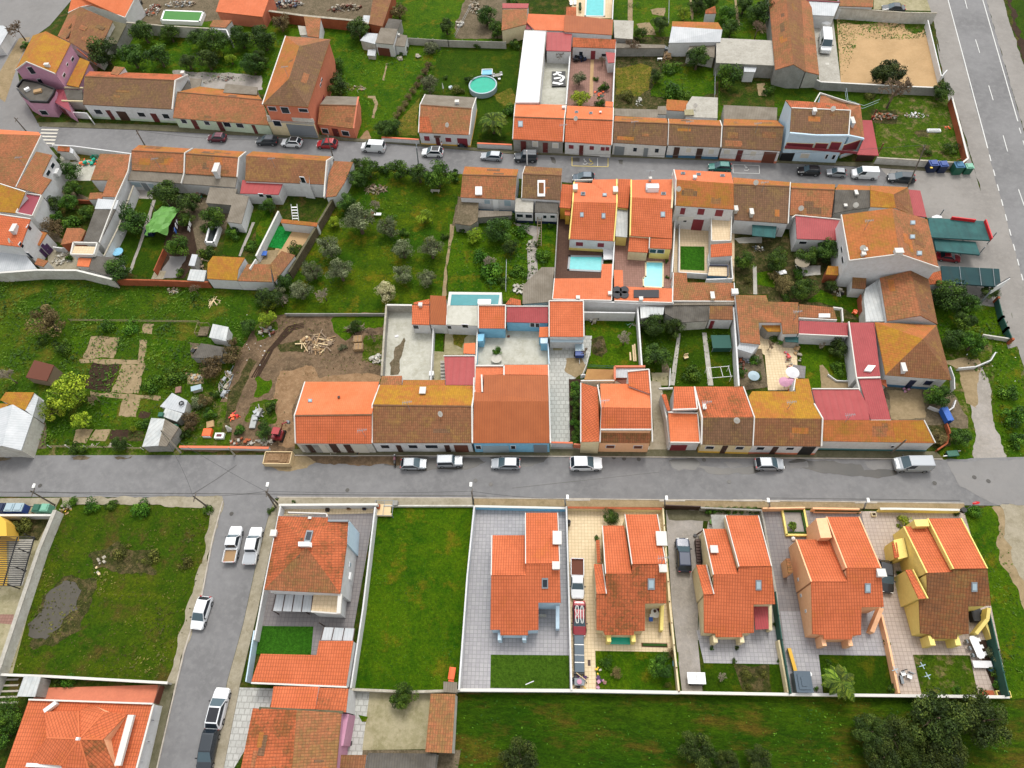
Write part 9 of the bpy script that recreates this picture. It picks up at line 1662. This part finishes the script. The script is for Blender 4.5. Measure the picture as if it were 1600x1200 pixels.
for k,x,y,r,l in (('weed',440,335,45,'weed clump around the white bag on the verge'),('weed',570,360,62,'tall weeds at the verge of the flooded lot'),('weed',870,375,70,'tall dark weeds along the lot top'),('weed',690,360,45,'weeds between the two verge clumps'),('weed',1290,385,45,'weeds around the bare pole foot'),('weedbrown',150,480,60,'brown weeds behind the bins wall, right'),('weedbrown',80,490,45,'brown weeds behind the bins wall, left'),('weedbrown',760,640,60,'brown weed hump in the flooded lot'),('weedbrown',930,680,60,'brown weed hump right of the litter'),('weedbrown',1150,720,48,'brown weed hump near the side street')): T(k,x,y,r,l)
o(400,700);T('shrub',235,338,16,'small weed bush on the sandy verge');T('shrub',90,390,26,'bush at the foot of the double braced pole')
o(800,700)
T('dark',615,432,52,'round dark cycad like bush behind the cream villa');T('shrub',490,380,17,'little bush at the brick railed wall');T('shrub',530,560,20,'little bush at the cream villa side')
for i in range(8): T('citrus',1225+i*42,390,26,'front hedge clump '+('first','second','third','fourth','fifth','sixth','seventh','last')[i]+' from the left behind the grey front wall',grp='hedge behind the grey front wall',**HB)
o(1200,700)
palm(155,485,40,'small round palm in the square planter bed',.9,20,.3);T('limeshrub',855,470,50,'leafy shrubs at the yellow villa rear corner');T('shrub',825,790,26,'dark shrub at the yellow villa side wall');T('shrub',558,395,20,'small clipped bush at the planter wall end');T('shrub',50,1100,24,'dark narrow bush at the green screen fence');T('weed',1290,400,60,'leafy scrub below the no entry sign');T('shrub',1180,408,22,'dark bush at the yellow wall end')
o(800,900)
T('citrus',930,560,78,'round leafy tree in the weedy rear bed of the cream villa');T('brown',650,605,42,'brown ornamental grass tuft');T('brown',995,485,36,'reddish brown bush at the cream wall');T('weedbrown',980,690,26,'brown tuft at the rear wall');T('weed',590,540,50,'leafy tuft at the bed corner');T('baregrey',1310,630,46,'grey leafless shrub on the lawn of the navy car villa');T('shrub',1390,530,20,'small bush at the paving edge');T('weedbrown',1460,620,40,'weedy patch in the brown bed, upper');T('weedbrown',1480,700,30,'weedy patch in the brown bed, lower');T('weedbrown',1560,620,36,'brown tuft at the right bed side')
T('oak',1160,1090,120,'dark field tree at the bottom edge, right of centre');T('oak',50,1140,120,'dark field tree at the bottom edge, below the grey villa');T('oak',1350,1170,85,'low dark tree at the bottom edge beside the larger one');T('oak',1540,1140,80,'small dark tree at the bottom edge near the palm plot')
o(1200,900)
palm(460,660,155,'large yellowish green palm bending over the rear wall',3.2,13,.34);
T('oak',640,980,125,'dark oak left of the great oak clump');T('oak',790,1000,125,'dark oak in front of the left oak');T('oak',1050,900,185,'great dark oak overhanging the rear wall');T('oak',1330,900,185,'great dark oak right of the overhanging one');T('oak',1090,1100,160,'dark oak beneath the two great oaks');T('oak',720,1140,125,'dark oak at the bottom edge of the clump');T('oak',930,1150,110,'dark oak at the bottom edge, middle of clump')
T('shrub',780,705,34,'dark round bush at the foot of the peach wall');T('shrub',1180,718,34,'bush at the rear of the verge lawn');T('shrub',265,705,18,'round pot bush beside the grey shed, left');T('shrub',303,705,18,'round pot bush beside the grey shed, right');T('shrub',380,540,20,'small dark plant on the palm lawn');T('oliveshrub',1420,500,55,'pale flowering shrub at the green screen, upper');T('shrub',1440,600,50,'dark shrub at the green screen, middle');T('shrub',1445,690,45,'dark shrub at the green screen, lower');T('shrub',75,530,20,'narrow plant beside the cream low wall');T('shrub',745,420,28,'strip shrub left of the peach garden wall')
o(400,900);T('citrus',915,755,85,'leafy citrus over the weedy slab wall')
o(0,900);T('citrus',60,860,90,'leafy tree at the left edge above the big villa roof');T('citrus',20,990,75,'leafy tree at the left edge beside the big villa roof');T('weed',430,650,50,'weeds on the salmon terrace rim');T('shrub',355,665,30,'weed bush at the salmon terrace corner')
o(0,0,1)
for x,y in ((943,638),(571,683),(714,150),(1132,136),(1014,82+200),(330,120),(120,90),(250,262),(430,262),(800,190),(880,210),(990,205),(1075,205),(1180,208),(1350,360),(1100,640),(1230,640),(640,640),(1320,660),(1033,880),(450,120),(1400,500),(1240,500),(1190,300),(60,350),(40,260)): aerial('a',x,y)
for x,y in ((1346,392),(1335,325),(1180,290),(1086,170),(230,170),(560,180),(700,200),(900,190),(20,380),(1300,175),(1250,330),(1150,660),(690,650),(1060,300)): aerial('d',x,y)
patches()
# uncountable tufts
o(0,0,1)
weeds('tall rough grass and herbs over the left field','weed',[(0,434),(105,440),(420,458),(405,500),(372,560),(345,625),(300,700),(0,705)],11,.17,1)
weeds('rough wet grass over the flooded lot','weedbrown',[(92,795),(328,795),(318,880),(290,980),(262,1060),(5,1050)],6,.14,2,.15,'rough_grass','grass')
weeds('uneven grass of the orchard','weed',[(540,265),(720,265),(720,330),(703,400),(690,478),(605,486),(440,486),(440,440),(475,390)],5,.14,3,.2,'orchard_grass','grass')
weeds('weedy growth of the middle garden','weed',[(712,345),(830,345),(850,460),(702,455)],8,.18,4,.3,'garden_weeds','weeds')
weeds('grass tufts of the field behind the villas','weed',[(718,1092),(1580,1094),(1590,1200),(710,1200)],4,.12,5,.12,'field_grass','grass')
weeds('grass tufts of the empty green plot','weed',[(592,796),(738,796),(714,1074),(553,1074),(566,960)],5,.08,6,.08,'plot_grass','grass')
weeds('leafy growth of the northern gardens','weed',[(180,60),(470,60),(560,70),(700,80),(650,200),(560,220),(500,140),(200,110)],5,.17,7,.3,'garden_growth','weeds')
weeds('weeds of the roadside bank by the gravel lane','weed',[(1400,430),(1560,450),(1600,620),(1600,716),(1570,710),(1545,600),(1500,560),(1430,560)],6,.18,8,.35,'bank_weeds','weeds')
weeds('brown stalks and weeds on the dirt lot','weedbrown',[(430,492),(605,492),(598,585),(470,598),(460,690),(300,700),(350,620),(400,515)],3,.13,9,.2,'lot_weeds','weeds')
weeds('tufts of the grassy strip right of the yellow villa','weed',[(1505,800),(1560,800),(1600,960),(1600,1090),(1580,1085),(1545,930)],6,.13,10,.2,'strip_grass','grass')
weeds('green growth in the walled plots','weed',[(1000,485),(1150,500),(1155,600),(1005,600)],6,.13,11,.2,'plot_weeds','weeds')
weeds('weeds of the northern middle plots','weed',[(960,5),(1200,5),(1205,130),(1130,160),(960,150)],6,.15,12,.25,'north_weeds','weeds')
weeds('tufts of the grassy corner lot','weed',[(1370,145),(1485,150),(1505,250),(1372,248)],4,.1,13,.12,'lot_grass','grass')
weeds('weeds spreading over the sand lot','weed',[(1308,30),(1446,32),(1448,60),(1400,62),(1340,60),(1325,110),(1314,128)],13,.14,15,.12,'sand_weeds','weeds')
weeds('white wild flowers on the roadside bank',PW,[(1480,520),(1590,520),(1600,716),(1570,700),(1540,600)],.5,.1,21,.4,'wild_flowers','flowers')
weeds('white wild flowers in the walled northern and field corners',PW,[(380,470),(430,520),(405,600),(380,560)],.8,.1,22,.5,'wild_flowers','flowers')
weeds('muddy tufts around the puddle','weedbrown',[(40,985),(70,915),(105,900),(140,915),(135,970),(95,1000)],5,.16,23,.12,'muddy_grass','grass')
weeds('moss and weeds along the kerb of the cross street','weedbrown',[(600,703),(1460,708),(1460,714),(600,711)],14,.08,14,.08,'kerb_moss','moss')
def sheetwater():
 o(0,700);P=[G(*p) for p in [(290,900),(340,870),(400,822),(470,840),(525,885),(505,940),(490,1010),(420,1050),(390,1060),(370,1110),(320,1150),(290,1178),(210,1185),(168,1172),(175,1100),(240,1050),(262,980)]]
 P=sub(P,.4,.6,4);V=[(p.x,p.y,.062) for p in P];a=sum(V[i][0]*V[(i+1)%len(V)][1]-V[(i+1)%len(V)][0]*V[i][1] for i in range(len(V)));f=tuple(range(len(V))) if a>0 else tuple(range(len(V)))[::-1]
 tag(mk('puddle_water',V,[f],'mud',None,org=V[0]),None,None,None,'structure')
sheetwater()
for ob in bpy.data.objects:
 if '_o' in ob: del ob['_o']
